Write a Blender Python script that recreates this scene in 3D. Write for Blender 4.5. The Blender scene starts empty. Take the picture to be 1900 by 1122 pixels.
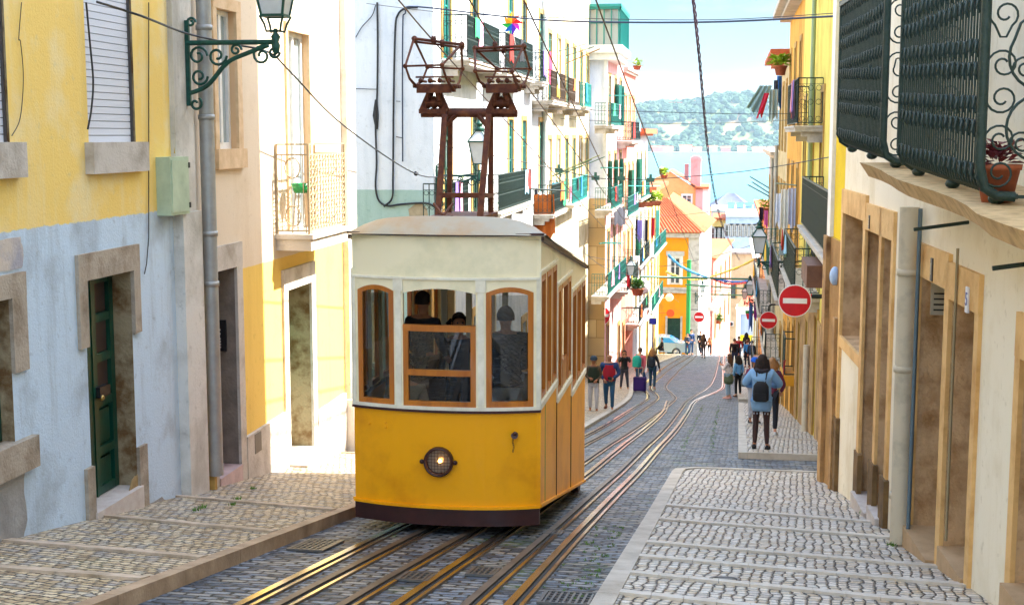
import bpy, math, random
from mathutils import Vector, Matrix
random.seed(7)
R=math.radians; PI=math.pi
S=bpy.context.scene; COL=S.collection
# ------------------------------------------------ camera
FPX=2500.; CXP,CYP=950.,561.
PITCH=math.atan((561-250)/FPX); YAW=math.atan(390*math.cos(PITCH)/FPX)
cd=bpy.data.cameras.new("camera"); cam=bpy.data.objects.new("camera",cd); COL.objects.link(cam)
cam.location=(0,0,0); cam.rotation_euler=(PI/2-PITCH,0,YAW)
cd.sensor_width=36; cd.lens=36*FPX/1900; cd.clip_end=9000; cd.clip_start=.1
S.camera=cam
# ------------------------------------------------ sky and sun
SUN_AZ=R(75); SUN_EL=R(46)      # azimuth from the street direction (+Y) towards +X
W=bpy.data.worlds.new("World"); S.world=W; W.use_nodes=True
nt=W.node_tree; nt.nodes.clear(); N=nt.nodes.new; L=nt.links.new
sky=N('ShaderNodeTexSky'); sky.sky_type='NISHITA'; sky.sun_disc=False
sky.sun_elevation=SUN_EL; sky.sun_rotation=SUN_AZ; sky.air_density=1.0; sky.dust_density=.6; sky.ozone_density=1.6
tc=N('ShaderNodeTexCoord'); mp=N('ShaderNodeMapping'); mp.inputs['Scale'].default_value=(1.6,1.6,6)
cn=N('ShaderNodeTexNoise'); cn.inputs['Scale'].default_value=3.2; cn.inputs['Detail'].default_value=7; cn.inputs['Roughness'].default_value=.58
cr=N('ShaderNodeValToRGB'); cr.color_ramp.elements[0].position=.47; cr.color_ramp.elements[1].position=.68
mx=N('ShaderNodeMixRGB'); mx.inputs['Color2'].default_value=(.8,.82,.84,1)
bg=N('ShaderNodeBackground'); bg.inputs['Strength'].default_value=.15; wo=N('ShaderNodeOutputWorld')
L(tc.outputs['Generated'],mp.inputs['Vector']); L(mp.outputs[0],cn.inputs['Vector']); L(cn.outputs['Fac'],cr.inputs['Fac'])
L(cr.outputs['Color'],mx.inputs['Fac']); tn=N('ShaderNodeMixRGB'); tn.blend_type='MULTIPLY'; tn.inputs[0].default_value=1; tn.inputs[2].default_value=(1.14,.97,.8,1); L(sky.outputs['Color'],tn.inputs[1]); sx=N('ShaderNodeSeparateXYZ'); L(tc.outputs['Generated'],sx.inputs[0]); lo=N('ShaderNodeMapRange'); lo.interpolation_type='SMOOTHSTEP'; lo.inputs[1].default_value=0; lo.inputs[1].default_value=.12; lo.inputs[2].default_value=.42; L(sx.outputs[2],lo.inputs[0])
hr_=N('ShaderNodeMapRange'); hr_.inputs[1].default_value=0; hr_.inputs[2].default_value=.11; L(sx.outputs[2],hr_.inputs[0])
tl=N('ShaderNodeMixRGB'); tl.inputs[1].default_value=(.62,.74,.78,1); tl.inputs[2].default_value=(.36,.59,.75,1); L(hr_.outputs[0],tl.inputs[0])
t2=N('ShaderNodeMixRGB'); L(lo.outputs[0],t2.inputs[0]); L(tl.outputs[0],t2.inputs[1]); L(tn.outputs[0],t2.inputs[2]); L(t2.outputs[0],mx.inputs['Color1']); L(mx.outputs[0],bg.inputs['Color']); L(bg.outputs[0],wo.inputs['Surface'])
sd=bpy.data.lights.new("sun",'SUN'); sd.energy=2.0; sd.angle=R(.53); sd.color=(1,.95,.86)
so=bpy.data.objects.new("sun",sd); COL.objects.link(so)
so.rotation_euler=Vector((math.sin(SUN_AZ)*math.cos(SUN_EL),math.cos(SUN_AZ)*math.cos(SUN_EL),math.sin(SUN_EL))).to_track_quat('Z','Y').to_euler()
S.view_settings.view_transform='Standard'; S.view_settings.look='None'; S.view_settings.exposure=3.3; S.view_settings.gamma=1
S.render.engine='CYCLES'
# ------------------------------------------------ pixel to place helpers (pixels of the 1900x1122 photograph)
_f=Vector((-math.sin(YAW)*math.cos(PITCH),math.cos(YAW)*math.cos(PITCH),-math.sin(PITCH)))
_r=Vector((math.cos(YAW),math.sin(YAW),0)); _u=_r.cross(_f)
def ray(x,y): return _f+_r*((x-CXP)/FPX)-_u*((y-CYP)/FPX)
def atY(x,y,Y): d=ray(x,y); return d*(Y/d.y)
def atX(x,y,X): d=ray(x,y); return d*(X/d.x)
PROF=[(-30,-1.5),(0,1.84),(8,3.16),(14.3,4.2),(20,5.1),(25,5.83),(39,8.03),(49,9.6),(70,12.5),(96,15.7),(101,16.4),(106,17.6),(115,20.0),(150,25),(320,31),(420,34),(520,36)]
def gz(Y):
    for (a,b),(c,d) in zip(PROF,PROF[1:]):
        if Y<=c: return -(b+(d-b)*(Y-a)/(c-a))
    return -36
def onG(x,y,lift=0):
    d=ray(x,y); t=2.
    while t<130 and d.z*t>gz(d.y*t)+lift: t+=.02
    return d*t
# ------------------------------------------------ object helpers
WL={}
def tag(o,label=None,cat=None,group=None,kind=None):
    if label: o['label']=label
    if cat: o['category']=cat
    if group: o['group']=group
    if kind: o['kind']=kind
    return o
def thing(name,label,cat,loc=(0,0,0),rz=0,group=None):
    o=bpy.data.objects.new(name,None); COL.objects.link(o); o.location=loc; o.rotation_euler=(0,0,rz); o.empty_display_size=.1
    WL[o.name]=Vector(loc) if rz==0 else Vector((0,0,0))
    return tag(o,label,cat,group)
class MB:
    def __init__(s): s.v=[]; s.f=[]; s.m=[]; s.sm=[]
    def add(s,vs,fs,mi=0,smooth=False):
        b=len(s.v); s.v+=[tuple(v) for v in vs]; s.f+=[tuple(b+i for i in f) for f in fs]; s.m+=[mi]*len(fs); s.sm+=[smooth]*len(fs); return s
    def quad(s,a,b,c,d,mi=0): return s.add([a,b,c,d],[(0,1,2,3)],mi)
    def poly(s,ps,mi=0): return s.add(ps,[tuple(range(len(ps)))],mi)
    def hexa(s,p,mi=0): return s.add(p,[(0,3,2,1),(4,5,6,7),(0,1,5,4),(1,2,6,5),(2,3,7,6),(3,0,4,7)],mi)
    def box(s,x0,x1,y0,y1,z0,z1,mi=0):
        return s.hexa([(x0,y0,z0),(x1,y0,z0),(x1,y1,z0),(x0,y1,z0),(x0,y0,z1),(x1,y0,z1),(x1,y1,z1),(x0,y1,z1)],mi)
    def bar(s,p,q,w,h=None,mi=0):
        p=Vector(p); q=Vector(q); h=h or w; d=(q-p).normalized(); ref=Vector((0,0,1)) if abs(d.z)<.95 else Vector((1,0,0))
        a=d.cross(ref).normalized()*w/2; b=d.cross(a).normalized()*h/2
        return s.hexa([p-a-b,p+a-b,p+a+b,p-a+b,q-a-b,q+a-b,q+a+b,q-a+b],mi)
    def tube(s,pts,r,n=6,mi=0,cap=True,closed=False,smooth=True):
        pts=[Vector(p) for p in pts]; k=len(pts); rs=r if isinstance(r,(list,tuple)) else [r]*k; vs=[]; fs=[]
        prev=None
        for i,p in enumerate(pts):
            if closed: d=pts[(i+1)%k]-pts[i-1]
            else: d=(pts[min(i+1,k-1)]-pts[max(i-1,0)])
            d=d.normalized() if d.length>1e-9 else Vector((0,0,1))
            if prev is None:
                ref=Vector((0,0,1)) if abs(d.z)<.9 else Vector((1,0,0)); a=d.cross(ref).normalized()
            else:
                a=(prev-d*prev.dot(d)); a=a.normalized() if a.length>1e-6 else d.orthogonal().normalized()
            prev=a; b=d.cross(a)
            for j in range(n):
                t=2*PI*j/n; vs.append(p+a*(math.cos(t)*rs[i])+b*(math.sin(t)*rs[i]))
        for i in range(k if closed else k-1):
            i2=(i+1)%k
            for j in range(n):
                j2=(j+1)%n; fs.append((i*n+j,i*n+j2,i2*n+j2,i2*n+j))
        s.add(vs,fs,mi,smooth)
        if cap and not closed: s.add(vs[:n],[tuple(range(n-1,-1,-1))],mi); s.add(vs[-n:],[tuple(range(n))],mi)
        return s
    def lathe(s,prof,c=(0,0,0),n=16,mi=0,axis='z',smooth=True):
        c=Vector(c); vs=[]; fs=[]; k=len(prof)
        for r,z in prof:
            for j in range(n):
                t=2*PI*j/n; x,y=r*math.cos(t),r*math.sin(t)
                p=(x,y,z) if axis=='z' else ((x,z,y) if axis=='y' else (z,x,y)); vs.append(c+Vector(p))
        for i in range(k-1):
            for j in range(n): j2=(j+1)%n; fs.append((i*n+j,i*n+j2,(i+1)*n+j2,(i+1)*n+j))
        return s.add(vs,fs,mi,smooth)
    def ball(s,c,r,n=8,k=6,mi=0,sc=(1,1,1)):
        c=Vector(c); vs=[];fs=[]
        for i in range(k+1):
            t=PI*i/k
            for j in range(n):
                u=2*PI*j/n; vs.append(c+Vector((r*sc[0]*math.sin(t)*math.cos(u),r*sc[1]*math.sin(t)*math.sin(u),r*sc[2]*math.cos(t))))
        for i in range(k):
            for j in range(n): j2=(j+1)%n; fs.append((i*n+j,(i+1)*n+j,(i+1)*n+j2,i*n+j2))
        return s.add(vs,fs,mi,True)
    def build(s,name,mats,parent=None,label=None,local=False):
        if not isinstance(mats,(list,tuple)): mats=[mats]
        off=Vector((0,0,0))
        if parent is not None: off=WL.get(parent.name,Vector((0,0,0))) if not local else Vector((0,0,0))
        else:
            if s.v and not local:
                xs=[v[0] for v in s.v]; ys=[v[1] for v in s.v]; zs=[v[2] for v in s.v]
                off=Vector(((min(xs)+max(xs))/2,(min(ys)+max(ys))/2,min(zs)))
        me=bpy.data.meshes.new(name); me.from_pydata([(v[0]-off.x,v[1]-off.y,v[2]-off.z) for v in s.v],[],s.f)
        for m in mats: me.materials.append(m)
        me.polygons.foreach_set('material_index',s.m); me.polygons.foreach_set('use_smooth',s.sm); me.update()
        o=bpy.data.objects.new(name,me); COL.objects.link(o)
        if parent is not None: o.parent=parent
        else: o.location=off
        WL[o.name]=off
        if label: o['label']=label
        return o
def struct(name,mb,mats): return tag(mb.build(name,mats),kind='structure')
def copy_tree(o,parent=None):
    c=o.copy(); COL.objects.link(c); c.parent=parent
    for ch in o.children: copy_tree(ch,c)
    return c
# ------------------------------------------------ materials
def newmat(name):
    m=bpy.data.materials.new(name); m.use_nodes=True; t=m.node_tree; b=t.nodes['Principled BSDF']; return m,t,b
def c4(c): return (c[0],c[1],c[2],1)
def hx(h,g=1.0):
    h=h.lstrip('#'); o=[]
    for i in (0,2,4):
        v=int(h[i:i+2],16)/255; o.append((v/12.92 if v<=.04045 else ((v+.055)/1.055)**2.4)*g)
    return tuple(o)
MC={}
def mat(name,col,rough=.7,metal=0,col2=None,scale=3.,mix=(.35,.75),bump=.0,bscale=30.,spec=.5,emit=None,es=1,detail=6,coat=0,stretch=None):
    if name in MC: return MC[name]
    m,t,b=newmat(name); n=t.nodes.new; l=t.links.new
    b.inputs['Base Color'].default_value=c4(col); b.inputs['Roughness'].default_value=rough; b.inputs['Metallic'].default_value=metal
    b.inputs['Specular IOR Level'].default_value=spec; b.inputs['Coat Weight'].default_value=coat
    tc=n('ShaderNodeTexCoord'); mp=n('ShaderNodeMapping'); l(tc.outputs['Object'],mp.inputs['Vector'])
    if stretch: mp.inputs['Scale'].default_value=stretch
    if col2 is not None:
        no=n('ShaderNodeTexNoise'); no.inputs['Scale'].default_value=scale; no.inputs['Detail'].default_value=detail; no.inputs['Roughness'].default_value=.62
        mr=n('ShaderNodeMapRange'); mr.inputs[1].default_value=mix[0]; mr.inputs[2].default_value=mix[1]
        mx=n('ShaderNodeMixRGB'); mx.inputs[1].default_value=c4(col); mx.inputs[2].default_value=c4(col2)
        l(mp.outputs[0],no.inputs['Vector']); l(no.outputs['Fac'],mr.inputs[0]); l(mr.outputs[0],mx.inputs[0]); l(mx.outputs[0],b.inputs['Base Color'])
    if bump:
        nb=n('ShaderNodeTexNoise'); nb.inputs['Scale'].default_value=bscale; nb.inputs['Detail'].default_value=4
        bp=n('ShaderNodeBump'); bp.inputs['Strength'].default_value=bump; bp.inputs['Distance'].default_value=.02
        l(mp.outputs[0],nb.inputs['Vector']); l(nb.outputs['Fac'],bp.inputs['Height']); l(bp.outputs[0],b.inputs['Normal'])
    if emit: b.inputs['Emission Color'].default_value=c4(emit); b.inputs['Emission Strength'].default_value=es
    MC[name]=m; return m
def plaster(name,col,stain,crack=None,zsplit=None,low=None,lowstain=None,wob=.05,amount=(.48,.72),scale=1.3,bump=.35):
    """painted plaster with blotchy stains, vertical streaks; optional second paint below world height zsplit"""
    m,t,b=newmat(name); n=t.nodes.new; l=t.links.new; b.inputs['Roughness'].default_value=.9; b.inputs['Specular IOR Level'].default_value=.2
    g=n('ShaderNodeNewGeometry'); P=g.outputs['Position']
    def noise(sc,det=6,rg=.6,st=None):
        no=n('ShaderNodeTexNoise'); no.inputs['Scale'].default_value=sc; no.inputs['Detail'].default_value=det; no.inputs['Roughness'].default_value=rg
        if st:
            mp=n('ShaderNodeMapping'); mp.inputs['Scale'].default_value=st; l(P,mp.inputs['Vector']); l(mp.outputs[0],no.inputs['Vector'])
        else: l(P,no.inputs['Vector'])
        return no.outputs['Fac']
    def rng(x,a,c,lo=0,hi=1):
        r=n('ShaderNodeMapRange'); r.inputs[1].default_value=a; r.inputs[2].default_value=c; r.inputs[3].default_value=lo; r.inputs[4].default_value=hi; l(x,r.inputs[0]); return r.outputs[0]
    def mix(f,a,c,kind='MIX'):
        x=n('ShaderNodeMixRGB'); x.blend_type=kind
        if isinstance(f,float): x.inputs[0].default_value=f
        else: l(f,x.inputs[0])
        for i,q in ((1,a),(2,c)):
            if isinstance(q,tuple): x.inputs[i].default_value=c4(q)
            else: l(q,x.inputs[i])
        return x.outputs[0]
    f1=rng(noise(scale),*amount); f2=rng(noise(1.0,5,.7,(3,3,.35)),.52,.75,0,.75); f3=rng(noise(9,4),.6,.75,0,.5)
    top=mix(f3,mix(f2,mix(f1,col,stain),stain),tuple(c*.75 for c in stain))
    if zsplit is not None:
        ls=lowstain or tuple(c*.6 for c in low)
        bot=mix(f3,mix(f2,mix(f1,low,ls),ls),tuple(c*.75 for c in ls))
        sx=n('ShaderNodeSeparateXYZ'); l(P,sx.inputs[0]); ma=n('ShaderNodeMath'); ma.operation='MULTIPLY_ADD'; l(noise(5,5,.7),ma.inputs[0]); ma.inputs[1].default_value=wob; l(sx.outputs[2],ma.inputs[2])
        top=mix(rng(ma.outputs[0],zsplit+wob/2-.006,zsplit+wob/2+.006),bot,top)
    l(top,b.inputs['Base Color'])
    bp=n('ShaderNodeBump'); bp.inputs['Strength'].default_value=bump; bp.inputs['Distance'].default_value=.02
    ad=n('ShaderNodeMath'); ad.operation='ADD'; l(noise(38,3),ad.inputs[0]); l(noise(6,5),ad.inputs[1]); l(ad.outputs[0],bp.inputs['Height']); l(bp.outputs[0],b.inputs['Normal'])
    return m
def setts(name,bw,bh,cols,joint,rot=0.,mort=.012,wob=.02,moss=None,mossamt=(.6,.72),rough=.55,bumpd=.02,tint=None,tintamt=(.5,.7)):
    """stone setts: jittered brick courses with rounded stones, per-stone colour, moss in the joints"""
    m,t,b=newmat(name); n=t.nodes.new; l=t.links.new
    g=n('ShaderNodeNewGeometry'); P=g.outputs['Position']
    no=n('ShaderNodeTexNoise'); no.inputs['Scale'].default_value=2.6; no.inputs['Detail'].default_value=5; no.inputs['Roughness'].default_value=.65; l(P,no.inputs['Vector'])
    sb=n('ShaderNodeVectorMath'); sb.operation='SUBTRACT'; l(no.outputs['Color'],sb.inputs[0]); sb.inputs[1].default_value=(.5,.5,.5)
    sc=n('ShaderNodeVectorMath'); sc.operation='SCALE'; l(sb.outputs[0],sc.inputs[0]); sc.inputs['Scale'].default_value=wob*6
    ad=n('ShaderNodeVectorMath'); l(P,ad.inputs[0]); l(sc.outputs[0],ad.inputs[1])
    mp=n('ShaderNodeMapping'); mp.inputs['Rotation'].default_value=(0,0,rot); l(ad.outputs[0],mp.inputs['Vector'])
    fl=n('ShaderNodeVectorMath'); fl.operation='MULTIPLY'; fl.inputs[1].default_value=(1,1,0); l(mp.outputs[0],fl.inputs[0])
    def brick(ms,sm):
        br=n('ShaderNodeTexBrick'); br.inputs['Scale'].default_value=1; br.inputs['Brick Width'].default_value=bw; br.inputs['Row Height'].default_value=bh
        br.inputs['Mortar Size'].default_value=ms; br.inputs['Mortar Smooth'].default_value=sm; br.inputs['Bias'].default_value=0
        br.inputs['Color1'].default_value=(0,0,0,1); br.inputs['Color2'].default_value=(1,1,1,1); br.inputs['Mortar'].default_value=(.5,.5,.5,1); br.offset=.5; br.squash=1
        l(fl.outputs[0],br.inputs['Vector']); return br
    b1=brick(mort,.25); b2=brick(mort*2.6,1.0)
    ra=n('ShaderNodeValToRGB'); e=ra.color_ramp.elements; e[0].color=c4(cols[0]); e[1].color=c4(cols[-1])
    for i,c in enumerate(cols[1:-1]): q=e.new((i+1)/(len(cols)-1)); q.color=c4(c)
    l(b1.outputs['Color'],ra.inputs['Fac'])
    n2=n('ShaderNodeTexNoise'); n2.inputs['Scale'].default_value=45; n2.inputs['Detail'].default_value=4; l(P,n2.inputs['Vector'])
    r2=n('ShaderNodeMapRange'); r2.inputs[1].default_value=.3; r2.inputs[2].default_value=.7; r2.inputs[3].default_value=.72; r2.inputs[4].default_value=1.2; l(n2.outputs['Fac'],r2.inputs[0])
    mm=n('ShaderNodeVectorMath'); mm.operation='SCALE'; l(ra.outputs['Color'],mm.inputs[0]); l(r2.outputs[0],mm.inputs['Scale'])
    out=mm.outputs[0]
    n3=n('ShaderNodeTexNoise'); n3.inputs['Scale'].default_value=.9; n3.inputs['Detail'].default_value=6; n3.inputs['Roughness'].default_value=.65; l(P,n3.inputs['Vector'])
    if tint:
        r4=n('ShaderNodeMapRange'); r4.inputs[1].default_value=tintamt[0]; r4.inputs[2].default_value=tintamt[1]; r4.inputs[4].default_value=.75; l(n3.outputs['Color'],r4.inputs[0])
        mt=n('ShaderNodeMixRGB'); mt.blend_type='MULTIPLY'; l(r4.outputs[0],mt.inputs[0]); l(out,mt.inputs[1]); mt.inputs[2].default_value=c4(tint); out=mt.outputs[0]
    jc=n('ShaderNodeMixRGB'); jc.inputs[1].default_value=c4(joint)
    if moss:
        r3=n('ShaderNodeMapRange'); r3.inputs[1].default_value=mossamt[0]; r3.inputs[2].default_value=mossamt[1]; l(n3.outputs['Fac'],r3.inputs[0]); l(r3.outputs[0],jc.inputs[0]); jc.inputs[2].default_value=c4(moss)
        mo=n('ShaderNodeMath'); mo.operation='MULTIPLY'; l(r3.outputs[0],mo.inputs[0]); l(b2.outputs['Fac'],mo.inputs[1])
        mq=n('ShaderNodeMixRGB'); l(mo.outputs[0],mq.inputs[0]); l(out,mq.inputs[1]); mq.inputs[2].default_value=c4(moss); out=mq.outputs[0]
    else: jc.inputs[0].default_value=0
    fx=n('ShaderNodeMixRGB'); l(b1.outputs['Fac'],fx.inputs[0]); l(out,fx.inputs[1]); l(jc.outputs[0],fx.inputs[2]); l(fx.outputs[0],b.inputs['Base Color'])
    inv=n('ShaderNodeMath'); inv.operation='SUBTRACT'; inv.inputs[0].default_value=1; l(b2.outputs['Fac'],inv.inputs[1])
    ph=n('ShaderNodeMath'); ph.operation='MULTIPLY_ADD'; l(n2.outputs['Fac'],ph.inputs[0]); ph.inputs[1].default_value=.25; l(inv.outputs[0],ph.inputs[2])
    ph2=n('ShaderNodeMath'); ph2.operation='MULTIPLY_ADD'; l(b1.outputs['Color'],ph2.inputs[0]); ph2.inputs[1].default_value=.35; l(ph.outputs[0],ph2.inputs[2])
    bp=n('ShaderNodeBump'); bp.inputs['Strength'].default_value=.9; bp.inputs['Distance'].default_value=bumpd; l(ph2.outputs[0],bp.inputs['Height']); l(bp.outputs[0],b.inputs['Normal'])
    rr=n('ShaderNodeMapRange'); rr.inputs[3].default_value=rough-.15; rr.inputs[4].default_value=rough+.2; l(n2.outputs['Fac'],rr.inputs[0]); l(rr.outputs[0],b.inputs['Roughness'])
    return m
STONE=mat('limestone',(.42,.35,.27),.85,col2=(.24,.18,.12),scale=4,mix=(.42,.7),bump=.5,bscale=35)
STONEP=mat('pale_limestone',(.55,.5,.44),.85,col2=(.34,.29,.23),scale=3,mix=(.45,.72),bump=.4,bscale=35)
STONEO=mat('ochre_limestone',(.62,.44,.22),.85,col2=(.36,.23,.11),scale=5,mix=(.45,.68),bump=.5,bscale=30)
STONEB=mat('brown_reveal_stone',(.27,.18,.10),.9,col2=(.13,.08,.04),scale=4,mix=(.4,.7),bump=.7,bscale=28)
MARBLE=mat('step_marble',(.66,.6,.54),.5,col2=(.5,.4,.34),scale=6,bump=.1)
IRON=mat('green_black_iron',(.012,.035,.03),.45,.3,col2=(.03,.055,.05),scale=20,bump=.3,bscale=80)
DGREEN=mat('dark_green_paint',(.004,.06,.035),.35,col2=(.003,.035,.02),scale=5,stretch=(1,1,.3),bump=.1)
GREEN=mat('green_paint',(.01,.16,.09),.45,col2=(.008,.09,.06),scale=6)
TEAL=mat('teal_paint',(.01,.22,.2),.5,col2=(.02,.3,.26),scale=5)
WHITE=mat('white_paint',(.8,.8,.78),.4,col2=(.66,.66,.64),scale=7)
ZINC=mat('grey_zinc',(.4,.41,.4),.45,.4,col2=(.3,.3,.29),scale=6)
BLACK=mat('black_plastic',(.015,.015,.018),.4)
CABLE=mat('black_cable',(.012,.014,.02),.5)
WIRE=mat('copper_wire',(.09,.04,.025),.4,.6)
TERRA=mat('terracotta',(.42,.11,.045),.8,col2=(.3,.08,.03),scale=12)
CREAM_IRON=mat('cream_iron',(.36,.27,.16),.6)
def glassmat(name,col,rough=.06):
    m,t,b=newmat(name); b.inputs['Base Color'].default_value=c4(col); b.inputs['Roughness'].default_value=rough; b.inputs['Specular IOR Level'].default_value=.9; b.inputs['Coat Weight'].default_value=.5
    n=t.nodes.new; tc=n('ShaderNodeTexCoord'); no=n('ShaderNodeTexNoise'); no.inputs['Scale'].default_value=1.3; bp=n('ShaderNodeBump'); bp.inputs['Distance'].default_value=.02; bp.inputs['Strength'].default_value=.25
    t.links.new(tc.outputs['Object'],no.inputs['Vector']); t.links.new(no.outputs['Fac'],bp.inputs['Height']); t.links.new(bp.outputs[0],b.inputs['Normal']); return m
PANE=glassmat('window_glass',(.05,.07,.08)); PANEP=glassmat('curtained_glass',(.3,.36,.36))
def clear_glass(name,tint=(.56,.6,.58)):
    m,t,b=newmat(name); n=t.nodes.new; l=t.links.new; t.nodes.remove(b); out=t.nodes['Material Output']
    tr=n('ShaderNodeBsdfTransparent'); tr.inputs[0].default_value=c4(tint); gl=n('ShaderNodeBsdfGlossy'); gl.inputs['Roughness'].default_value=.02
    fr=n('ShaderNodeFresnel'); fr.inputs[0].default_value=1.5; mr=n('ShaderNodeMath'); mr.operation='MULTIPLY'; mr.inputs[1].default_value=2.4; ms=n('ShaderNodeMixShader'); l(fr.outputs[0],mr.inputs[0]); l(mr.outputs[0],ms.inputs[0]); l(tr.outputs[0],ms.inputs[1]); l(gl.outputs[0],ms.inputs[2]); l(ms.outputs[0],out.inputs[0]); return m
GLASS=clear_glass('clear_glass')
# ------------------------------------------------ ground, street, pavements, rails
def interp(tab,y):
    if y<=tab[0][0]: return tab[0][1]
    for i in range(len(tab)-1):
        if y<=tab[i+1][0]:
            p0=tab[max(i-1,0)];p1=tab[i];p2=tab[i+1];p3=tab[min(i+2,len(tab)-1)]
            t=(y-p1[0])/(p2[0]-p1[0]); h=p2[0]-p1[0]
            m1=(p2[1]-p0[1])/max(p2[0]-p0[0],1e-6); m2=(p3[1]-p1[1])/max(p3[0]-p1[0],1e-6)
            return (2*t**3-3*t*t+1)*p1[1]+(t**3-2*t*t+t)*h*m1+(-2*t**3+3*t*t)*p2[1]+(t**3-t*t)*h*m2
    return tab[-1][1]
def sheet(mb,xl,xr,y0,y1,dz,step=.5,nx=1,mi=0,skirt=0):
    k=max(1,int(round((y1-y0)/step))); vs=[];fs=[]
    for i in range(k+1):
        y=y0+(y1-y0)*i/k; a=xl(y) if callable(xl) else xl; b=xr(y) if callable(xr) else xr
        for j in range(nx+1): vs.append((a+(b-a)*j/nx,y,gz(y)+dz))
    for i in range(k):
        for j in range(nx): q=i*(nx+1)+j; fs.append((q,q+1,q+nx+2,q+nx+1))
    mb.add(vs,fs,mi)
SETT=setts('dark_basalt_setts',.19,.105,[hx('343c48'),hx('5a6472'),hx('828d9b'),hx('a09c94'),hx('5d6269')],hx('14150f'),rot=.02,mort=.014,wob=.03,moss=hx('4a6a14',.7),mossamt=(.58,.68),rough=.5,bumpd=.03,tint=(.72,.66,.52),tintamt=(.52,.66))
CALC=setts('pale_limestone_setts',.1,.085,[hx('b0a598'),hx('d6cec4'),hx('e8e0d2'),hx('c8b496'),hx('dcd2c4')],hx('20170f'),rot=PI/2+.06,mort=.0078,wob=.028,moss=hx('52601c',.6),mossamt=(.66,.76),rough=.45,bumpd=.02)
CALCL=setts('warm_limestone_setts',.105,.082,[hx('a08868'),hx('cdb48c'),hx('e2cfae'),hx('a8a098'),hx('d4bc98')],hx('1c140c'),rot=.3,mort=.0078,wob=.03,moss=hx('55641a',.6),mossamt=(.62,.72),rough=.5,bumpd=.02)
KERB=mat('kerb_limestone',hx('c9c0b2'),.6,col2=hx('9c907e'),scale=3,bump=.3,bscale=40)
KERBL=mat('brown_kerb_stone',hx('bfa384'),.6,col2=hx('8a6f54'),scale=3,bump=.3,bscale=40)
SLAB=mat('slab_limestone',hx('dcd4c8'),.6,col2=hx('b8ae9e'),scale=4,bump=.25,bscale=50)
SLABL=mat('slab_warm',hx('d9c2aa'),.6,col2=hx('917d60'),scale=4,bump=.25,bscale=50)
SOIL=mat('town_ground',(.2,.18,.15),.9,col2=(.1,.13,.07),scale=.05)
g=MB(); ys=[-60,-30,-12,0,8,14.3,20,25,39,49,70,96,101,106,115,150,200,320,420,430]
vs=[];fs=[]
for y in ys:
    for x in (-2500,-300,-60,-14,12,60,300,2500): vs.append((x,y,gz(y)-.3))
for i in range(len(ys)-1):
    for j in range(7): q=i*8+j; fs.append((q,q+1,q+9,q+8))
g.add(vs,fs); struct('ground',g,SOIL)
g=MB(); sheet(g,-16,14,-12,118,0,.5,6); struct('street',g,SETT)
def pavement(name,xl,xr,y0,y1,mats,kerb,h=.11,kw=.16,side='l',slabs=(),endcap=True):
    """raised pavement; kerb along one long side and across its ends; mats=(setts,kerb,slab)"""
    g=MB(); L_=(lambda y:xl(y)+(kw if side=='l' else 0)); R_=(lambda y:xr(y)-(kw if side=='r' else 0))
    sheet(g,L_,R_,y0,y1,h-.012,.5,1,0); struct(name,g,mats[0])
    k=MB(); e=xl if side=='l' else xr; s=1 if side=='l' else -1
    y=y0
    while y<y1-.05:
        y2=min(y+1.1,y1); n_=3; gap=.006
        for i in range(n_):
            a=y+(y2-y-gap)*i/n_; b=y+(y2-y-gap)*(i+1)/n_
            za,zb=gz(a)+h,gz(b)+h; xa,xb=e(a),e(b)
            P=[(xa,a,za-.5),(xa+s*kw,a,za-.5),(xb+s*kw,b,zb-.5),(xb,b,zb-.5),(xa,a,za),(xa+s*kw,a,za),(xb+s*kw,b,zb),(xb,b,zb)]
            k.hexa(P)
        y=y2
    if endcap:
        for yy,dy in ((y0,kw),(y1,-kw)):
            a,b=sorted((yy,yy+dy)); o1,o2=(kw+.004,0) if side=='l' else (0,kw+.004); k.hexa([(xl(a)+o1,a,gz(a)+h-.5),(xr(a)-o2,a,gz(a)+h-.5),(xr(b)-o2,b,gz(b)+h-.5),(xl(b)+o1,b,gz(b)+h-.5),(xl(a)+o1,a,gz(a)+h+.003),(xr(a)-o2,a,gz(a)+h+.003),(xr(b)-o2,b,gz(b)+h+.003),(xl(b)+o1,b,gz(b)+h+.003)])
    struct('kerb',k,mats[1])
    if slabs:
        t=MB()
        for ya,yb,w in slabs:      # ya at left edge, yb at right edge
            m=14
            for i in range(m):
                u0=i/m;u1=(i+.985)/m; c0=ya+(yb-ya)*u0; c1=ya+(yb-ya)*u1
                def X(u,y): return L_(y)+(R_(y)-L_(y))*u
                t.hexa([(X(u0,c0),c0,gz(c0)-.2),(X(u1,c1),c1,gz(c1)-.2),(X(u1,c1),c1+w,gz(c1+w)-.2),(X(u0,c0),c0+w,gz(c0+w)-.2),(X(u0,c0),c0,gz(c0)+h+.012),(X(u1,c1),c1,gz(c1)+h+.012),(X(u1,c1),c1+w,gz(c1+w)+h+.004),(X(u0,c0),c0+w,gz(c0+w)+h+.004)])
        struct('pavement_step',t,mats[2])
lin=lambda x0,y0,x1,y1:(lambda y:x0+(x1-x0)*(y-y0)/(y1-y0))
rkerb=lin(-.83,9.48,-.63,20.14)
def rk(y): return rkerb(y) if y<19.8 else rkerb(19.8)+.35*(1-math.sqrt(max(0,1-((y-19.8)/.6)**2))) 
pavement('pavement',rk,lambda y:2.6,-6,20.4,(CALC,KERB,SLAB),None,side='l',slabs=[(15.2,14.1,.2),(13.9,12.9,.2),(12.1,11.2,.18),(11.2,10.3,.18),(10.3,9.3,.17),(9.4,8.4,.17)])
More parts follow.
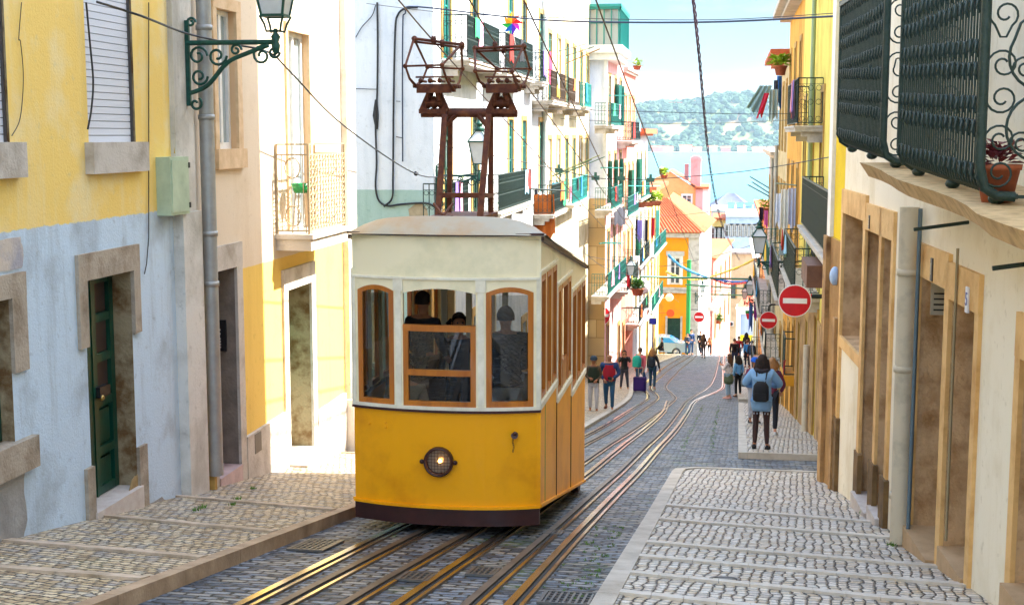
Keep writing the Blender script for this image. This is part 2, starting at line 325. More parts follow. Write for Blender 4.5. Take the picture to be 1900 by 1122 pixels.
pavement('pavement',lin(.38,23.2,.67,42.5),lambda y:2.6,23.2,44.5,(CALC,KERB,SLAB),None,side='l',slabs=[(27,26.6,.14),(31,30.6,.14),(36,35.6,.14)])
pavement('pavement',lin(.75,47,1.0,96),lambda y:3.0,47.5,97,(CALC,KERB,SLAB),None,side='l')
pavement('pavement',lambda y:-6.6,lin(-3.97,8.94,-3.86,13.77),-6,20.6,(CALCL,KERBL,SLABL),None,side='r',slabs=[(10.45,9.95,.16),(9.2,8.9,.16),(12.3,11.6,.16),(14.2,13.4,.16)],h=.12,kw=.12)
pavement('pavement',lambda y:-6.6,lambda y:interp([(28,-2.85),(45,-2.95),(60,-3.6),(80,-3.7),(97,-2.7)],y),28.2,98,(CALCL,KERB,SLAB),None,side='r',h=.08)
# rails: plan lines (Y,X)
RAILS=[[(0,-3.27),(8.8,-3.23),(13.4,-3.16),(20,-2.95),(28.8,-2.6),(40,-2.48),(47.5,-2.44),(51,-2.62),(56,-3.1),(61.4,-3.2),(75,-3.15),(92,-2.55),(101,-2.2)],
 [(0,-3.05),(8.8,-2.97),(13.3,-2.85),(20,-2.62),(29,-2.29),(40,-2.15),(48,-2.12),(51,-2.3),(55.5,-2.75),(60,-2.85),(75,-2.75),(92.6,-2.05),(101,-1.8)],
 [(0,-2.68),(9,-2.54),(13.5,-2.37),(20,-2.15),(29.3,-1.82),(40,-1.58),(46,-1.5),(49,-1.52),(52,-1.75),(55.5,-2.1),(60,-2.25),(75,-2.15),(92.8,-1.6),(101,-1.5)],
 [(0,-2.35),(9,-2.18),(13.3,-2.05),(20,-1.85),(29.4,-1.6),(38,-1.5),(44,-1.62),(46.5,-1.68)],
 [(0,-1.85),(9.2,-1.7),(16.7,-1.52),(22,-1.36),(29.6,-1.16),(40,-1.08),(46,-1.04),(50,-.9),(56,-.5),(61,-.3),(75,-.1),(99,.12),(101,.12)],
 [(0,-1.52),(9.3,-1.4),(14.5,-1.32),(22,-1.1),(29.8,-.9),(40,-.8),(45,-.78),(49,-.62),(53.5,-.1),(57.3,.22),(64,.3),(80,.36),(101,.5)]]
RAILM=mat('worn_rail_steel',(.55,.56,.57),.22,1.0,col2=(.4,.34,.28),scale=1.5,mix=(.4,.62))
RUSTM=mat('rusty_rail_steel',(.13,.095,.07),.5,.6,col2=(.22,.17,.13),scale=2,mix=(.4,.7))
GROOVE=mat('rail_groove',(.02,.016,.012),.7)
rl=['leftmost rail in the cobbles, running out under the tram\'s left side','second rail from the left, brown slot rail in front of the tram','third rail from the left, under the tram\'s right half','fourth rail from the left, ending where the loop tracks merge','fifth rail from the left, passing just right of the tram','rightmost rail, shining beside the right pavement kerb']
for k,tab in enumerate(RAILS):
    g=MB(); y=3.; pts=[]
    while y<tab[-1][0]: pts.append((interp(tab,y),y)); y+=.4
    sec=[(-.085,.002),(-.085,.022),(-.022,.022),(-.018,.006),(.02,.006),(.024,.02),(.055,.02),(.06,.002)]
    mi_=[1,0,2,2,2,0,1] if k in (0,3,5) else [1,1,2,2,2,0,1]
    vs=[];
    for i,(x,yy) in enumerate(pts):
        a=pts[max(i-1,0)]; b=pts[min(i+1,len(pts)-1)]; d=Vector((b[0]-a[0],b[1]-a[1])).normalized(); nn=(d.y,-d.x)
        for o_,z in sec:
            o2=o_ if k>2 else o_; X_=x+nn[0]*o2; Y_=yy+nn[1]*o2; vs.append((X_,Y_,gz(Y_)+z))
    m=len(sec); base=len(g.v); g.v+=vs
    for i in range(len(pts)-1):
        for j in range(m-1): g.f.append((base+i*m+j,base+i*m+j+1,base+(i+1)*m+j+1,base+(i+1)*m+j)); g.m.append(mi_[j]); g.sm.append(False)
    tag(g.build('tram_rail',[RAILM,RUSTM,GROOVE]),rl[k],'rail','rails laid in the cobbled street')
# drain grates and covers
def grate(x,y,w,l,label,ang=0,holes=True):
    r=thing('drain_grate',label,'grate',(x,y,gz(y)+.004),0,'iron grates and covers set in the ground')
    sl=(gz(y+.3)-gz(y-.3))/.6; r.rotation_euler=(math.atan(sl),0,ang)
    g=MB(); t=.03
    g.box(-w/2,w/2,-l/2,-l/2+t,0,.02);g.box(-w/2,w/2,l/2-t,l/2,0,.02);g.box(-w/2,-w/2+t,-l/2+t,l/2-t,0,.02);g.box(w/2-t,w/2,-l/2+t,l/2-t,0,.02)
    n_=int(w/.045); 
    for i in range(1,n_): xx=-w/2+w*i/n_; g.box(xx-.009,xx+.009,-l/2+t,l/2-t,.002,.017)
    m_=int(l/.09)
    for i in range(1,m_): yy=-l/2+l*i/m_; g.box(-w/2+t,w/2-t,yy-.008,yy+.008,.004,.0155)
    g.build('grate_bars',IRON2,r,local=True)
    b=MB(); b.box(-w/2+.01,w/2-.01,-l/2+.01,l/2-.01,-.01,.0035); b.build('grate_pit',GROOVE,r,local=True)
IRON2=mat('worn_cast_iron',(.1,.11,.12),.45,.7,col2=(.2,.17,.14),scale=8)
grate(-1.06,9.6,.42,.5,'blue-grey iron grate beside the right pavement kerb, bottom of the photo')
grate(-2.35,10.2,.0+.26,.4,'rusty iron grate between two rails in the foreground')
grate(-1.88,10.6,.24,.4,'worn iron cover between the fourth and fifth rails')
grate(-3.62,11.6,.34,.7,'dark iron grate between the left kerb and the leftmost rail')
grate(-3.5,14.2,.3,.7,'iron grate in the shadow by the front left corner of the tram')
grate(-1.62,13.2,.2,.3,'small iron grate in the shade right of the tram\'s front')
grate(-4.9,16.3,.3,.55,'narrow grate in the left pavement beyond the dark brown doorway')
q=onG(1345,1100); r=thing('cover_plate','small round blue-grey iron cover in the right pavement','cover',(q.x,q.y,gz(q.y)+.1)); r.rotation_euler=(-.15,0,0)
g=MB(); g.lathe([(0,.0),(.0,.012),(.085,.012),(.09,.0)],n=20); g.lathe([(.095,0),(.095,.016),(.125,.016),(.125,0)],n=20); g.build('cover_disc',IRON2,r,local=True)
# moss and weeds along joints and walls
GRASS=mat('weed_green',(.08,.19,.015),.8,col2=(.14,.26,.03),scale=30)
g=MB()
def tuft(x,y,z,n,h):
    for i in range(n):
        a=random.random()*2*PI; d=random.random()*h*.9; bx=x+math.cos(a)*d; by=y+math.sin(a)*d; a2=random.random()*6.28; w=h*.12
        tx=bx+math.cos(a2)*h*.5; ty=by+math.sin(a2)*h*.5; hh=h*random.uniform(.5,1)
        g.add([(bx-w,by,z),(bx+w,by,z),(tx,ty,z+hh)],[(0,1,2)])
for i in range(60): y=random.uniform(9.6,14); x=-.95-random.random()**2*.3; tuft(x,y,gz(y)+.004,7,.028)
for i in range(90): y=random.uniform(8.8,30); x=interp(RAILS[random.choice((0,3,5))],y)+random.choice((-.11,.09)); tuft(x,y,gz(y)+.004,5,.02)
for i in range(200):
    y=random.uniform(24,44); x=(-.62+.0*y) if random.random()<.5 else .0; x=lin(-.62,24,-.45,44)(y) if random.random()<.5 else lin(-.1,24,.05,44)(y); tuft(x+random.gauss(0,.025),y,gz(y)+.004,6,.025)
for px,py in ((365,945),(375,940),(432,935),(470,905),(440,925),(1590,935),(1600,950),(1655,1010),(1532,880),(1440,760)):
    p=onG(px,py,.13); tuft(p.x,p.y,p.z-.01,16,.05)
tag(g.build('weeds',GRASS),'green moss and small weeds in the joints of the setts','weeds',None,'stuff')
# ------------------------------------------------ facade toolkit
class Fac:
    def __init__(s,A,B,side):
        s.A=Vector((A[0],A[1],0)); s.B=Vector((B[0],B[1],0)); s.u=(s.B-s.A).normalized(); s.len=(s.B-s.A).length
        s.n=Vector((s.u.y,-s.u.x,0))*side
    def T(s,a,z,d=0): v=s.A+s.u*a+s.n*d; return Vector((v.x,v.y,z))
    def at(s,px,py,d=0):
        dr=ray(px,py); A=s.A+s.n*d; t=A.dot(s.n)/dr.dot(s.n); p=dr*t; return ((p-s.A).dot(s.u),p.z)
    def a(s,px,py=600,d=0): return s.at(px,py,d)[0]
    def rect(s,x0,x1,yt,yb,zx=None,d=0):
        a0=s.a(x0,(yt+yb)/2,d); a1=s.a(x1,(yt+yb)/2,d); zx=zx if zx is not None else x0
        zt=s.at(zx,yt,d)[1]; zb=s.at(zx,yb,d)[1]; a0,a1=min(a0,a1),max(a0,a1); return (a0,a1,zb,zt)
    def box(s,mb,a0,a1,z0,z1,d0,d1,mi=0):
        T=s.T; return mb.hexa([T(a0,z0,d0),T(a1,z0,d0),T(a1,z0,d1),T(a0,z0,d1),T(a0,z1,d0),T(a1,z1,d0),T(a1,z1,d1),T(a0,z1,d1)],mi)
    def wall(s,mb,a0,a1,z0,z1,holes=(),mi=0,rmi=1,split=None):
        As=sorted({a0,a1}|{min(max(h[i],a0),a1) for h in holes for i in (0,1)}); Zs=sorted({z0,z1}|{min(max(h[i],z0),z1) for h in holes for i in (2,3)}|({split} if split else set()))
        for i in range(len(As)-1):
            for j in range(len(Zs)-1):
                ca=(As[i]+As[i+1])/2; cz=(Zs[j]+Zs[j+1])/2
                if any(h[0]<ca<h[1] and h[2]<cz<h[3] for h in holes): continue
                mb.quad(s.T(As[i],Zs[j]),s.T(As[i+1],Zs[j]),s.T(As[i+1],Zs[j+1]),s.T(As[i],Zs[j+1]),mi)
        for h in holes:
            b0,b1,c0,c1=h[:4]; dp=-h[4]; T=s.T; r_=h[5] if len(h)>5 else rmi
            b0-=.003; b1+=.003; c0-=.005; c1+=.003
            mb.quad(T(b0,c0),T(b0,c1),T(b0,c1,dp),T(b0,c0,dp),r_); mb.quad(T(b1,c0),T(b1,c1),T(b1,c1,dp),T(b1,c0,dp),r_)
            mb.quad(T(b0,c1),T(b1,c1),T(b1,c1,dp),T(b0,c1,dp),r_); mb.quad(T(b0,c0),T(b1,c0),T(b1,c0,dp),T(b0,c0,dp),r_)
def shell(fac,mb,a0,a1,z0,z1,deep,mi=0):
    """side walls, back and flat top behind a facade so it casts a true shadow"""
    T=fac.T; e=.0
    mb.quad(T(a0,z0,0),T(a0,z0,-deep),T(a0,z1,-deep),T(a0,z1,0),mi); mb.quad(T(a1,z0,0),T(a1,z0,-deep),T(a1,z1,-deep),T(a1,z1,0),mi)
    mb.quad(T(a0,z0,-deep),T(a1,z0,-deep),T(a1,z1,-deep),T(a0,z1,-deep),mi); mb.quad(T(a0,z1,0),T(a1,z1,0),T(a1,z1,-deep),T(a0,z1,-deep),mi)
def window(root,fac,h,frame=None,pane=None,depth=.12,fw=.05,cols=2,rows=1,name='window',sill=None,sur=None,surw=.14,proud=.03,transom=0,label=None,surmat=None,sillh=.1,silld=.1,sillo=.1):
    a0,a1,z0,z1=h[:4]; frame=frame or WHITE; pane=pane or PANE; m=MB(); d0,d1=-depth-.05,-depth
    m_=fac.box
    m_(m,a0,a0+fw,z0,z1,d0,d1); m_(m,a1-fw,a1,z0,z1,d0,d1); m_(m,a0+fw,a1-fw,z0,z0+fw*1.3,d0,d1); m_(m,a0+fw,a1-fw,z1-fw,z1,d0,d1)
    for i in range(1,cols): c=a0+(a1-a0)*i/cols; m_(m,c-fw*.6,c+fw*.6,z0+fw*1.3,z1-fw,d0+.004,d1+.012)
    for i in range(1,rows): c=z0+(z1-z0)*i/rows; m_(m,a0+fw,a1-fw,c-fw*.25,c+fw*.25,d0+.004,d1-.006)
    if transom: c=z1-(z1-z0)*transom; m_(m,a0+fw,a1-fw,c-fw*.5,c+fw*.5,d0+.002,d1+.008)
    w=m.build(name,frame,root,label)
    p=MB(); p.quad(fac.T(a0,z0,d0+.01),fac.T(a1,z0,d0+.01),fac.T(a1,z1,d0+.01),fac.T(a0,z1,d0+.01)); p.build('pane',pane,w)
    if sur:
        s_=MB(); W_=surw
        m_(s_,a0-W_,a0,z0,z1,-.001,proud); m_(s_,a1,a1+W_,z0,z1,-.001,proud); m_(s_,a0-W_,a1+W_,z1,z1+W_*1.15,-.001,proud+.003)
        s_.build('surround',sur,w)
    if sill:
        s_=MB(); m_(s_,a0-sillo,a1+sillo,z0-sillh,z0,-depth,silld); s_.build('sill',sill,w)
    return w
def shut(root,fac,a0,a1,z0,z1,mt,d=.02,open_=True,name='shutter'):
    m=MB(); fac.box(m,a0,a0+.05,z0,z1,d,d+.035); fac.box(m,a1-.05,a1,z0,z1,d,d+.035)
    for z in (z0,(z0+z1)/2-.02,z1-.06): fac.box(m,a0+.05,a1-.05,z,z+.06,d+.002,d+.033)
    n_=max(3,int((z1-z0)/.09))
    for i in range(n_): z=z0+.06+(z1-z0-.12)*i/n_; fac.box(m,a0+.05,a1-.05,z,z+.045,d+.008,d+.024)
    return m.build(name,mt,root)
def rail_balcony(root,fac,a0,a1,z,dep=.55,h=.95,mt=None,slabm=None,step=.12,th=.12,scroll=True,label=None,barr=.008,slabover=.05,corbels=True,rows=()):
    s_=MB(); fac.box(s_,a0-slabover,a1+slabover,z-th,z,0,dep+slabover); fac.box(s_,a0-slabover-.03,a1+slabover+.03,z-.04,z+.003,0,dep+slabover+.03)
    if corbels:
        for c in (a0+.1,a1-.1): fac.box(s_,c-.06,c+.06,z-th-.22,z-th-.001,0,dep*.6); fac.box(s_,c-.06,c+.06,z-th-.1,z-th-.002,dep*.6,dep*.85)
    b=s_.build('balcony',slabm or STONEP,root,label)
    m=MB(); T=fac.T; e=z+.04
    path=[(a0,.02),(a0,dep),(a1,dep),(a1,.02)]
    for zz,w in ((z+.06,.025),(z+h,.035),(z+h-.12,.014)):
        for p,q in zip(path,path[1:]): m.bar(T(p[0],zz,p[1]),T(q[0],zz,q[1]),w,w*.7)
    for p,q in zip(path,path[1:]):
        ln=math.hypot(q[0]-p[0],q[1]-p[1]); k=max(2,int(ln/step))
        for i in range(k+1):
            u=i/k; aa=p[0]+(q[0]-p[0])*u; dd=p[1]+(q[1]-p[1])*u
            m.bar(T(aa,z+.06,dd),T(aa,z+h,dd),barr*2)
            if scroll and i<k:
                a2=p[0]+(q[0]-p[0])*(u+.5/k); d2=p[1]+(q[1]-p[1])*(u+.5/k); rr=step*.42
                du=((q[0]-p[0])/ln,(q[1]-p[1])/ln)
                for zc in (z+.06+rr+.02,z+h-.12-rr-.02,z+h*.5):
                    pts=[T(a2+du[0]*rr*math.cos(t),zc+rr*math.sin(t),d2+du[1]*rr*math.cos(t)) for t in [2*PI*j/8 for j in range(8)]]
                    m.tube(pts,barr*.7,3,closed=True,cap=False)
    m.build('railing',mt or IRON,b)
    return b
def panel_door(root,fac,h,mt,depth=.18,leaves=2,glass=None,label=None,name='door',handle=True,kick=.0):
    a0,a1,z0,z1=h[:4]; m=MB(); B_=fac.box; d1=-depth; d0=-depth-.05
    B_(m,a0,a1,z0,z1,d0-.02,d0)
    w=(a1-a0)/leaves
    for i in range(leaves):
        s0=a0+w*i+.008; s1=a0+w*(i+1)-.008; f=min(.09,w*.2)
        B_(m,s0,s0+f,z0+.01,z1-.01,d0,d1); B_(m,s1-f,s1,z0+.01,z1-.01,d0,d1)
        hh=z1-z0; lev=[z0+.01,z0+hh*.2,z0+hh*.42,z0+hh*.62,z0+hh*.8,z1-.01]
        for j,z in enumerate(lev): zz=min(max(z-.04,z0+.01),z1-.1); B_(m,s0+f,s1-f,zz,zz+.085,d0,d1-.003)
        for j in range(len(lev)-1):
            if glass is not None and j>=2: continue
            B_(m,s0+f+.03,s1-f-.03,lev[j]+.085,lev[j+1]-.085,d0,d0+.025)
    if leaves==2: B_(m,(a0+a1)/2-.02,(a0+a1)/2+.02,z0+.01,z1-.012,d0,d1+.014)
    o=m.build(name,mt,root,label)
    if glass is not None:
        hh=z1-z0
        for i in range(leaves):
            p=MB(); s0=a0+w*i+.1; s1=a0+w*(i+1)-.1
            for l0,l1 in ((.42,.62),(.62,.8),(.8,.99)): B_(p,s0,s1,z0+hh*l0+.05,z0+hh*l1-.045,d0+.001,d0+.008)
            p.build('door_glass',glass,o)
    if handle:
        k=MB(); c=(a0+a1)/2+.07; z=z0+1.02; k.ball(fac.T(c,z,d1+.05),.03); k.tube([fac.T(c,z,d1),fac.T(c,z,d1+.05)],.012); k.build('handle',mat('brass',(.5,.36,.12),.3,1),o)
    return o
def step_(root,fac,a0,a1,z1,h=.16,d0=-.3,d1=.2,mt=None,name='doorstep'):
    m=MB(); fac.box(m,a0,a1,z1-h-.5,z1,d0,d1); return m.build(name,mt or MARBLE,root)
def drainpipe(pts,r,label,mt=None,bands=(),rust=False):
    t=thing('drainpipe',label,'pipe',pts[-1]); m=MB(); m.tube(pts,r,14); m.build('pipe',mt or ZINC,t)
    for b in bands:
        k=MB(); b=Vector(b); k.lathe([(r*1.0,-.03),(r*1.12,-.03),(r*1.12,.03),(r*1.0,.03)],b,14); k.build('collar',mt or ZINC,t)
    return t
# ------------------------------------------------ near left: yellow over blue-white house, beige house
LX=-6.0
FL=Fac((LX,0),(LX,40),1); aL=FL.a
Y0=hx('f2c63c'); 
PYB=plaster('yellow_over_bluewhite',hx('f2d078'),hx('ecdcae'),zsplit=FL.at(200,414)[1]+.05,low=hx('c6d8e8'),lowstain=hx('9ca6ae'),wob=.1,amount=(.5,.75))
PBG=plaster('beige_plaster',hx('ddccb4'),hx('cfba9c'),zsplit=FL.at(490,487)[1],low=hx('e8c468'),lowstain=hx('d8b45c'),wob=.03,amount=(.55,.85),bump=.15)
REV=mat('weathered_reveal',hx('9a8a6c'),.9,col2=hx('6a4d2a'),scale=4,mix=(.42,.62),bump=.5,bscale=30)
zb=lambda a:gz(a)-.6
h0=thing('townhouse','old house, yellow over peeling blue-white plaster, with a dark green door, nearest on the left','house',(LX-.1,12,gz(12)))
hs=FL.rect(157,245,-140,264,200); hs0=FL.rect(-90,9,-140,264,5); hd=list(FL.rect(165,250,515,965,222)); hd[3]=FL.at(165,519)[1]
hd[2]=gz(hd[0])+.17
hw=FL.rect(-120,22,552,822,20)
pilA=aL(327); pilB=aL(362)
wl=MB(); FL.wall(wl,-8,pilB,-5.6,4.5,[(hs[0],hs[1],hs[2],3.2,.1),(hs0[0],hs0[1],hs0[2],3.2,.1),(hd[0],hd[1],hd[2],hd[3],.3),(hw[0],hw[1],hw[2],hw[3],.2)]); shell(FL,wl,-8,pilB,-5.6,4.5,7)
wl.build('wall',[PYB,REV],h0)
SHUT=mat('white_roller_slats',hx('d5dae6'),.45)
def roller(h,z1,nm):
    m=MB(); z=h[2]
    while z<z1: FL.box(m,h[0]+.02,h[1]-.02,z,z+.062,-.085,-.045); FL.box(m,h[0]+.02,h[1]-.02,z+.062,z+.07,-.085,-.06,1); z+=.07
    o=m.build('roller_shutter',[SHUT,mat('slat_gap',(.25,.27,.3),.6)],h0,nm)
    f=MB(); FL.box(f,h[0],h[0]+.02,h[2],z1,-.09,-.02); FL.box(f,h[1]-.02,h[1],h[2],z1,-.09,-.02); f.build('guide_rail',mat('dark_guide',(.06,.05,.045),.5),o)
    s=MB(); zt=h[2]; FL.box(s,h[0]-.09,h[1]+.12,zt-.3,zt,-.09,.09); s.build('sill',STONEP,o)
roller(hs,3.2,'closed white roller shutter'); 
roller(hs0,3.2,'roller shutter at the photo\'s left edge')
# lower left green window
w=window(h0,FL,hw,DGREEN,PANE,.12,.09,2,1,sill=None,label='green framed window low on the blue-white wall')
m=MB(); FL.box(m,hw[0]+.1,hw[1]-.09,hw[2]+.13,hw[3]-.1,-.1,-.085); 
m=MB(); FL.box(m,hw[1]-.2,hw[1]-.13,hw[2]+.14,hw[3]-.1,-.12,-.09); FL.box(m,hw[1]-.26,hw[1]-.22,hw[2]+.14,hw[3]-.1,-.12,-.1); m.build('inner_frame',WHITE,w)
def stone_trim(root,fac,specs,mt,name='surround',proud=.035,label=None):
    for i,(a0,a1,z0,z1) in enumerate(specs):
        m=MB(); fac.box(m,a0,a1,z0,z1,-.001,proud+.003*(i%3)); o=m.build('lintel' if a1-a0>.5 else 'jamb',mt,root)
    return o
e=FL.at
stone_trim(w,FL,[(hw[1],aL(45),e(30,690)[1],hw[3]),(hw[0]-.2,aL(45),hw[3],e(30,505)[1])],STONE)
m=MB(); FL.box(m,hw[0]-.2,aL(50),hw[2]-.28,hw[2],-.1,.07); m.build('sill',STONE,w)
# dark green door
d=panel_door(h0,FL,(hd[0],hd[1],hd[2],hd[3]),DGREEN,.2,2,glass=mat('meshed_door_glass',(.05,.03,.025),.5),label='dark green panelled double door with meshed lights')
k=MB(); c=hd[0]+.62; FL.box(k,c-.09,c+.14,e(205,742)[1],e(205,722)[1],-.2,-.14); k.build('letter_box',BLACK,d)
zt=hd[3]
stone_trim(d,FL,[(hd[0]-.18,hd[0],e(155,645)[1],zt),(hd[0]-.18,hd[1]+.16,zt,zt+.26),(hd[1],hd[1]+.15,e(255,615)[1],zt),(hd[1],hd[1]+.2,gz(14)-.2,e(262,825)[1]),(hd[0]-.16,hd[0],gz(11.5)-.3,e(157,870)[1])],STONE)
step_(h0,FL,hd[0]-.02,hd[1]+.02,hd[2],.15,-.28,.06,MARBLE)
# pilaster at the end of the house
m=MB(); zp=e(345,392)[1]; FL.box(m,pilA,pilB-.0,zp,4.5,-.05,.06); FL.box(m,pilA-.0,pilB+.0,-5.4,zp,-.05,.12); m.build('corner_pilaster',PALEP:=plaster('pale_pilaster',hx('d8d4cc'),hx('a09a8c'),amount=(.45,.8)),h0)
# roof edge out of frame
m=MB(); FL.box(m,-8,pilB,4.5,4.65,-7,.3); m.build('roof',TERRA,h0)
# meter box on wall
bx=FL.rect(290,327,291,398,308); t=thing('meter_box','pale green metal meter box on the yellow wall','box',FL.T(bx[0],bx[2],.0))
m=MB(); FL.box(m,bx[0],bx[1]-.02,bx[2],bx[3],.0,.16); m.build('case',PGREEN:=mat('pale_green_metal',hx('b9c9ac'),.45,col2=hx('98aa90'),scale=4),t)
m=MB(); FL.box(m,bx[0]+.03,bx[1]-.05,bx[2]+.03,bx[3]-.03,.16,.172); m.build('door',PGREEN,t)
m=MB(); 
for zz in (.15,.85): z=bx[2]+(bx[3]-bx[2])*zz; FL.box(m,bx[1]-.06,bx[1]-.035,z-.03,z+.03,.172,.185)
m.build('hinge',BLACK,t)
# drain pipe between the houses
pa=FL.a(374); zsp=e(374,540)[1]
pts=[FL.T(pa,4.2,.13),FL.T(pa,zsp,.13),FL.T(pa,e(374,885)[1],.13)]
drainpipe(pts,.085,'tall grey drainpipe between the yellow house and the beige house',ZINC,[FL.T(pa,e(374,y)[1],.13) for y in (55,218,432,525)])
m=MB(); FL.box(m,pa-.03,pa+.05,e(374,945)[1],e(374,885)[1],.04,.12); tag(m.build('pipe_board',mat('yellowed_wood',hx('c9a45a'),.8,col2=hx('9c7a3c'),scale=5)),'yellowish board below the end of the left drainpipe','board')
# beige house
h1=thing('townhouse','beige plaster house with yellow lower wall, tall white windows and a small balcony','house',(LX-.1,18.5,gz(18.5)))
a1=FL.a(655,700); zc1=5.0
w1=FL.rect(400,436,24,276,435); d1_=list(FL.rect(398,440,493,925,440)); b1=FL.rect(534,572,62,432,553); d2_=list(FL.rect(534,577,530,862,555))
d1_[2]=gz(d1_[0])+.2; d2_[2]=gz(d2_[0])+.16
wl=MB(); FL.wall(wl,pilB,a1,-6.2,zc1,[(w1[0],w1[1],w1[2],w1[3],.13,2),(d1_[0],d1_[1],d1_[2],d1_[3],.5,3),(b1[0],b1[1],b1[2],b1[3],.13,2),(d2_[0],d2_[1],d2_[2],d2_[3],.45,1)]); shell(FL,wl,pilB,a1,-6.2,zc1,7)
wl.build('wall',[PBG,REV,mat('sandy_reveal',hx('d8b48a'),.8),mat('grey_pink_reveal',hx('8f8378'),.9,col2=hx('6f655c'),scale=5,bump=.5)],h1)
w=window(h1,FL,w1,WHITE,PANEP,.07,.06,2,1,label='tall white casement window'); stone_trim(w,FL,[(w1[0]-.12,w1[0],w1[2],w1[3]),(w1[1],w1[1]+.16,w1[2],w1[3]),(w1[0]-.12,w1[1]+.16,w1[3],w1[3]+.14)],SAND:=mat('sandy_surround',hx('dfc29c'),.85,col2=hx('bf9c70'),scale=4,bump=.3))
m=MB(); FL.box(m,w1[0]-.14,w1[1]+.2,w1[2]-.24,w1[2],-.2,.07); m.build('sill',SAND,w)
w=window(h1,FL,b1,WHITE,PANEP,.07,.06,2,1,name='balcony_door'); stone_trim(w,FL,[(b1[0]-.1,b1[0],b1[2],b1[3]),(b1[1],b1[1]+.1,b1[2],b1[3]),(b1[0]-.1,b1[1]+.1,b1[3],b1[3]+.12)],SAND)
d=panel_door(h1,FL,d1_,mat('dark_brown_wood',(.05,.022,.012),.4,col2=(.03,.013,.008),scale=6,stretch=(1,1,.2)),.44,2,label='dark brown panelled door in a deep stone doorway')
zt=d1_[3]; stone_trim(d,FL,[(d1_[0]-.2,d1_[0],gz(15)-.3,zt),(d1_[1],d1_[1]+.2,gz(15)-.6,zt),(d1_[0]-.2,d1_[1]+.2,zt,zt+.3)],STONEP)
step_(h1,FL,d1_[0],d1_[1],d1_[2],.15,-.46,.05,mat('pink_marble',hx('c9b0ae'),.5,col2=hx('a88f8c'),scale=5))
d=MB(); FL.box(d,d2_[0]+.0,d2_[1],d2_[2],d2_[3],-.5,-.45); dd=d.build('door',mat('white_green_door',hx('c8d6cc'),.5),h1,'glazed pale door beneath the balcony')
g=MB(); FL.box(g,d2_[0]+.08,d2_[1]-.08,d2_[2]+1.0,d2_[3]-.1,-.455,-.44); g.build('door_glass',mat('greenish_glass',(.12,.38,.3),.2),dd)
zt=d2_[3]; stone_trim(dd,FL,[(d2_[0]-.2,d2_[0],gz(16)-.6,zt),(d2_[1],d2_[1]+.2,gz(18)-.6,zt),(d2_[0]-.2,d2_[1]+.2,zt,zt+.3)],STONEP)
step_(h1,FL,d2_[0]-.1,d2_[1]+.1,d2_[2],.15,-.46,.3,STONEP)
# plinth, corner pilaster
zpl=e(490,787)[1]; m=MB(); FL.box(m,d1_[1]+.2,d2_[0]-.2,-6,zpl,-.05,.05); m.build('plinth',STONEP,h1); m=MB(); FL.box(m,d2_[1]+.2,a1-.58,-6.3,zpl-.3,-.05,.05); m.build('plinth',STONEP,h1)
m=MB(); FL.box(m,a1-.5,a1+.02,-6.3,zc1,-.05,.1); FL.box(m,a1-.58,a1+.04,-6.3,gz(19.5)+.75,-.05,.17); m.build('corner_pilaster',plaster('white_plaster',hx('ddd6cc'),hx('b5a999')),h1)
m=MB(); q=FL.rect(466,478,802,838,472); FL.box(m,*q,.045,.056); m.build('vent',mat('vent_dark',(.2,.17,.13),.8),h1)
m=MB(); FL.box(m,pilB,a1,zc1,zc1+.2,-7,.35); m.build('roof',TERRA,h1)
# balcony on the beige house
bA0=FL.a(520,360,0)-.25; z_f=e(565,440)[1]-.02
b_a0=FL.at(565,360,.42)[0]; b_a1=FL.at(634,350,.42)[0]; zfl=FL.at(565,436,.42)[1]; zto=FL.at(565,268,.42)[1]
m=MB(); FL.box(m,b_a0,b_a1,zfl-.22,zfl,0,.5); FL.box(m,b_a0-.04,b_a1+.04,zfl-.06,zfl+.003,0,.54); bal=m.build('balcony',STONEP,h1,'small stone balcony with a cream wrought railing')
m=MB(); T=FL.T; path=[(b_a0+.03,.02),(b_a0+.03,.47),(b_a1-.03,.47),(b_a1-.03,.02)]
for p,q in zip(path,path[1:]):
    for zz in (zfl+.05,zto,zto-.14): m.bar(T(p[0],zz,p[1]),T(q[0],zz,q[1]),.02)
    ln=math.hypot(q[0]-p[0],q[1]-p[1]); k=max(3,int(ln/.13)); du=((q[0]-p[0])/ln,(q[1]-p[1])/ln)
    if k<6:
        for u in (0,1): m.bar(T(p[0]+(q[0]-p[0])*u,zfl,p[1]+(q[1]-p[1])*u),T(p[0]+(q[0]-p[0])*u,zto,p[1]+(q[1]-p[1])*u),.03)
    for i in range(k):
        u=(i+.5)/k; aa=p[0]+(q[0]-p[0])*u; dd_=p[1]+(q[1]-p[1])*u; rr=.052
        if k<6 and i!=1: m.bar(T(aa,zfl+.05,dd_),T(aa,zto-.14,dd_),.01)
        if k>=6: m.bar(T(aa-.06,zfl+.05,dd_),T(aa-.06,zto-.14,dd_),.014)
        nz=9 if k>=6 else 1
        zs=[zfl+.05+(zto-.19-zfl)*(j+.5)/nz for j in range(nz)] if k>=6 else [zfl+.25,zto-.32]
        for zc in zs:
            r2=(rr if k>=6 else .11); hz=.034 if k>=6 else .14
            if k<6 and i!=1: continue
            m.tube([T(aa+du[0]*r2*math.cos(t),zc+hz*math.sin(t),dd_+du[1]*r2*math.cos(t)) for t in [2*PI*j/10 for j in range(10)]],.009,4,closed=True,cap=False)
m.build('railing',CREAM_IRON,bal)
t=thing('planter','small green plastic planter on a stand on the cream balcony','planter',T(b_a0+.35,zfl,.25))
m=MB(); m.lathe([(0,0),(.1,0),(.15,.13),(.14,.13),(.1,.02)],T(b_a0+.4,zfl+.55,.25),12); m.build('pot',mat('green_plastic',(.01,.25,.06),.4),t)
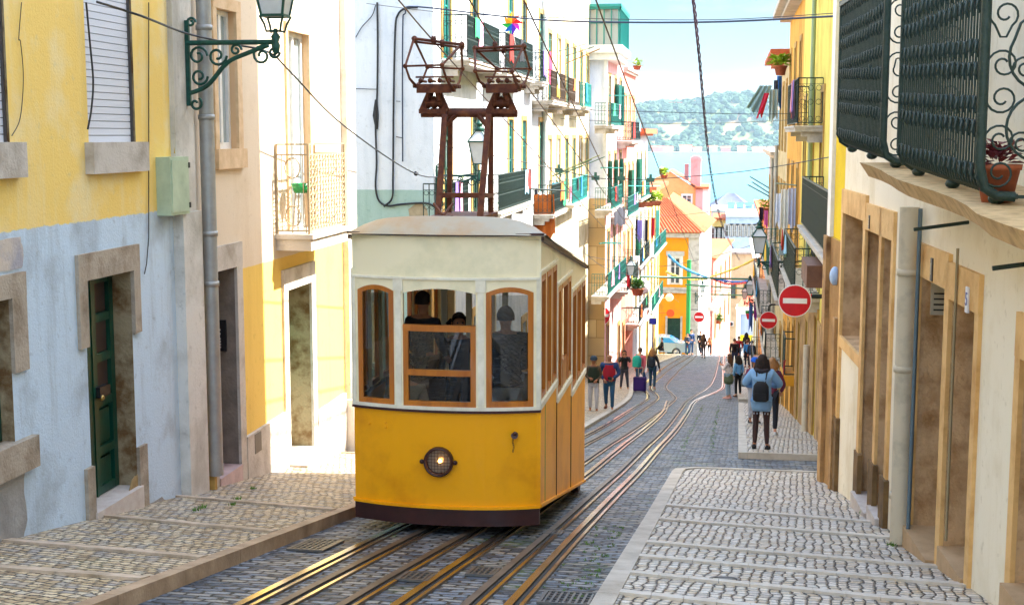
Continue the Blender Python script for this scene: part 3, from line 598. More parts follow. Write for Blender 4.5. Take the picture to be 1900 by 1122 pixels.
m=MB(); [m.bar(T(b_a0+.4+dx,zfl,.25+dy),T(b_a0+.4+dx*.6,zfl+.55,.25+dy*.6),.015) for dx in (-.12,.12) for dy in (-.1,.1)]; m.build('stand',CREAM_IRON,t)
# intercom
q=FL.rect(412,440,598,657,425); 
t=thing('intercom','black door intercom panel with buttons inside the dark doorway','intercom',FL.T(d1_[1],q[2],-.1))
zA=e(425,657)[1]; zB=e(425,598)[1]; m=MB(); FL.box(m,d1_[1]-.03,d1_[1]-.001,zA,zB,-.38,-.12); m.build('case',BLACK,t)
m=MB()
for i in range(3):
    for j in range(4): m.box(*(lambda c:(c.x-.012,c.x+.012,c.y-.006,c.y+.004,c.z-.008,c.z+.008))(FL.T(d1_[1]-.032,zA+.05+j*.035,-.3+i*.05)))
for j in range(2):
    for i in range(2): m.ball(FL.T(d1_[1]-.032,zA+.22+j*.05,-.3+i*.1),.012,8,5)
m.build('button',mat('pale_button',(.5,.5,.5),.4),t)
# cables on the left wall
def cable(pts,r,label,cat='cable',mt=None,name='cable',n=5,group=None):
    m=MB(); m.tube(pts,r,n); return tag(m.build(name,mt or CABLE),label,cat,group)
def smooth(P,k=6):
    P=[Vector(p) for p in P]; out=[]
    for i in range(len(P)-1):
        p0=P[max(i-1,0)];p1=P[i];p2=P[i+1];p3=P[min(i+2,len(P)-1)]
        for j in range(k):
            t=j/k; out.append(.5*((2*p1)+(p2-p0)*t+(2*p0-5*p1+4*p2-p3)*t*t+(3*p1-p0-3*p2+p3)*t**3))
    return out+[P[-1]]
W_=lambda px,py,d=.02:FL.T(*FL.at(px,py,d),d)
cable([W_(276,y) for y in (5,150,300,395)]+[W_(276,440),W_(272,490),W_(268,508)],.006,'thin dark cable running down the yellow wall beside the meter box')
cable(smooth([W_(x,y,.06) for x,y in ((160,5),(168,90),(173,150),(170,200),(163,240))]),.01,'loose dark cable hanging across the roller shutter')
cable(smooth([W_(x,y) for x,y in ((40,5),(35,70),(38,78),(43,130),(42,180),(36,225),(22,252))]),.004,'thin looped wire on the yellow wall near the left edge')
cable([W_(324,y,.04) for y in (5,140,285)],.012,'thin yellowish conduit on the yellow wall by the pilaster',mt=mat('yellow_conduit',hx('b99a50'),.7))
# ------------------------------------------------ near right house
RA=(1.97-.052*-0,10.3); FR=Fac((1.62+.052*13,4),(1.62,17),-1)
PWH=plaster('cream_white_plaster',hx('f5ecd6'),hx('dccdaa'),amount=(.5,.85),bump=.12)
OCH=mat('ochre_stone',hx('e6bc7c'),.8,col2=hx('bd8a4a'),scale=3,mix=(.45,.75),bump=.4,bscale=22)
RVS=mat('warm_reveal_stone',hx('d2ae84'),.9,col2=hx('a27a4e'),scale=3.5,mix=(.42,.68),bump=.8,bscale=24)
h2=thing('townhouse','cream house with deep ochre stone doorways, nearest on the right','house',(2.2,10,gz(10)))
aE=FR.a(1560,600)
def hr(x0,x1,yt,yb,zx): return FR.rect(x0,x1,yt,yb,zx)
aR=FR.a
holes=[]; specs=[]
for (x0,x1,ytop,zx,kind) in ((1563,1602,400,1583,'win'),(1604,1631,428,1618,'door'),(1636,1654,440,1645,'door'),(1708,1757,522,1733,'door'),(1766,1815,566,1790,'door'),(1905,2060,700,1960,'door')):
    A1=aR(x0);A0=aR(x1); z1=FR.at(zx,ytop)[1]; yy=FR.T((A0+A1)/2,0).y
    z0=gz(yy)+.22 if kind=='door' else FR.at(1580,640)[1]
    specs.append((A0,A1,z0,z1,.42,2,kind,yy)); holes.append((A0,A1,z0,z1,.42,2))
zR1=13.5; aS=-3
wl=MB(); FR.wall(wl,aS,aE,-5.8,zR1,holes); shell(FR,wl,aS,aE,-5.8,zR1,3.2); wl.build('wall',[PWH,RVS,RVS],h2)
for i,(A0,A1,z0,z1,dp,_,kind,yy) in enumerate(specs):
    if kind=='door':
        d=panel_door(h2,FR,(A0,A1,z0,z1),mat('brown_door',(.07,.035,.02),.5),.44,1,name='door')
        sw=.13
        stone_trim(d,FR,[(A0-sw,A0,gz(yy)-.4,z1),(A1,A1+sw,gz(yy)-.5,z1),(A0-sw,A1+sw,z1,z1+.3)],OCH,proud=.03)
        step_(h2,FR,A0+.01,A1-.01,z0,.2,-.4,.10 if i!=4 else .05,MARBLE if i<3 else mat('tan_step',hx('c9a982'),.6,col2=hx('a98a64'),scale=4))
        m=MB(); FR.box(m,A0-.0,A0+.06,z0-.3,z0+.75,-.4,.0); 
    else:
        w=window(h2,FR,(A0,A1,z0,z1),WHITE,PANE,.4,.05,2,1)
        stone_trim(w,FR,[(A0-.13,A0,gz(yy)-.4,z1),(A1,A1+.13,gz(yy)-.5,z1),(A0-.13,A1+.13,z1,z1+.3),(A0,A1,z0-.14,z0)],OCH)
# lower dark stone bases by the far doors
for x,yt in ((1604,850),(1633,870),(1561,780),(1655,900)):
    m=MB(); a=aR(x); z=FR.at(x,yt)[1]; FR.box(m,a-.16,a+.14,gz(FR.T(a,0).y)-.6,z,-.001,.055); m.build('stone_base',mat('dirty_base_stone',hx('8a6c42'),.9,col2=hx('4a3720'),scale=3,bump=.6),h2)
m=MB(); FR.box(m,aS,aE,zR1,zR1+.25,-3.2,.4); m.build('roof',TERRA,h2)
# number plates above doors
def plate(px,py,w_,h_,txt,bgc,fg,label):
    a,z=FR.at(px,py,.04); t=thing('number_plate',label,'plate',FR.T(a,z,.04)); m=MB(); FR.box(m,a-w_/2,a+w_/2,z-h_/2,z+h_/2,.033,.048); m.build('plate',mat('plate_'+txt+str(int(bgc[0]*99)),bgc,.4),t)
    cu=bpy.data.curves.new('digits','FONT'); cu.body=txt; cu.size=h_*.75; cu.align_x='CENTER'; cu.align_y='CENTER'; cu.extrude=.002
    o=bpy.data.objects.new('digits',cu); me=bpy.data.meshes.new_from_object(o); bpy.data.objects.remove(o)
    ob=bpy.data.objects.new('digits',me); COL.objects.link(ob); me.materials.append(mat('digits_'+txt,fg,.4))
    M=Matrix((-FR.u,Vector((0,0,1)),FR.n)).transposed().to_4x4(); M.translation=FR.T(a,z,.05); me.transform(Matrix.Translation(-Vector(t.location))@M); ob.parent=t
plate(1729,500,.075,.2,'1',(.05,.04,.035),(.5,.45,.35),'dark narrow number plate on the lintel of the door right of the fat drainpipe')
plate(1795,556,.09,.2,'5',(.75,.78,.85),(.05,.07,.3),'white number plate with blue edge on the nearer lintel')
plate(1613,412,.06,.15,'3',(.1,.07,.05),(.5,.4,.25),'small dark number plate on the far door lintel of the cream house')
# fat drainpipe + thin pipes
a,z=FR.at(1672,1010,.1); top=FR.at(1690,385,.12)[1]
drainpipe([FR.T(a+.12,top,.11),FR.T(a+.1,-1.6,.11),FR.T(a+.04,gz(FR.T(a,0).y)+.12,.11)],.09,'fat cream drainpipe on the near right house wall',mat('cream_pipe',hx('cfc4ac'),.6,col2=hx('9a9482'),scale=2.5,mix=(.5,.75)),[FR.T(a+.09,FR.at(1685,y,.11)[1],.11) for y in (505,690,940)])
a2=FR.at(1702,600,.06)[0]; cable([FR.T(a2+.0,top,.07),FR.T(a2-.0,-2,.07),FR.T(a2+.02,gz(12)+.1,.07)],.02,'thin blue-grey pipe beside the fat drainpipe','pipe',mat('blue_grey_pipe',hx('5f7480'),.5),'thin_pipe')
a3=FR.at(1769,600,.06)[0]; cable([FR.T(a3,-.9,.05),FR.T(a3,-3.3,.05)],.012,'thin grey conduit between the two nearest right doorways','pipe',mat('conduit',hx('9a8c6c'),.6),'conduit')
# letter boxes / utility door
q=FR.rect(1737,1757,540,608,1747); t=thing('letter_box','grey metal letter box inside the doorway right of the drainpipe','letter box',FR.T(q[1],q[2],-.1))
A1=specs[3][1]; m=MB(); FR.box(m,A1-.05,A1-.001,q[2],q[3],-.3,-.08); m.build('case',mat('grey_box',hx('b5ad98'),.5),t)
m=MB(); [FR.box(m,A1-.056,A1-.05,q[2]+.04+i*.05,q[2]+.055+i*.05,-.28,-.1) for i in range(4)]; m.build('slot',BLACK,t)
# protruding iron hooks
for px,py,lb in ((1725,412,'black iron stay under the near balcony, left one'),(1880,480,'black iron stay under the near balcony, at the right edge')):
    a,z=FR.at(px,py,.3); m=MB(); m.tube([FR.T(a,z,.0),FR.T(a,z-.06,.42)],.016,6); tag(m.build('iron_stay',IRON),lb,'bracket')
# ------------------------------------------------ right balconies
BD=.62
zs1=FR.at(1850,395,.7)[1]
zsl=FR.at(1700,350,BD+.06)[1]; zbt=FR.at(1700,372,BD+.06)[1]
aF=FR.at(1596,315,BD+.06)[0]
_a0,_z0=FR.at(1600,303,BD+.06); _a1,_z1=FR.at(1850,402,BD+.06)
def ZS(a): return _z0+(_z1-_z0)*(a-_a0)/(_a1-_a0)
OCB=mat('balcony_stone',hx('cfae7c'),.9,col2=hx('a98a5c'),scale=9,mix=(.42,.7),bump=.3,bscale=30)
m=MB(); k=22; a_=0.0
vs=[]
for i in range(k):
    u0=aS+(aF-aS)*i/k; u1=aS+(aF-aS)*(i+1)/k
    f=lambda u:BD+.07+.03*math.sin(u*2.3)+(.03 if u<4 else 0)
    t0=ZS(u0);t1=ZS(u1); l0=t0-.15;l1=t1-.15
    T=FR.T; m.hexa([T(u0,l0,0),T(u1,l1,0),T(u1,l1+.03,f(u1)-.08),T(u0,l0+.03,f(u0)-.08),T(u0,t0,0),T(u1,t1,0),T(u1,t1,f(u1)),T(u0,t0,f(u0))])
bs=m.build('balcony',OCB,h2,'long ochre stone balcony slab with two dark green belly grilles')
def belly(x0,x1,label):
    """iron balcony front with dense leafy bars that belly in at the foot; scrollwork at the near end"""
    A0=FR.at(x1,250,BD)[0]; A1=FR.at(x0,250,BD)[0]; zsl=ZS((A0+A1)/2); zb_=zsl+.16; sh_=lambda a:ZS(a)-zsl; zt_=1.28; T=FR.T; m=MB()
    T=lambda a,z,d=0:FR.T(a,z+(ZS(a)-zsl if z<.6 else 0),d)
    prof=[(BD-.2,zsl+.05),(BD-.1,zsl+.055),(BD-.03,zsl+.1),(BD,zb_+.06),(BD,zt_)]
    n_=int((A1-A0)/.072)
    for i in range(n_+1):
        a=A0+(A1-A0)*i/n_; m.tube([T(a,z,d) for d,z in prof],.0078,5,cap=False)
        if i%2==0:
            for zz in [zb_+.02]+[zb_+.33*j+o for j in range(1,5) for o in (-.06,.07)]:
                if zz>zt_: continue
                q=random.uniform(-.008,.008)+zz
                for s_ in (-1,1): m.tube([T(a,q-.045,BD+.006),T(a+s_*.014,q-.01,BD+.02),T(a+s_*.02,q+.04,BD+.014),T(a+s_*.034,q+.055,BD+.02)],[.006,.011,.01,.004],5,mi=1)
    for z in (zb_+.3,zb_+.63,zb_+.96): m.bar(T(A0,z,BD-.004),T(A1,z,BD-.004),.014)
    for a in (A0-.01,A1+.01): m.tube([T(a,z,d+.006) for d,z in prof],.03 if a<A0 else .024,8,mi=0)
    m.bar(T(A0,zsl+.05,BD-.2),T(A1,zsl+.05,BD-.2),.03); m.bar(T(A0-.02,zt_,BD),T(A1+.02,zt_,BD),.07,.05)
    # end scrolls
    def scroll(c0,d0,z0,r,s=1,turn=1.4,rr=.007):
        pts=[]
        for j in range(22):
            t=j/21*turn*2*PI; q=r*(1-.72*j/21); pts.append(T(c0,z0+s*q*math.sin(t),d0+q*math.cos(t)))
        m.tube(pts,rr,5)
    for a in (A0-.01,):
        m.bar(T(a,zsl+.05,0),T(a,zsl+.05,BD-.2),.02); m.bar(T(a,zt_,0),T(a,zt_,BD),.04)
        for d in (BD*.5,): m.tube([T(a,zsl+.05,d),T(a,zt_,d)],.008,5)
        for z in (zb_+.08,zb_+.5,zb_+.92):
            for d,r,s in ((BD-.1,.09,1),(BD-.1,.09,-1),(.12,.1,1),(.12,.1,-1),(BD*.5+.09,.07,1),(BD*.5-.09,.07,-1)): scroll(a,d,z+s*r*1.05+.04,r,s)
        for z in (zb_+.28,zb_+.68):
            m.tube([T(a,z+.19*math.sin(t),.3+.19*math.cos(t)) for t in [2*PI*j/24 for j in range(24)]],.009,5,closed=True,cap=False)
    m.build('grille',[IRON,mat('iron_leaves',(.012,.035,.035),.3,.3,col2=(.05,.085,.085),scale=30)],bs,label)
    for a in (A0+.1,(A0+A1)/2,A1-.1): f=MB(); f.ball(T(a,zsl+.03,BD-.12),.05,8,6,sc=(1,1,.7)); f.build('foot',IRON,bs)
belly(1672,1822,'nearer belly grille with wide leafy bars'); belly(1557,1640,'farther belly grille, partly behind the nearer one')
def plant(x,y,z,r,pr,ph,leafc,label,n=60,leafl=.14,leafw=.05,potm=None,name='potted_plant',up=.5,group=None,spread=1.):
    t=thing(name,label,'potted plant',(x,y,z),0,group)
    m=MB(); m.lathe([(0,0),(pr*.7,0),(pr,ph*.85),(pr*1.08,ph*.85),(pr*1.1,ph),(pr*.98,ph),(pr*.95,ph*.9),(0,ph*.88)],(x,y,z),16); m.build('pot',potm or TERRA,t)
    m=MB()
    for i in range(n):
        a=random.random()*2*PI; el=random.uniform(-.1,1.3); ln=leafl*random.uniform(.6,1.2)
        o=Vector((x,y,z+ph))+Vector((math.cos(a),math.sin(a),0))*random.random()*r*.6+Vector((0,0,random.random()*r*up*2))
        d=Vector((math.cos(a)*math.cos(el),math.sin(a)*math.cos(el),math.sin(el)*.8)); s_=d.cross(Vector((0,0,1))).normalized()*leafw*random.uniform(.5,1)
        m.add([o,o+d*ln*.5+s_,o+d*ln-Vector((0,0,ln*.2)),o+d*ln*.5-s_],[(0,1,2,3)],0)
    m.build('leaves',leafc,t); return t
LEAF=mat('leaf_green',(.05,.16,.02),.5,col2=(.12,.26,.04),scale=14); LEAFR=mat('leaf_dark_red',(.14,.012,.03),.5,col2=(.22,.05,.05),scale=20)
T=FR.T; A0n=FR.at(1822,250,BD)[0]; pp=T(*[FR.at(1845,360,BD*.62)[0],0],BD*.62)
pc=atY(1850,358,FR.T(A0n+.2,0,.3).y); 
plant(pc.x,pc.y,ZS(A0n)+.01,.12,.125,.22,LEAFR,'terracotta pot with a dark red leafed plant on the near right balcony',70,.13,.03)
m=MB(); m.lathe([(0,0),(.09,0),(.11,.02),(.1,.02)],(pc.x,pc.y,zsl+.0),16)

def patch(root,fac,P,mt,d=.006,name='bare_patch'):
    pts=[fac.at(x,y,d) for x,y in P]; V=[]
    for i in range(len(pts)):
        a,b=pts[i],pts[(i+1)%len(pts)]
        for j in range(4): t=j/4; V.append((a[0]+(b[0]-a[0])*t+random.uniform(-.012,.012),a[1]+(b[1]-a[1])*t+random.uniform(-.015,.015)))
    m=MB(); top=[fac.T(a,z,d) for a,z in V]; m.poly(top); n=len(top); bot=[fac.T(a,z,-.002) for a,z in V]; m.add(top+bot,[(i,(i+1)%n,n+(i+1)%n,n+i) for i in range(n)]); m.build(name,mt,root)
CEM=mat('cement_render',hx('a3a09c'),.95,col2=hx('7d7a76'),scale=3,bump=.5,bscale=25); CEMW=mat('mauve_old_render',hx('c9bcae'),.95,col2=hx('a3a0a8'),scale=4,mix=(.4,.65),bump=.5,bscale=25)
patch(h0,FL,[(-60,850),(30,838),(50,845),(44,900),(52,960),(40,1015),(-60,1045)],CEM)
patch(h0,FL,[(-60,452),(38,440),(44,470),(40,500),(-60,510)],CEMW)
patch(h0,FL,[(228,955),(245,890),(262,872),(268,905),(262,948)],mat('ochre_stain_render',hx('b09668'),.95,col2=hx('7c6238'),scale=5),.004)
patch(h0,FL,[(268,940),(300,920),(322,935),(322,956),(270,962)],CEM,.004)
# ------------------------------------------------ yellow tram
YF=12.95
XRt=atY(1001,800,YF).x; XLt=atY(658,800,YF).x; XCt=(XRt+XLt)/2; HW=(XRt-XLt)/2
zz_=lambda y,x=1001,Y=YF: atY(x,y,Y).z
YB=atX(1086,600,XRt).y; LEN=YB-YF
YEL=mat('tram_yellow',hx('ffb00c'),.42,col2=hx('de8c08'),scale=1.8,mix=(.48,.8),coat=.08,spec=.3,bump=.05,bscale=3)
TCR=mat('tram_cream',hx('fbf0cc'),.4,col2=hx('cfcba4'),scale=2.2,mix=(.5,.85),coat=.2,bump=.05,bscale=3)
TWH=mat('tram_white_trim',hx('fbf5e2'),.5,col2=hx('ddd6c0'),scale=6)
TWD=mat('tram_varnished_wood',hx('c97a22'),.35,col2=hx('9c5314'),scale=7,mix=(.35,.7),stretch=(1,1,.15),coat=.4)
TBR=mat('tram_dark_brown',hx('43211f'),.45,col2=hx('2c1413'),scale=5)
TRF=mat('tram_roof_paint',hx('b0a58c'),.5,col2=hx('b58a52'),scale=1.6,mix=(.42,.7),bump=.15,bscale=12)
RST=mat('rusty_brown_iron',hx('54281a'),.65,.3,col2=hx('7a4322'),scale=9,mix=(.4,.7),bump=.3,bscale=40)
TIN=mat('tram_interior_wood',hx('5a3a1e'),.5,col2=hx('3c2411'),scale=4)
tram=thing('tram','yellow and cream funicular tram with brown window frames climbing the rails','tram',(XCt,(YF+YB)/2,gz((YF+YB)/2)))
BOW=.17
class TF(Fac):
    """curved tram front: a = 0..2*HW from left to right, d outward (towards the camera)"""
    def __init__(s): s.W=2*HW; s.n=Vector((0,-1,0)); s.u=Vector((1,0,0))
    def T(s,a,z,d=0):
        u=a/HW-1; return Vector((XLt+a,YF-BOW*(1-abs(u)**2.2)-d,z))
    def at(s,px,py,d=0):
        a=HW
        for _ in range(6): Y=s.T(a,0,d).y; p=atY(px,py,Y); a=min(max(p.x-XLt,-.1),s.W+.1)
        return (a,p.z)
    def seg(s,a0,a1): k=max(1,int(math.ceil(abs(a1-a0)/.11))); return [a0+(a1-a0)*i/k for i in range(k+1)]
    def box(s,mb,a0,a1,z0,z1,d0,d1,mi=0):
        sg=s.seg(a0,a1)
        for p,q in zip(sg,sg[1:]):
            T=s.T; mb.hexa([T(p,z0,d0),T(q,z0,d0),T(q,z0,d1),T(p,z0,d1),T(p,z1,d0),T(q,z1,d0),T(q,z1,d1),T(p,z1,d1)],mi)
        return mb
    def wall(s,mb,a0,a1,z0,z1,holes=(),mi=0,rmi=1,split=None):
        As=sorted(set(s.seg(a0,a1))|{h[i] for h in holes for i in (0,1)}); Zs=sorted({z0,z1}|{h[i] for h in holes for i in (2,3)})
        for i in range(len(As)-1):
            for j in range(len(Zs)-1):
                ca=(As[i]+As[i+1])/2; cz=(Zs[j]+Zs[j+1])/2
                if any(h[0]<ca<h[1] and h[2]<cz<h[3] for h in holes): continue
                mb.add([s.T(As[i],Zs[j]),s.T(As[i+1],Zs[j]),s.T(As[i+1],Zs[j+1]),s.T(As[i],Zs[j+1])],[(0,1,2,3)],mi,True)
        for h in holes: Fac.wall.__get__(s)  # no-op
tf=TF(); te=tf.at
zTop=te(830,437)[1]; zM=te(830,517)[1]; zBelt=te(830,763)[1]; zBump=te(830,942)[1]; zBot=te(830,966)[1]
fh=[]; 
for x0,x1,yt,yb in ((665,731,528,750),(748,883,536,757),(902,990,533,757)): fh.append((te(x0,650)[0],te(x1,650)[0],te((x0+x1)/2,yb)[1],te((x0+x1)/2,yt)[1]))
# front shell
m=MB(); tf.wall(m,0,tf.W,zBump+.01,zBelt); front=m.build('front_panel',YEL,tram,'yellow curved front panel')
m=MB(); tf.wall(m,0,tf.W,zBelt,zM,fh); tf.wall(m,0,tf.W,zM,zTop)
for h in fh:      # thickness of the window openings and arched heads
    for a in h[:2]: m.quad(tf.T(a,h[2],0),tf.T(a,h[3],0),tf.T(a,h[3],-.06),tf.T(a,h[2],-.06))
    n_=10; rise=.055 if h is not fh[1] else .05
    for i in range(n_):
        t0=i/n_; t1=(i+1)/n_; f=lambda t:h[3]-rise*(2*t-1)**2
        p=lambda t,z,d:tf.T(h[0]+(h[1]-h[0])*t,z,d)
        m.quad(p(t0,f(t0),-.001),p(t1,f(t1),-.001),p(t1,h[3],-.001),p(t0,h[3],-.001)); m.quad(p(t0,f(t0),-.05),p(t1,f(t1),-.05),p(t1,f(t1),-.001),p(t0,f(t0),-.001))
m.build('front_window_wall',TCR,tram)
m=MB(); tf.box(m,-.01,tf.W+.01,zM-.012,zM+.012,0,.022); tf.box(m,-.01,tf.W+.01,zBelt+.012,zBelt+.045,0,.02)
for c in (te(739.5,650)[0],te(892.5,650)[0]): 
    tf.box(m,c-.03,c+.03,zBelt+.045,zM-.012,0,.012); tf.box(m,c-.05,c+.05,zM-.13,zM-.012,.001,.018)
for a in (0,tf.W-.03): tf.box(m,a,a+.03,zBelt+.045,zM-.012,0,.012)
m.build('front_moulding',TWH,tram)
m=MB(); tf.box(m,-.015,tf.W+.015,zBelt-.012,zBelt+.012,0,.03); m.build('belt_trim',TBR,tram)
m=MB(); tf.box(m,-.01,tf.W+.012,zBump-.004,zBump+.02,0,.035)
for i in range(14): m.ball(tf.T(.08+i*(tf.W-.16)/13,zBump+.008,.037),.008,6,4)
m.build('bumper_strip',YEL,tram)
m=MB(); tf.box(m,.0,tf.W,zBot-.045,zBump-.004,-.06,.012); m.build('front_skirt',TBR,tram)
for a,z in ((te(686,770)[0],te(686,785)[1]),(te(716,783)[0],te(716,783)[1]),(te(716,790)[0],te(716,792)[1])):
    m=MB(); m.ball(tf.T(a,z,.005),.012,7,4); m.build('rivet',YEL,front)
# front windows
def tramwin(h,rise,open_top=0,nm='front_window',mid=None,fw=.052):
    m=MB(); B_=tf.box; n_=10
    zt=h[3]; zo=h[2]+(h[3]-h[2])*(1-open_top)
    ztop=zo if open_top else zt-rise
    B_(m,h[0],h[0]+fw,h[2],ztop-.01,-.045,.006); B_(m,h[1]-fw,h[1],h[2],ztop-.01,-.045,.006); B_(m,h[0]+fw,h[1]-fw,h[2],h[2]+fw*1.25,-.045,.003)
    if open_top: B_(m,h[0]-.0,h[1],zo-fw*1.2,zo,-.046,.012)
    else:
        for i in range(n_):
            t0=i/n_;t1=(i+1)/n_; f=lambda t:zt-rise*(2*t-1)**2; p=lambda t,z,d:tf.T(h[0]+(h[1]-h[0])*t,z,d)
            z0,z1=f(t0),f(t1)
            m.hexa([p(t0,z0-fw*.9,-.044),p(t1,z1-fw*.9,-.044),p(t1,z1-fw*.9,.004),p(t0,z0-fw*.9,.004),p(t0,z0,-.044),p(t1,z1,-.044),p(t1,z1,.004),p(t0,z0,.004)])
    if mid is not None: B_(m,h[0]+fw,h[1]-fw,mid-.03,mid+.03,-.045,.004)
    w=m.build(nm,TWD,tram)
    g=MB(); sg=tf.seg(h[0]+fw*.8,h[1]-fw*.8)
    for p,q in zip(sg,sg[1:]): g.quad(tf.T(p,h[2]+fw,-.025),tf.T(q,h[2]+fw,-.025),tf.T(q,ztop-fw*.5,-.025),tf.T(p,ztop-fw*.5,-.025))
    g.build('pane',GLASS,w); return w
tramwin(fh[0],.055); tramwin(fh[2],.055)
tramwin(fh[1],.05,open_top=(603-536)/(757-536),mid=te(815,692)[1])
# headlight
ha,hz=te(815,855); hc=tf.T(ha,hz,0); hl=MB(); r=.148
hl.lathe([(r*.8,.0),(r,.0),(r,-.06),(r*.93,-.075),(r*.82,-.06),(r*.8,-.03)],hc,28,axis='y')
for s in (-1,1): hl.ball(hc+Vector((s*(r+.02),-.04,0)),.024,8,6); hl.bar(hc+Vector((s*(r-.01),-.035,0)),hc+Vector((s*(r+.02),-.035,0)),.025)
H_=hl.build('headlight',TBR,tram,'round caged headlight, lit')
m=MB(); m.lathe([(0,-.01),(r*.8,-.012)],hc,24,axis='y'); m.build('reflector',mat('reflector',(.35,.3,.24),.35,.7),H_)
m=MB(); m.ball(hc+Vector((.015,-.035,.01)),.02,8,6); m.build('bulb',mat('lit_bulb',(1,.7,.3),.5,emit=(1,.5,.14),es=2.2),H_)
m=MB()
for i in range(-3,4):
    o=i*.032; L_=math.sqrt(max(0,(r*.85)**2-o*o)); m.tube([hc+Vector((o,-.062,-L_)),hc+Vector((o,-.078,0)),hc+Vector((o,-.062,L_))],.0025,4); m.tube([hc+Vector((-L_,-.062,o)),hc+Vector((0,-.078,o)),hc+Vector((L_,-.062,o))],.0025,4)
m.build('guard',TBR,H_)
# socket with chain
a,z=te(956,806); c=tf.T(a,z,0); m=MB(); m.tube([c,c+Vector((0,-.05,0)),c+Vector((.005,-.09,.01))],[.03,.026,.034],10); m.ball(c+Vector((.01,-.09,.03)),.022,8,6)
for i in range(8):
    q=c+Vector((-.012-.004*math.sin(i),-.05,-.03-i*.018)); m.tube([q+Vector((.006*math.cos(t),.004*math.sin(t)*(i%2),.011*math.sin(t))) for t in [2*PI*j/6 for j in range(6)]],.0025,3,closed=True,cap=False)
m.build('socket',TBR,tram,'brown socket with a hanging chain')
# sides
zF0=te(1000,440)[1]; zR0=atX(1003,442,XRt).z; zRb=atX(1086,497,XRt).z; slr=(zRb-zR0)/LEN
zbF=zBump; zbB=atX(1084,893,XRt).z
ysp=[YF,atX(1033,600,XRt).y,atX(1060,600,XRt).y,YB]
sill=[atX(1018,732,XRt).z,atX(1047,722,XRt).z,atX(1073,710,XRt).z]
mou=[atX(1018,493,XRt).z,atX(1050,512,XRt).z,atX(1076,522,XRt).z]
def side(X,sg,nm):
    f=Fac((X,YF),(X,YB),1 if sg>0 else -1); T=f.T
    lo=MB();up=MB();tr=MB()
    for k in range(3):
        a0=ysp[k]-YF;a1=ysp[k+1]-YF; zb=lambda a:zbF+(zbB-zbF)*a/LEN; zt=lambda a:zR0+slr*a
        lo.quad(T(a0,zb(a0)),T(a1,zb(a1)),T(a1,sill[k]),T(a0,sill[k]))
        w=(a1-a0); n_=3; hs=[]
        for i in range(n_):
            if k==1: c0,c1=((.07,.27),(.33,.72),(.78,.95))[i]
            else: c0,c1=(i/n_+.055,(i+1)/n_-.03)
            hs.append((a0+w*c0,a0+w*c1,sill[k]+.07,mou[k]-.05))
        f.wall(up,a0,a1,sill[k],mou[k],[h+(.05,0) for h in hs],0,0)
        up.quad(T(a0,mou[k]),T(a1,mou[k]),T(a1,zt(a1)),T(a0,zt(a0)))
        f.box(tr,a0+.0,a1,mou[k]-.012,mou[k]+.014,0,.018); f.box(tr,a0,a1,sill[k]-.015,sill[k]+.045,0,.02)
        f.box(tr,a0-.012 if k else 0.0,a0+.02,(sill[k] if k==0 else sill[k])-.0,mou[k]-.012,0,.015)
        f.box(tr,a0-.02,a0+.012,sill[k]-.01,mou[k],.002,.012) if k==0 else None
        for i,h in enumerate(hs):
            m=MB(); fw=.035; zt_=h[3]-(0 if not(k==1 and i==1) else 0)
            f.box(m,h[0],h[0]+fw,h[2],h[3],-.04,.008); f.box(m,h[1]-fw,h[1],h[2],h[3],-.04,.008); f.box(m,h[0]+fw,h[1]-fw,h[3]-fw*1.6,h[3],-.039,.006)
            if k==1 and i==1: f.box(m,h[0]+fw,h[1]-fw,h[2]-.0,h[2]+.3,-.04,.0)
            else: f.box(m,h[0]+fw,h[1]-fw,h[2],h[2]+fw*1.5,-.039,.006)
            ww=m.build('side_window',TWD,tram)
            if not(k==1 and i==1):
                g=MB(); g.quad(T(h[0]+fw*.8,h[2]+fw,-.02),T(h[1]-fw*.8,h[2]+fw,-.02),T(h[1]-fw*.8,h[3]-fw,-.02),T(h[0]+fw*.8,h[3]-fw,-.02)); g.build('pane',GLASS,ww)
    P=lo.build('side_panel',[YEL],tram)
    s_=MB()
    for k in (1,2): a=ysp[k]-YF; s_.hexa([T(a-.008,zbF+(zbB-zbF)*a/LEN,0),T(a+.008,zbF+(zbB-zbF)*a/LEN,0),T(a+.008,zbF+(zbB-zbF)*a/LEN,.008),T(a-.008,zbF+(zbB-zbF)*a/LEN,.008),T(a-.008,sill[k-1],0),T(a+.008,sill[k-1],0),T(a+.008,sill[k-1],.008),T(a-.008,sill[k-1],.008)])
    s_.build('seam',TBR,P)
    g=MB(); a=.42; g.hexa([T(a,zbF+(zbB-zbF)*a/LEN+.02,0),T(a+.03,zbF+(zbB-zbF)*a/LEN+.02,0),T(a+.03,zbF+(zbB-zbF)*a/LEN+.02,.003),T(a,zbF+(zbB-zbF)*a/LEN+.02,.003),T(a,sill[0]-.03,0),T(a+.03,sill[0]-.03,0),T(a+.03,sill[0]-.03,.003),T(a,sill[0]-.03,.003)])
    g.build('stripe',mat('olive_stripe',hx('7f9a3a'),.5),P)
    up.build('side_window_wall',TCR,tram); tr.build('side_moulding',TWH,tram)
    b=MB(); b.hexa([T(-.0,zbF-.0,.0),T(LEN,zbB,.0),T(LEN,zbB,.025),T(-.0,zbF,.025),T(0,zbF+.03,0),T(LEN,zbB+.03,0),T(LEN,zbB+.03,.025),T(0,zbF+.03,.025)]); b.build('bottom_rail',YEL,tram)
side(XRt,1,'right'); side(XLt,-1,'left')
m=MB(); m.box(XRt-.03,XRt+.012,YF-.012,YF+.03,zBelt,zTop); m.box(XRt-.03,XRt+.014,YF-.014,YF+.03,zBump,zBelt-.013,1); m.build('corner_post',[TCR,YEL],tram)
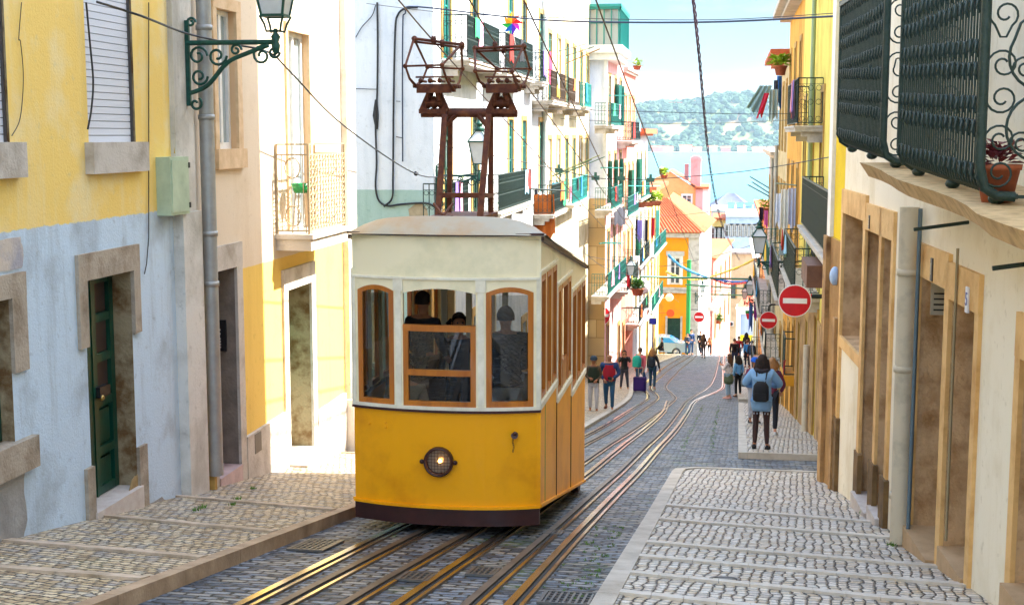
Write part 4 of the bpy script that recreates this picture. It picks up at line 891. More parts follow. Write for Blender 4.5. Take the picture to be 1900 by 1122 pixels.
# back wall with three windows
fb=Fac((XLt,YB),(XRt,YB),-1); m=MB(); zs=sill[2]; fbh=[(.15,.55,zs+.05,mou[2]-.05,.05),(.7,2*HW-.7,zs+.05,mou[2]-.05,.05),(2*HW-.55,2*HW-.15,zs+.05,mou[2]-.05,.05)]
fb.wall(m,0,2*HW,zbB,zRb,fbh,0,0); m.build('back_panel',TCR,tram)
# roof
m=MB(); nu,nv=14,18; vs=[];fs=[]
for j in range(nv+1):
    t=j/nv; y=YF-BOW-.07+(LEN+BOW+.14)*t; zz=zR0+slr*max(0,y-YF)+.0
    e_=min(1,(y-(YF-BOW-.07))/.6); end=math.sqrt(max(0,1-(1-e_)**2)) 
    for i in range(nu+1):
        u=-1+2*i/nu; x=XCt+u*(HW+.045)
        y2=y if j>3 else y+(abs(u)**2.2)*BOW*(1-j/4)
        vs.append((x,y2,zz+.03+.21*(1-abs(u)**4.5)*(.06+.94*end)))
for j in range(nv):
    for i in range(nu): q=j*(nu+1)+i; fs.append((q,q+1,q+nu+2,q+nu+1))
m.add(vs,fs,0,True); rf=m.build('roof',TRF,tram,'weathered grey-tan curved roof')
m=MB(); tf.box(m,-.04,tf.W+.04,zTop-.005,zTop+.022,-.02,.045)
f=Fac((XRt,YF),(XRt,YB),1); 
for X,s in ((XRt,1),(XLt,-1)): m.hexa([(X-.02*s,YF,zR0-.02),(X+.04*s,YF,zR0-.02),(X+.04*s,YB+.05,zRb-.02),(X-.02*s,YB+.05,zRb-.02),(X-.02*s,YF,zR0+.02),(X+.04*s,YF,zR0+.02),(X+.04*s,YB+.05,zRb+.02),(X-.02*s,YB+.05,zRb+.02)])
m.build('roof_trim',TBR,rf)
m=MB(); m.quad((XLt,YF-.1,zR0-.0),(XRt,YF-.1,zR0),(XRt,YB,zRb),(XLt,YB,zRb)); m.build('ceiling',TCR,tram)
# inside: stepped floor, benches, partitions
m=MB()
for k in range(3):
    fz=sill[k]-.85
    m.box(XLt+.03,XRt-.03,ysp[k]+(.0 if k else .03),ysp[k+1]-.03,fz-.05,fz)
m.build('floor',TIN,tram)
for k in range(3):
    m=MB(); fz=sill[k]-.85; yy=ysp[k]+.5; m.box(XLt+.1,XRt-.62 if k else XLt+.75,yy,yy+.4,fz+.4,fz+.45); m.box(XLt+.1,XRt-.62 if k else XLt+.75,yy+.4,yy+.45,fz+.4,fz+.95); m.build('bench',TIN,tram)
m=MB(); k=1
for x in (XLt+.04,XLt+.62,XCt-.05,XCt+.35,XRt-.1): m.box(x,x+.06,ysp[1]-.04,ysp[1]+.02,sill[0]-.85,mou[0]+.1)
m.box(XLt+.04,XLt+.65,ysp[1]-.03,ysp[1]+.01,sill[0]-.85,sill[0]+.1,0); m.box(XCt+.35,XRt-.04,ysp[1]-.03,ysp[1]+.01,sill[0]-.85,sill[0]+.1)
m.build('partition',mat('interior_cream',hx('b5ae94'),.5),tram)
m=MB(); m.tube([(XLt+.36,YF+.1,sill[0]-.8),(XLt+.36,YF+.1,sill[0]+.55),(XLt+.32,YF+.12,mou[0]-.1)],.018,8); m.build('handrail',mat('steel_tube',(.5,.5,.5),.3,.9),tram)
# underframe and wheels
m=MB(); m.hexa([(XLt+.1,YF+.05,zbF-.06),(XRt-.1,YF+.05,zbF-.06),(XRt-.1,YB-.1,zbB-.06),(XLt+.1,YB-.1,zbB-.06),(XLt+.1,YF+.05,zbF+.1),(XRt-.1,YF+.05,zbF+.1),(XRt-.1,YB-.1,zbB+.1),(XLt+.1,YB-.1,zbB+.1)]); m.build('underframe',mat('underframe_black',(.015,.012,.01),.8),tram)
for yy in (YF+.9,YB-.9):
    for tb in (RAILS[0],RAILS[2]):
        x=interp(tb,yy); m=MB(); m.lathe([(0,-.04),(.22,-.04),(.22,.03),(.25,.03),(.25,.05),(0,.05)],(x+.03,yy,gz(yy)+.25),18,axis='x'); m.build('wheel',mat('wheel_steel',(.08,.06,.05),.5,.7),tram)
m=MB(); m.box(XRt-.25,XRt-.05,YB-.3,YB-.02,zbB-.12,zbB-.0); m.build('step_box',TBR,tram)
# current collector tower
YT=15.3; P=lambda x,y,Y=YT: atY(x,y,Y)
tw=MB(); fl=P(813,400,14.7); fr=P(891,400,14.7); ft=P(825,213,15.15); frt=P(907,213,15.15); bl=P(834,410,15.6); br=P(911,410,15.6); bt=P(836,213,15.55); brt=P(911,213,15.55)
for p,q in ((fl,ft),(fr,frt),(bl,bt),(br,brt)): tw.bar(p+(p-q)*.12,q,.062,.05)
def L3(p,q,t): return p+(q-p)*t
tw.bar(L3(fl,ft,.2),L3(fr,frt,.2),.05); tw.bar(L3(bl,bt,.24),L3(br,brt,.24),.05); tw.bar(L3(fl,ft,.2),L3(bl,bt,.24),.05); tw.bar(L3(fr,frt,.2),L3(br,brt,.24),.05)
tw.tube([P(782,211),P(960,211)],.045,10); tw.bar(P(800,205,15.5),P(940,205,15.5),.05)
for s,(p,q) in ((1,(ft,P(850,211))),(-1,(frt,P(885,211)))): tw.bar(L3(fl if s>0 else fr,p,.88),q,.04)
tw.box(P(815,0).x-.02,P(895,0).x+.1,14.6,15.75,P(850,402,14.7).z-.06,P(850,402,14.7).z-.0)
c=P(822,398,13.3); 
hk=MB()
for a,b in (((805,378),(822,400)),((840,378),(822,400))): hk.tube([P(a[0],a[1],13.6),P(b[0],b[1],13.35)],.014,6)
hk.box(c.x-.08,c.x+.08,13.25,13.4,c.z-.05,c.z-.01); hk.build('rope_hook',RST,tram)
tow=tw.build('collector_tower',RST,tram,'rusty brown tower carrying two current collectors')
def panto(topL,topR,kFL,kFR,kBR,kBL,bL,bR,ped):
    m=MB(); dY=.5; 
    def kp(p,dy,Y=YT): return atY(p[0],p[1],Y+dy)
    TL=kp(topL,-.03);TR=kp(topR,-.03); dz=Vector((0,.07,-.0))
    m.tube([TL,TR],.017,8); m.tube([TL+dz+Vector((0,0,-.03)),TR+dz+Vector((0,0,-.03))],.014,8)
    for e in (TL,TR): m.ball(e+Vector((0,.03,0)),.035,8,6); m.tube([e+Vector((0,-.05,0)),e+Vector((0,.12,-.02))],.02,6); m.tube([e+Vector((0,.03,0)),e+Vector((0,.03,-.05))],.025,6)
    K=[kp(kFL,-dY),kp(kFR,-dY),kp(kBR,dY),kp(kBL,dY)]
    BL0=kp(bL,-.12);BR0=kp(bR,-.12);BL1=kp(bL,.12);BR1=kp(bR,.12)
    for t,k_,b in ((TL,K[0],BL0),(TR,K[1],BR0),(TR,K[2],BR1),(TL,K[3],BL1)):
        m.tube([t,k_],[.016,.013],6); mid=(k_+b)/2+Vector((0,(k_.y-b.y)*.15,-.03)); m.tube([k_,mid,b],[.013,.015,.02],6); m.ball(k_,.028,7,5)
    m.tube([K[0],K[1]],.013,6); m.tube([K[3],K[2]],.013,6)
    c=(TL+TR)/2+Vector((-.02,.03,.0)); 
    for o in (-.03,.07): m.lathe([(.02,-.02),(.05,-.02),(.042,0),(.05,.02),(.02,.02)],c+Vector((o,0,.02 if o<0 else -.02)),12,axis='x')
    # spring base
    z=BL0.z; x0,x1=BL0.x,BR0.x
    for dy in (-.14,-.05,.06,.14): m.tube([(x0-.03,YT+dy,z+.0),(x1+.03,YT+dy,z)],.022,7)
    for i in range(4):
        x=x0+(x1-x0)*(i+.5)/4; m.tube([(x,YT-.16,z+.06),(x,YT+.16,z+.06)],.016,6); m.ball((x,YT-.12,z+.06),.03,7,5); m.lathe([(.022,-.03),(.035,0),(.022,.03)],(x,YT-.14,z-.02),8,axis='x')
    m.tube([(x0,YT-.13,z+.1),(x1,YT-.13,z+.1)],.012,6); m.box(x0+.03,x1-.03,YT-.16,YT+.16,z-.06,z-.02); m.box(x0+.02,x1-.02,YT-.19,YT-.15,z-.08,z+.02)
    pc=atY(ped[0],ped[1],YT); zc=atY(ped[0],211,YT).z
    for dy in (-.08,.08): m.tube([(pc.x-.05,YT+dy,z-.06),(pc.x-.07,YT+dy,z-.16)],.03,7); m.tube([(pc.x+.05,YT+dy,z-.06),(pc.x+.07,YT+dy,z-.16)],.03,7)
    m.lathe([(.05,-.1),(.075,-.07),(.05,-.04),(.08,0),(.05,.04),(.075,.07),(.05,.1)],(pc.x,YT,(z-.06+zc)/2),12,axis='x'); 
    for s in (-1,1): m.bar((pc.x+s*.05,YT,z-.08),(pc.x+s*.14,YT,zc+.03),.04,.08); 
    m.box(pc.x-.16,pc.x+.16,YT-.11,YT+.11,zc-.0,zc+.05)
    m.build('collector',RST,tow)
panto((768,72),(856,83),(752,123),(820,121),(858,128),(793,125),(772,160),(842,168),(806,190))
panto((881,90),(971,86),(882,132),(950,133),(983,128),(922,128),(900,160),(965,163),(930,190))
# ------------------------------------------------ farther right corner house
aX=FR.at(1536,600)[0]
zst=FR.at(1548,440)[1]
hb=thing('townhouse','narrow yellow corner house with a bare tan stone base beside the alley on the right','house',(2,19,gz(19)))
wl=MB(); FR.wall(wl,aE,aX,-6,zR1,[],0); FR.box(wl,aE+.0,aX,-6,zst,0,.03); shell(FR,wl,aE,aX,-6,zR1,3.2)
def pl(n,c,s,**k): return plaster(n,hx(c),hx(s),**k)
YR=pl('bright_yellow_plaster','e8cf3a','cfa92c',amount=(.5,.85))
m=wl; wl.build('wall',[plaster('yellow_over_stone',hx('e9cb2c'),hx('d0ab30'),zsplit=zst,low=hx('b08a58'),lowstain=hx('77563a'),wob=.02,amount=(.45,.8))],hb)
m=MB(); FR.box(m,aX-.32,aX,zst,zR1,0,.05); m.build('corner_pilaster',WHITE,hb)
m=MB(); FR.box(m,aX-.3,aX+.02,-6,zst,.03,.09); FR.box(m,aE,aE+.2,-6,zst-1,.03,.08); m.build('stone_quoin',RQ:=mat('tan_quoin',hx('b8915c'),.9,col2=hx('6d4d2e'),scale=2.2,mix=(.42,.7),bump=.6,bscale=20),hb)
m=MB(); FR.box(m,aE,aX,zR1,zR1+.2,-3.2,.4); m.build('roof',TERRA,hb)
# ------------------------------------------------ row houses
FRAMES=[DGREEN,mat('teal_frame',hx('0f7a70'),.5),WHITE,mat('olive_frame',hx('7f9a2c'),.5),mat('grey_green_frame',hx('4a6a5c'),.5),mat('brown_frame',hx('6b4426'),.5)]
SUR=mat('yellowish_surround',hx('bf9a54'),.85,col2=hx('957038'),scale=3,bump=.2)
def house(label,A,B,side,ztop,floors,cols,wm,sur=SUR,base=None,zbase=None,fr=0,deep=6,ww=.95,wh=2.3,roofm=None,doors=(0,),group='row houses along the street',doorm=None,eave=.25,dh=2.5,panes=None,surw=.13,sill_=False,roofh=.15):
    f=Fac(A,B,side); r=thing('townhouse',label,'house',(*( (f.A+f.B)/2).xy,gz(((f.A+f.B)/2).y)),0,group)
    cs=[c if c>1e-9 and isinstance(cols,(list,tuple)) else c for c in (cols if isinstance(cols,(list,tuple)) else [f.len*(i+.5)/cols for i in range(cols)])]
    holes=[];W=[];D=[]
    zlow=min(gz(A[1]),gz(B[1]))-.8
    for fl in floors:
        for i,c in enumerate(cs): h=(c-ww/2,c+ww/2,fl+.02,fl+wh,.22); 
        for i,c in enumerate(cs):
            h=(c-ww/2,c+ww/2,fl+.02,min(fl+wh,ztop-.15),.1); holes.append(h); W.append((h,i))
    for i in doors:
        c=cs[i]; g_=gz(f.T(c,0).y)+.1; h=(c-ww/2,c+ww/2,g_,g_+dh,.3); 
        if not floors or h[3]<min(floors)-.15: holes.append(h); D.append(h)
    w=MB(); f.wall(w,0,f.len,zlow,ztop,holes,0,0); shell(f,w,0,f.len,zlow,ztop,deep); w.build('wall',[wm],r)
    for h,i in W:
        fm=FRAMES[(fr+ (0 if random.random()<.75 else 1))%len(FRAMES)]
        window(r,f,h,fm,random.choice(panes or [PANE,PANE,PANEP]),.035,.07,2,3 if random.random()<.5 else 2,sur=sur,surw=surw,transom=.22,sill=STONEP if sill_ else None)
    for h in D: d=panel_door(r,f,h,doorm or random.choice([DGREEN,MC['dark_brown_wood'],MC['brown_door']]),.22,2,handle=False); stone_trim(d,f,[(h[0]-.15,h[0],h[2]-.3,h[3]),(h[1],h[1]+.15,h[2]-.4,h[3]),(h[0]-.15,h[1]+.15,h[3],h[3]+.22)],sur)
    if base:
        m=MB(); cuts=[0]+[q for h in sorted(D) for q in (h[0]-.15,h[1]+.15)]+[f.len]
        for p,q in zip(cuts[::2],cuts[1::2]):
            if q-p>.1: f.box(m,p,q,zlow,zbase if zbase is not None else gz(f.T(q,0).y)+.9,0,.04)
        m.build('plinth',base,r)
    m=MB(); f.box(m,-.0,f.len,ztop,ztop+roofh,-deep,eave); f.box(m,-.0,f.len,ztop-.12,ztop-.002,0,eave*.6); m.build('cornice',roofm or STONEP,r)
    return r,f
WA=pl('pale_white_plaster','c0c4c6','9aa3aa'); WC=pl('cream_plaster','c8bc9c','a8946c'); WP=pl('pink_plaster','cf8b7a','b87264'); WB=pl('pale_blue_plaster','cdd8e2','aebccc'); WO=pl('orange_plaster','f09c18','d98a2c'); WT=pl('tan_orange_plaster','e0a850','c48a3c'); WY=pl('lemon_plaster','ecd56a','d2b450'); WL_=pl('pale_yellow_plaster','e8d890','c8b070'); WPK=pl('light_pink_plaster','d6a6a2','bd8886'); WG=pl('apricot_plaster','f0b070','dc9a5c')
ROOFT=mat('terracotta_tiles',hx('c9683a'),.85,col2=hx('9a4a28'),scale=3,mix=(.35,.7))
XA=-6.0; YA1=46.0
ca=lambda px,f:f.at(px,280)[0]
fA=Fac((XA,28),(XA,YA1),1)
c1=[ca(p,fA) for p in (829,881,947,972)]
hA,fA=house('tall pale white house across the side street, with ochre window surrounds and iron balconies',(XA,28),(XA,YA1),1,6.6,[1.62,-1.92],c1+[17.0],WA,fr=0,doors=(1,3),base=STONEP,deep=1,ww=.85,wh=2.35)
# its blind side wall that faces the camera
m=MB(); fs_=Fac((-16,27.97),(XA,27.97),1); fs_.wall(m,0,10.0,-8,6.6,[],0); zg=atY(690,352,28).z; a0_=fs_.at(657,300)[0]; a1_=fs_.at(700,300)[0]
m.build('side_wall',plaster('pale_blue_side_wall',hx('dde5ee'),hx('c5d0da'),zsplit=zg,low=hx('a9c4bc'),lowstain=hx('8fb0a6'),wob=.03,amount=(.5,.85)),hA)
m=MB(); m.quad((-16,28,-8),(-16,34,-8),(-16,34,6.6),(-16,28,6.6)); m.box(-16,XA,34,34.1,-8,6.6); m.build('back_wall',WA,hA)
m=MB(); zz=atY(770,400,28).z; m.tube([atY(x,y,27.99)+Vector((0,.0,0)) for x,y in ((760,378),(775,370),(793,376),(800,402),(790,420),(758,420))],.05,5); m=MB()
vs_=[]; 
for j in range(12): t=2*PI*j/12; p=atY(777+21*math.cos(t)*random.uniform(.8,1.1),400+24*math.sin(t)*random.uniform(.8,1.1),27.96); vs_.append(p)
m.poly(vs_); m.build('bare_plaster_patch',mat('bare_patch',hx('b3a488'),.9,col2=hx('8f8268'),scale=6),hA)
# left side street back building so that the gap is closed farther off
r_,f_=house('plain pale house at the back of the left side street, behind the tram roof',(-26,33),(-16.2,28.5),1,3.5,[-1.5],2,WC,doors=(),deep=4)
hA2,fA2=house('cream house with green frames, a red cloth and a turquoise railing on its balconies',(XA,YA1),(XA,62),1,6.4,[1.1,-2.55],6,WC,fr=1,doors=(1,4),deep=6,ww=.9,wh=2.4)
XB=-5.25; XE=-4.35
def xb(Y): return XB+(XE-XB)*(Y-62)/36
hB,fB=house('tall white and pale blue house with a tan stone flank wall, glazed veranda on top',(XB,62),(xb(70),70),1,3.9,[.4,-3.2,-6.8],3,WPK,fr=1,doors=(0,2),deep=6,ww=.85)
m=MB(); zs=atY(1100,368,62).z; m.box(-12,XB,61.9,61.999,-13,3.9)
def blockstone(name,c1,c2,joint,bw,bh):
    m_,t,b=newmat(name); n=t.nodes.new; l=t.links.new; g=n('ShaderNodeNewGeometry'); mp=n('ShaderNodeMapping'); mp.inputs['Rotation'].default_value=(-PI/2,0,0); l(g.outputs['Position'],mp.inputs['Vector'])
    br=n('ShaderNodeTexBrick'); br.inputs['Scale'].default_value=1; br.inputs['Brick Width'].default_value=bw; br.inputs['Row Height'].default_value=bh; br.inputs['Mortar Size'].default_value=.018
    br.inputs['Color1'].default_value=c4(c1); br.inputs['Color2'].default_value=c4(c2); br.inputs['Mortar'].default_value=c4(joint); l(mp.outputs[0],br.inputs['Vector'])
    no=n('ShaderNodeTexNoise'); no.inputs['Scale'].default_value=3; mx=n('ShaderNodeMixRGB'); mx.blend_type='MULTIPLY'; mx.inputs[0].default_value=.5; l(br.outputs['Color'],mx.inputs[1]); l(no.outputs['Fac'],mx.inputs[2]); l(mx.outputs[0],b.inputs['Base Color']); b.inputs['Roughness'].default_value=.9; return m_
BLK=blockstone('tan_ashlar',hx('e3c596'),hx('d2ac74'),hx('a98a5c'),1.4,.85)
m.build('side_wall',[plaster('blue_white_flank',hx('dfe4f2'),hx('c4cde0'),amount=(.5,.85))],hB)
m=MB(); m.box(-12,XB+.02,61.8,61.9,-13,zs); m.build('stone_flank',BLK,hB)
m=MB(); m.box(XB-.1,XB+.05,61.78,62.3,zs,3.9); m.build('corner_pilaster',WHITE,hB)
# veranda on top of B
z0v=atY(1130,85,62).z; ztv=atY(1130,15,62).z
m=MB(); m.box(XB-1.2,XB+.75,61.3,67,z0v-.35,z0v); m.box(XB-1.0,XB+.6,61.5,66.8,z0v-.65,z0v-.35); m.build('veranda_cornice',WHITE,hB)
m=MB()
for i in range(9): y=61.5+i*.65; m.box(XB+.62,XB+.68,y,y+.05,z0v,ztv)
for i in range(6): x=XB-1.1+i*.33; m.box(x,x+.05,61.42,61.47,z0v,ztv)
m.box(XB-1.1,XB+.68,61.4,61.46,ztv-.1,ztv); m.box(XB+.62,XB+.68,61.4,67,ztv-.1,ztv); m.box(XB-1.1,XB+.68,61.4,61.46,z0v+.95,z0v+1.02); v=m.build('veranda',MC['teal_frame'],hB)
m=MB(); m.box(XB+.6,XB+.64,61.5,66.8,z0v+.02,z0v+1.15); m.build('teal_screen',TEAL,v); m=MB(); m.box(XB-1.1,XB+.56,61.6,66.7,z0v,ztv-.1); m.build('glazing',PANEP,v)
m=MB(); m.box(XB-1.2,XB+.7,61.35,67,ztv,ztv+.12); m.build('veranda_roof',TEAL,v)
hC,fC=house('pink house above the wrought balconies, beyond the white house',(xb(70),70),(xb(77),77),1,3.3,[-.3,-3.9,-7.5],3,WP,fr=2,doors=(0,),deep=6,ww=.85)
hD,fD=house('white house with terracotta eaves and planters, left side of the street',(xb(77),77),(xb(86),86),1,.05,[-3.4,-7.0,-10.2],3,WA,fr=1,doors=(1,),deep=6,roofm=ROOFT,eave=.6,ww=.85,roofh=.3)
hE,fE=house('pale yellow and white house at the low end of the left row',(xb(86),86),(xb(98),98),1,-3.6,[-7.2,-10.8],4,WL_,fr=4,doors=(0,2),deep=6,roofm=ROOFT,eave=.6,ww=.85,roofh=.3)
# right row
hR1,fR1=house('yellow house with tall dark green windows and a long iron balcony, right of the street',(1.98,23.3),(2.05,36),-1,5.0,[-1.75],4,WY,fr=0,doors=(0,1,2,3),deep=6,ww=.8,wh=2.6,base=RQ,zbase=-3.7,sur=SUR)
hR2,fR2=house('tan orange house with stone eaves beyond the yellow one on the right',(2.05,36),(2.1,45),-1,3.7,[.2,-3.2],3,WT,fr=0,doors=(0,1,2),deep=6,ww=.85,eave=.55,roofm=STONEP)
hR3,fR3=house('cream house with a terracotta eave and brick chimney, right row',(2.1,45),(2.15,53),-1,2.6,[-.6,-4.0],3,WC,fr=1,doors=(0,2),deep=6,roofm=ROOFT,eave=.6)
hR4,fR4=house('pale white house with drainpipes halfway down the right row',(2.15,53),(2.25,66),-1,-.8,[-4.3,-7.6],4,WA,fr=0,doors=(0,2),deep=6,eave=.3)
hR5,fR5=house('apricot house with thin green railings low in the right row',(2.25,66),(2.35,82),-1,-4.0,[-7.0,-10.2],4,WG,fr=1,doors=(1,3),deep=6,eave=.4,roofm=ROOFT)
hR6,fR6=house('grey-white house at the foot of the right row by the crest',(2.35,82),(2.45,98),-1,-7.5,[-11.2],4,WB,fr=4,doors=(0,2),deep=6,eave=.4)
# brick chimney on the right row
t=MB(); c0=atY(1462,135,46); c1_=atY(1481,20,46); t.box(2.3,3.1,45.4,46.4,c0.z-1.6,c1_.z); t.build('brick_chimney',blockstone('thin_brick',hx('9c5a42'),hx('b87a5c'),hx('cbb8a0'),.3,.09),hR3)
# stone socle slabs of R1: awning box and pipes
def pipeX(f,px,py0,py1,r,label,mt=ZINC,d=.1):
    a,z1=f.at(px,py0,d); z0=f.at(px,py1,d)[1]; t=thing('drainpipe',label,'pipe',f.T(a,z0,d)); m=MB(); m.tube([f.T(a,z1,d),f.T(a,(z0+z1)/2,d),f.T(a,z0,d)],r,8); m.build('pipe',mt,t); return t
pipeX(fR1,1512,-30,500,.05,'greenish drainpipe down the yellow house on the right',mat('green_zinc',hx('8fa07a'),.5))
pipeX(fR1,1497,640,840,.07,'fat cream drainpipe end on the stone base past the large no-entry sign',MC['cream_pipe'])
pipeX(fR3,1441,270,700,.07,'left of two grey drainpipes on the cream house, right row'); pipeX(fR3,1433,290,640,.07,'right of two grey drainpipes on the cream house, right row')
pipeX(fA2,1012,-20,520,.09,'pale double drainpipe between the white and cream houses on the left',mat('pale_pipe',hx('d5d9d4'),.5)); 
# balconies
BAL=[]
def bal(r,f,px0,px1,z,mt=IRON,dep=.5,h=.95,step=.13,slabm=None,label=None,scroll=True,barr=.009,py=280):
    a0=f.at(px0,py,dep)[0]; a1=f.at(px1,py,dep)[0]; a0,a1=min(a0,a1),max(a0,a1)
    rail_balcony(r,f,a0,a1,z,dep,h,mt,slabm,step,scroll=scroll,label=label,barr=barr); BAL.append((f,a0,a1,z,dep)); return (a0,a1)
bal(hA,fA,868,926,1.6,dep=.55,step=.11); bal(hA,fA,938,988,1.6,dep=.55,step=.11); bal(hA,fA,828,868,-1.94,dep=.5,step=.11); bal(hA,fA,925,985,-1.94,dep=.55,step=.11)
bal(hA,fA,1003,1013,1.6)
bal(hA2,fA2,1022,1048,1.08,mt=mat('brown_iron',hx('4c3a2a'),.6),dep=.6); bal(hA2,fA2,1054,1074,1.08,mt=MC['brown_iron'],dep=.55); bal(hA2,fA2,1084,1096,1.08,mt=TEAL,dep=.6,step=.08); bal(hA2,fA2,1024,1050,-2.57,dep=.6); bal(hA2,fA2,1062,1090,-2.57,mt=TEAL,dep=.6,step=.1)
IRT=mat('teal_iron',hx('0c6a60'),.5)
bal(hB,fB,1134,1153,.38,mt=IRT,dep=.7,step=.12,py=200); bal(hB,fB,1134,1154,-3.22,mt=IRT,dep=.7,step=.1,py=350); bal(hB,fB,1128,1162,-6.82,mt=IRT,dep=.7,step=.1,py=480)
bal(hC,fC,1172,1189,-.32,mt=IRON,dep=.7,py=170); bal(hC,fC,1166,1186,-3.92,mt=IRT,dep=.8,py=280); bal(hC,fC,1165,1185,-7.52,mt=IRON,dep=.8,py=400)
bal(hD,fD,1190,1206,-3.42,mt=IRT,dep=.8,py=300); bal(hD,fD,1188,1206,-7.02,mt=IRON,dep=.8,py=420); bal(hD,fD,1186,1204,-10.22,mt=IRON,dep=.7,py=520)
bal(hE,fE,1214,1236,-7.22,mt=IRT,dep=.9,py=430); bal(hE,fE,1210,1230,-10.82,mt=IRT,dep=.7,py=530)
bal(hR1,fR1,1487,1541,-1.77,dep=.42,step=.1,py=420); bal(hR2,fR2,1462,1481,.18,dep=.5,py=200); bal(hR2,fR2,1456,1478,-3.22,dep=.5,py=400)
bal(hR3,fR3,1432,1446,-4.02,dep=.6,py=450); bal(hR4,fR4,1416,1428,-4.32,dep=.6,py=420,mt=IRT); bal(hR4,fR4,1414,1424,-7.62,dep=.5,py=520); bal(hR5,fR5,1400,1412,-7.02,dep=.6,py=430); bal(hR6,fR6,1396,1404,-11.22,dep=.6,py=540)
r=thing('alley_shade_block','plain cream block added out of view to shade the right pavement end','house',(9,22,-6)); w=MB(); w.box(7,11,18,26,-7,5); w.build('wall',WC,r); w=MB(); w.box(6.8,11.2,17.8,26.2,5,5.2); w.build('roof',ROOFT,r)  # unseen block added behind the alley to keep sun off the pavement end
# ------------------------------------------------ end of the street: yellow corner house, orange house, lane
f_=Fac((-8,104),(-1.55,104),1); hF=thing('corner_house','bright orange-yellow corner house with tiled hip roof at the end of the street','house',(-3.5,105,gz(105)))
zE=f_.at(1270,432)[1]
ww_=list(f_.rect(1243,1262,478,528,1250)); dd_=list(f_.rect(1238,1262,590,650,1250)); dd_[2]=gz(104)+.1
a_q=f_.at(1277,500)[0]
w=MB(); f_.wall(w,0,f_.len,-18,zE,[(*ww_,.2),(*dd_,.3)]); w.build('wall',[WO],hF)
w=MB(); f_.box(w,a_q,f_.len,-18,zE,0,.05); f_.box(w,0,f_.len,f_.at(1260,543)[1],f_.at(1260,533)[1],0,.25); f_.box(w,0,f_.len,zE-.35,zE,0,.3); f_.box(w,ww_[0]-.3,ww_[1]+.3,ww_[3]+.15,ww_[3]+.5,0,.12); f_.box(w,dd_[0]-.15,dd_[0],-17,dd_[3]+.15,0,.06); f_.box(w,dd_[1],dd_[1]+.15,-17,dd_[3]+.15,0,.06); w.build('stone_trim',STONEP,hF)
window(hF,f_,(*ww_,),WHITE,PANE,.15,.09,2,3,sur=WHITE,surw=.2); panel_door(hF,f_,dd_,DGREEN,.2,2,handle=False)
w=MB(); fs2=Fac((-1.55,104),(-.75,119),1); fs2.wall(w,0,fs2.len,-24,zE,[(2,2.8,-11,-9.4,.15),(6,6.8,-11,-9.4,.15),(10,10.8,-11,-9.4,.15)]); w.build('sunlit_side_wall',[pl('white_pink_plaster','efe2da','dcc4bc')],hF)
for a in (2,6,10): window(hF,fs2,(a,a+.8,-11,-9.4),WHITE,PANE,.1,.06)
w=MB(); w.box(-8,-1.56,118.5,119,-24,zE); w.build('back_wall',[WO],hF)
def tiles(mb,p00,p10,p11,p01,n,r=.09,mi=0):
    """ribbed roof tiles: half-round rows running up the slope"""
    p00,p10,p11,p01=map(Vector,(p00,p10,p11,p01)); nn=(p10-p00).cross(p01-p00).normalized()
    if nn.z<0: nn=-nn
    k=6; vs=[];fs=[]
    tot=n*k
    for i in range(tot+1):
        u=i/tot; h=abs(math.sin(PI*i/k))*r*1.4
        a=p00+(p10-p00)*u+nn*h; b=p01+(p11-p01)*u+nn*h; vs+= [a,b]
    for i in range(tot): fs.append((2*i,2*i+2,2*i+3,2*i+1))
    mb.add(vs,fs,mi,True)
w=MB(); zr=f_.at(1245,383)[1]+.4; tiles(w,(-8.3,103.5,zE),(-1.2,103.5,zE),(-4.2,108,zr),(-8.3,108,zr),26); tiles(w,(-1.2,103.5,zE),(-.4,119,zE),(-4.2,119,zr),(-4.2,108,zr),40); w.build('roof',ROOFT,hF)
hG=thing('townhouse','apricot gable house with a white window and pink chimneys above the tiled roof','house',(-4,123,-24))
fG=Fac((-9,122),(-1.0,122),1); w=MB(); T=fG.T
pts=[fG.at(1225,1000)]; zt0=fG.at(1243,318)[1]; zt1=fG.at(1293,350)[1]; aL_=fG.at(1243,320)[0]; aR_=fG.at(1291,350)[0]
w.poly([T(0,-24),T(aR_,-24),T(aR_,zt1),T(aL_,zt0),T(0,zt0-2)]); w.box(T(0,0).x,T(aR_,0).x,122.01,130,-24,zt1-.1); w.build('wall',[WG],hG)
w=MB(); e2=fG.at(1304,350)[0]; fG.box(w,aR_,e2,-24,zt1-.05,-8,.25); fG.box(w,aR_-.1,e2+.55,zt1,zt1+.18,-8,.5,1)
w.build('pink_pier',[WPK,ROOFT],hG)
w=MB(); s0=fG.at(1303,400)[0]; fG.box(w,e2,fG.at(1315,400)[0],-24,zt1,-8,.2); w.build('white_side',[WHITE],hG)
w=MB(); tiles(w,T(aL_-.1,zt0+.05,.2),T(aR_+.2,zt1+.1,.2),T(aR_+.2,zt1+.1,-8),T(aL_-.1,zt0+.05,-8),4,.03); w.build('roof',ROOFT,hG)
c=fG.rect(1281,1300,292,348,1290); w=MB(); fG.box(w,c[0],c[1],c[2]-.5,c[3],-2.2,-.6); fG.box(w,c[0]-.06,c[1]+.06,c[3]-.3,c[3]-.2,-2.26,-.54); fG.box(w,c[0]+.15,c[1]-.15,c[3],c[3]+.12,-2.0,-.8); w.build('chimney',[WPK],hG)
c=fG.rect(1269,1277,305,325,1272); w=MB(); fG.box(w,c[0],c[1],c[2]-.5,c[3],-2.2,-1.6); w.build('chimney',[WPK],hG)
c=fG.rect(1266,1283,362,380,1275); window(hG,fG,c,WHITE,PANE,-.08,.06,2,3,sur=WHITE,surw=.1)
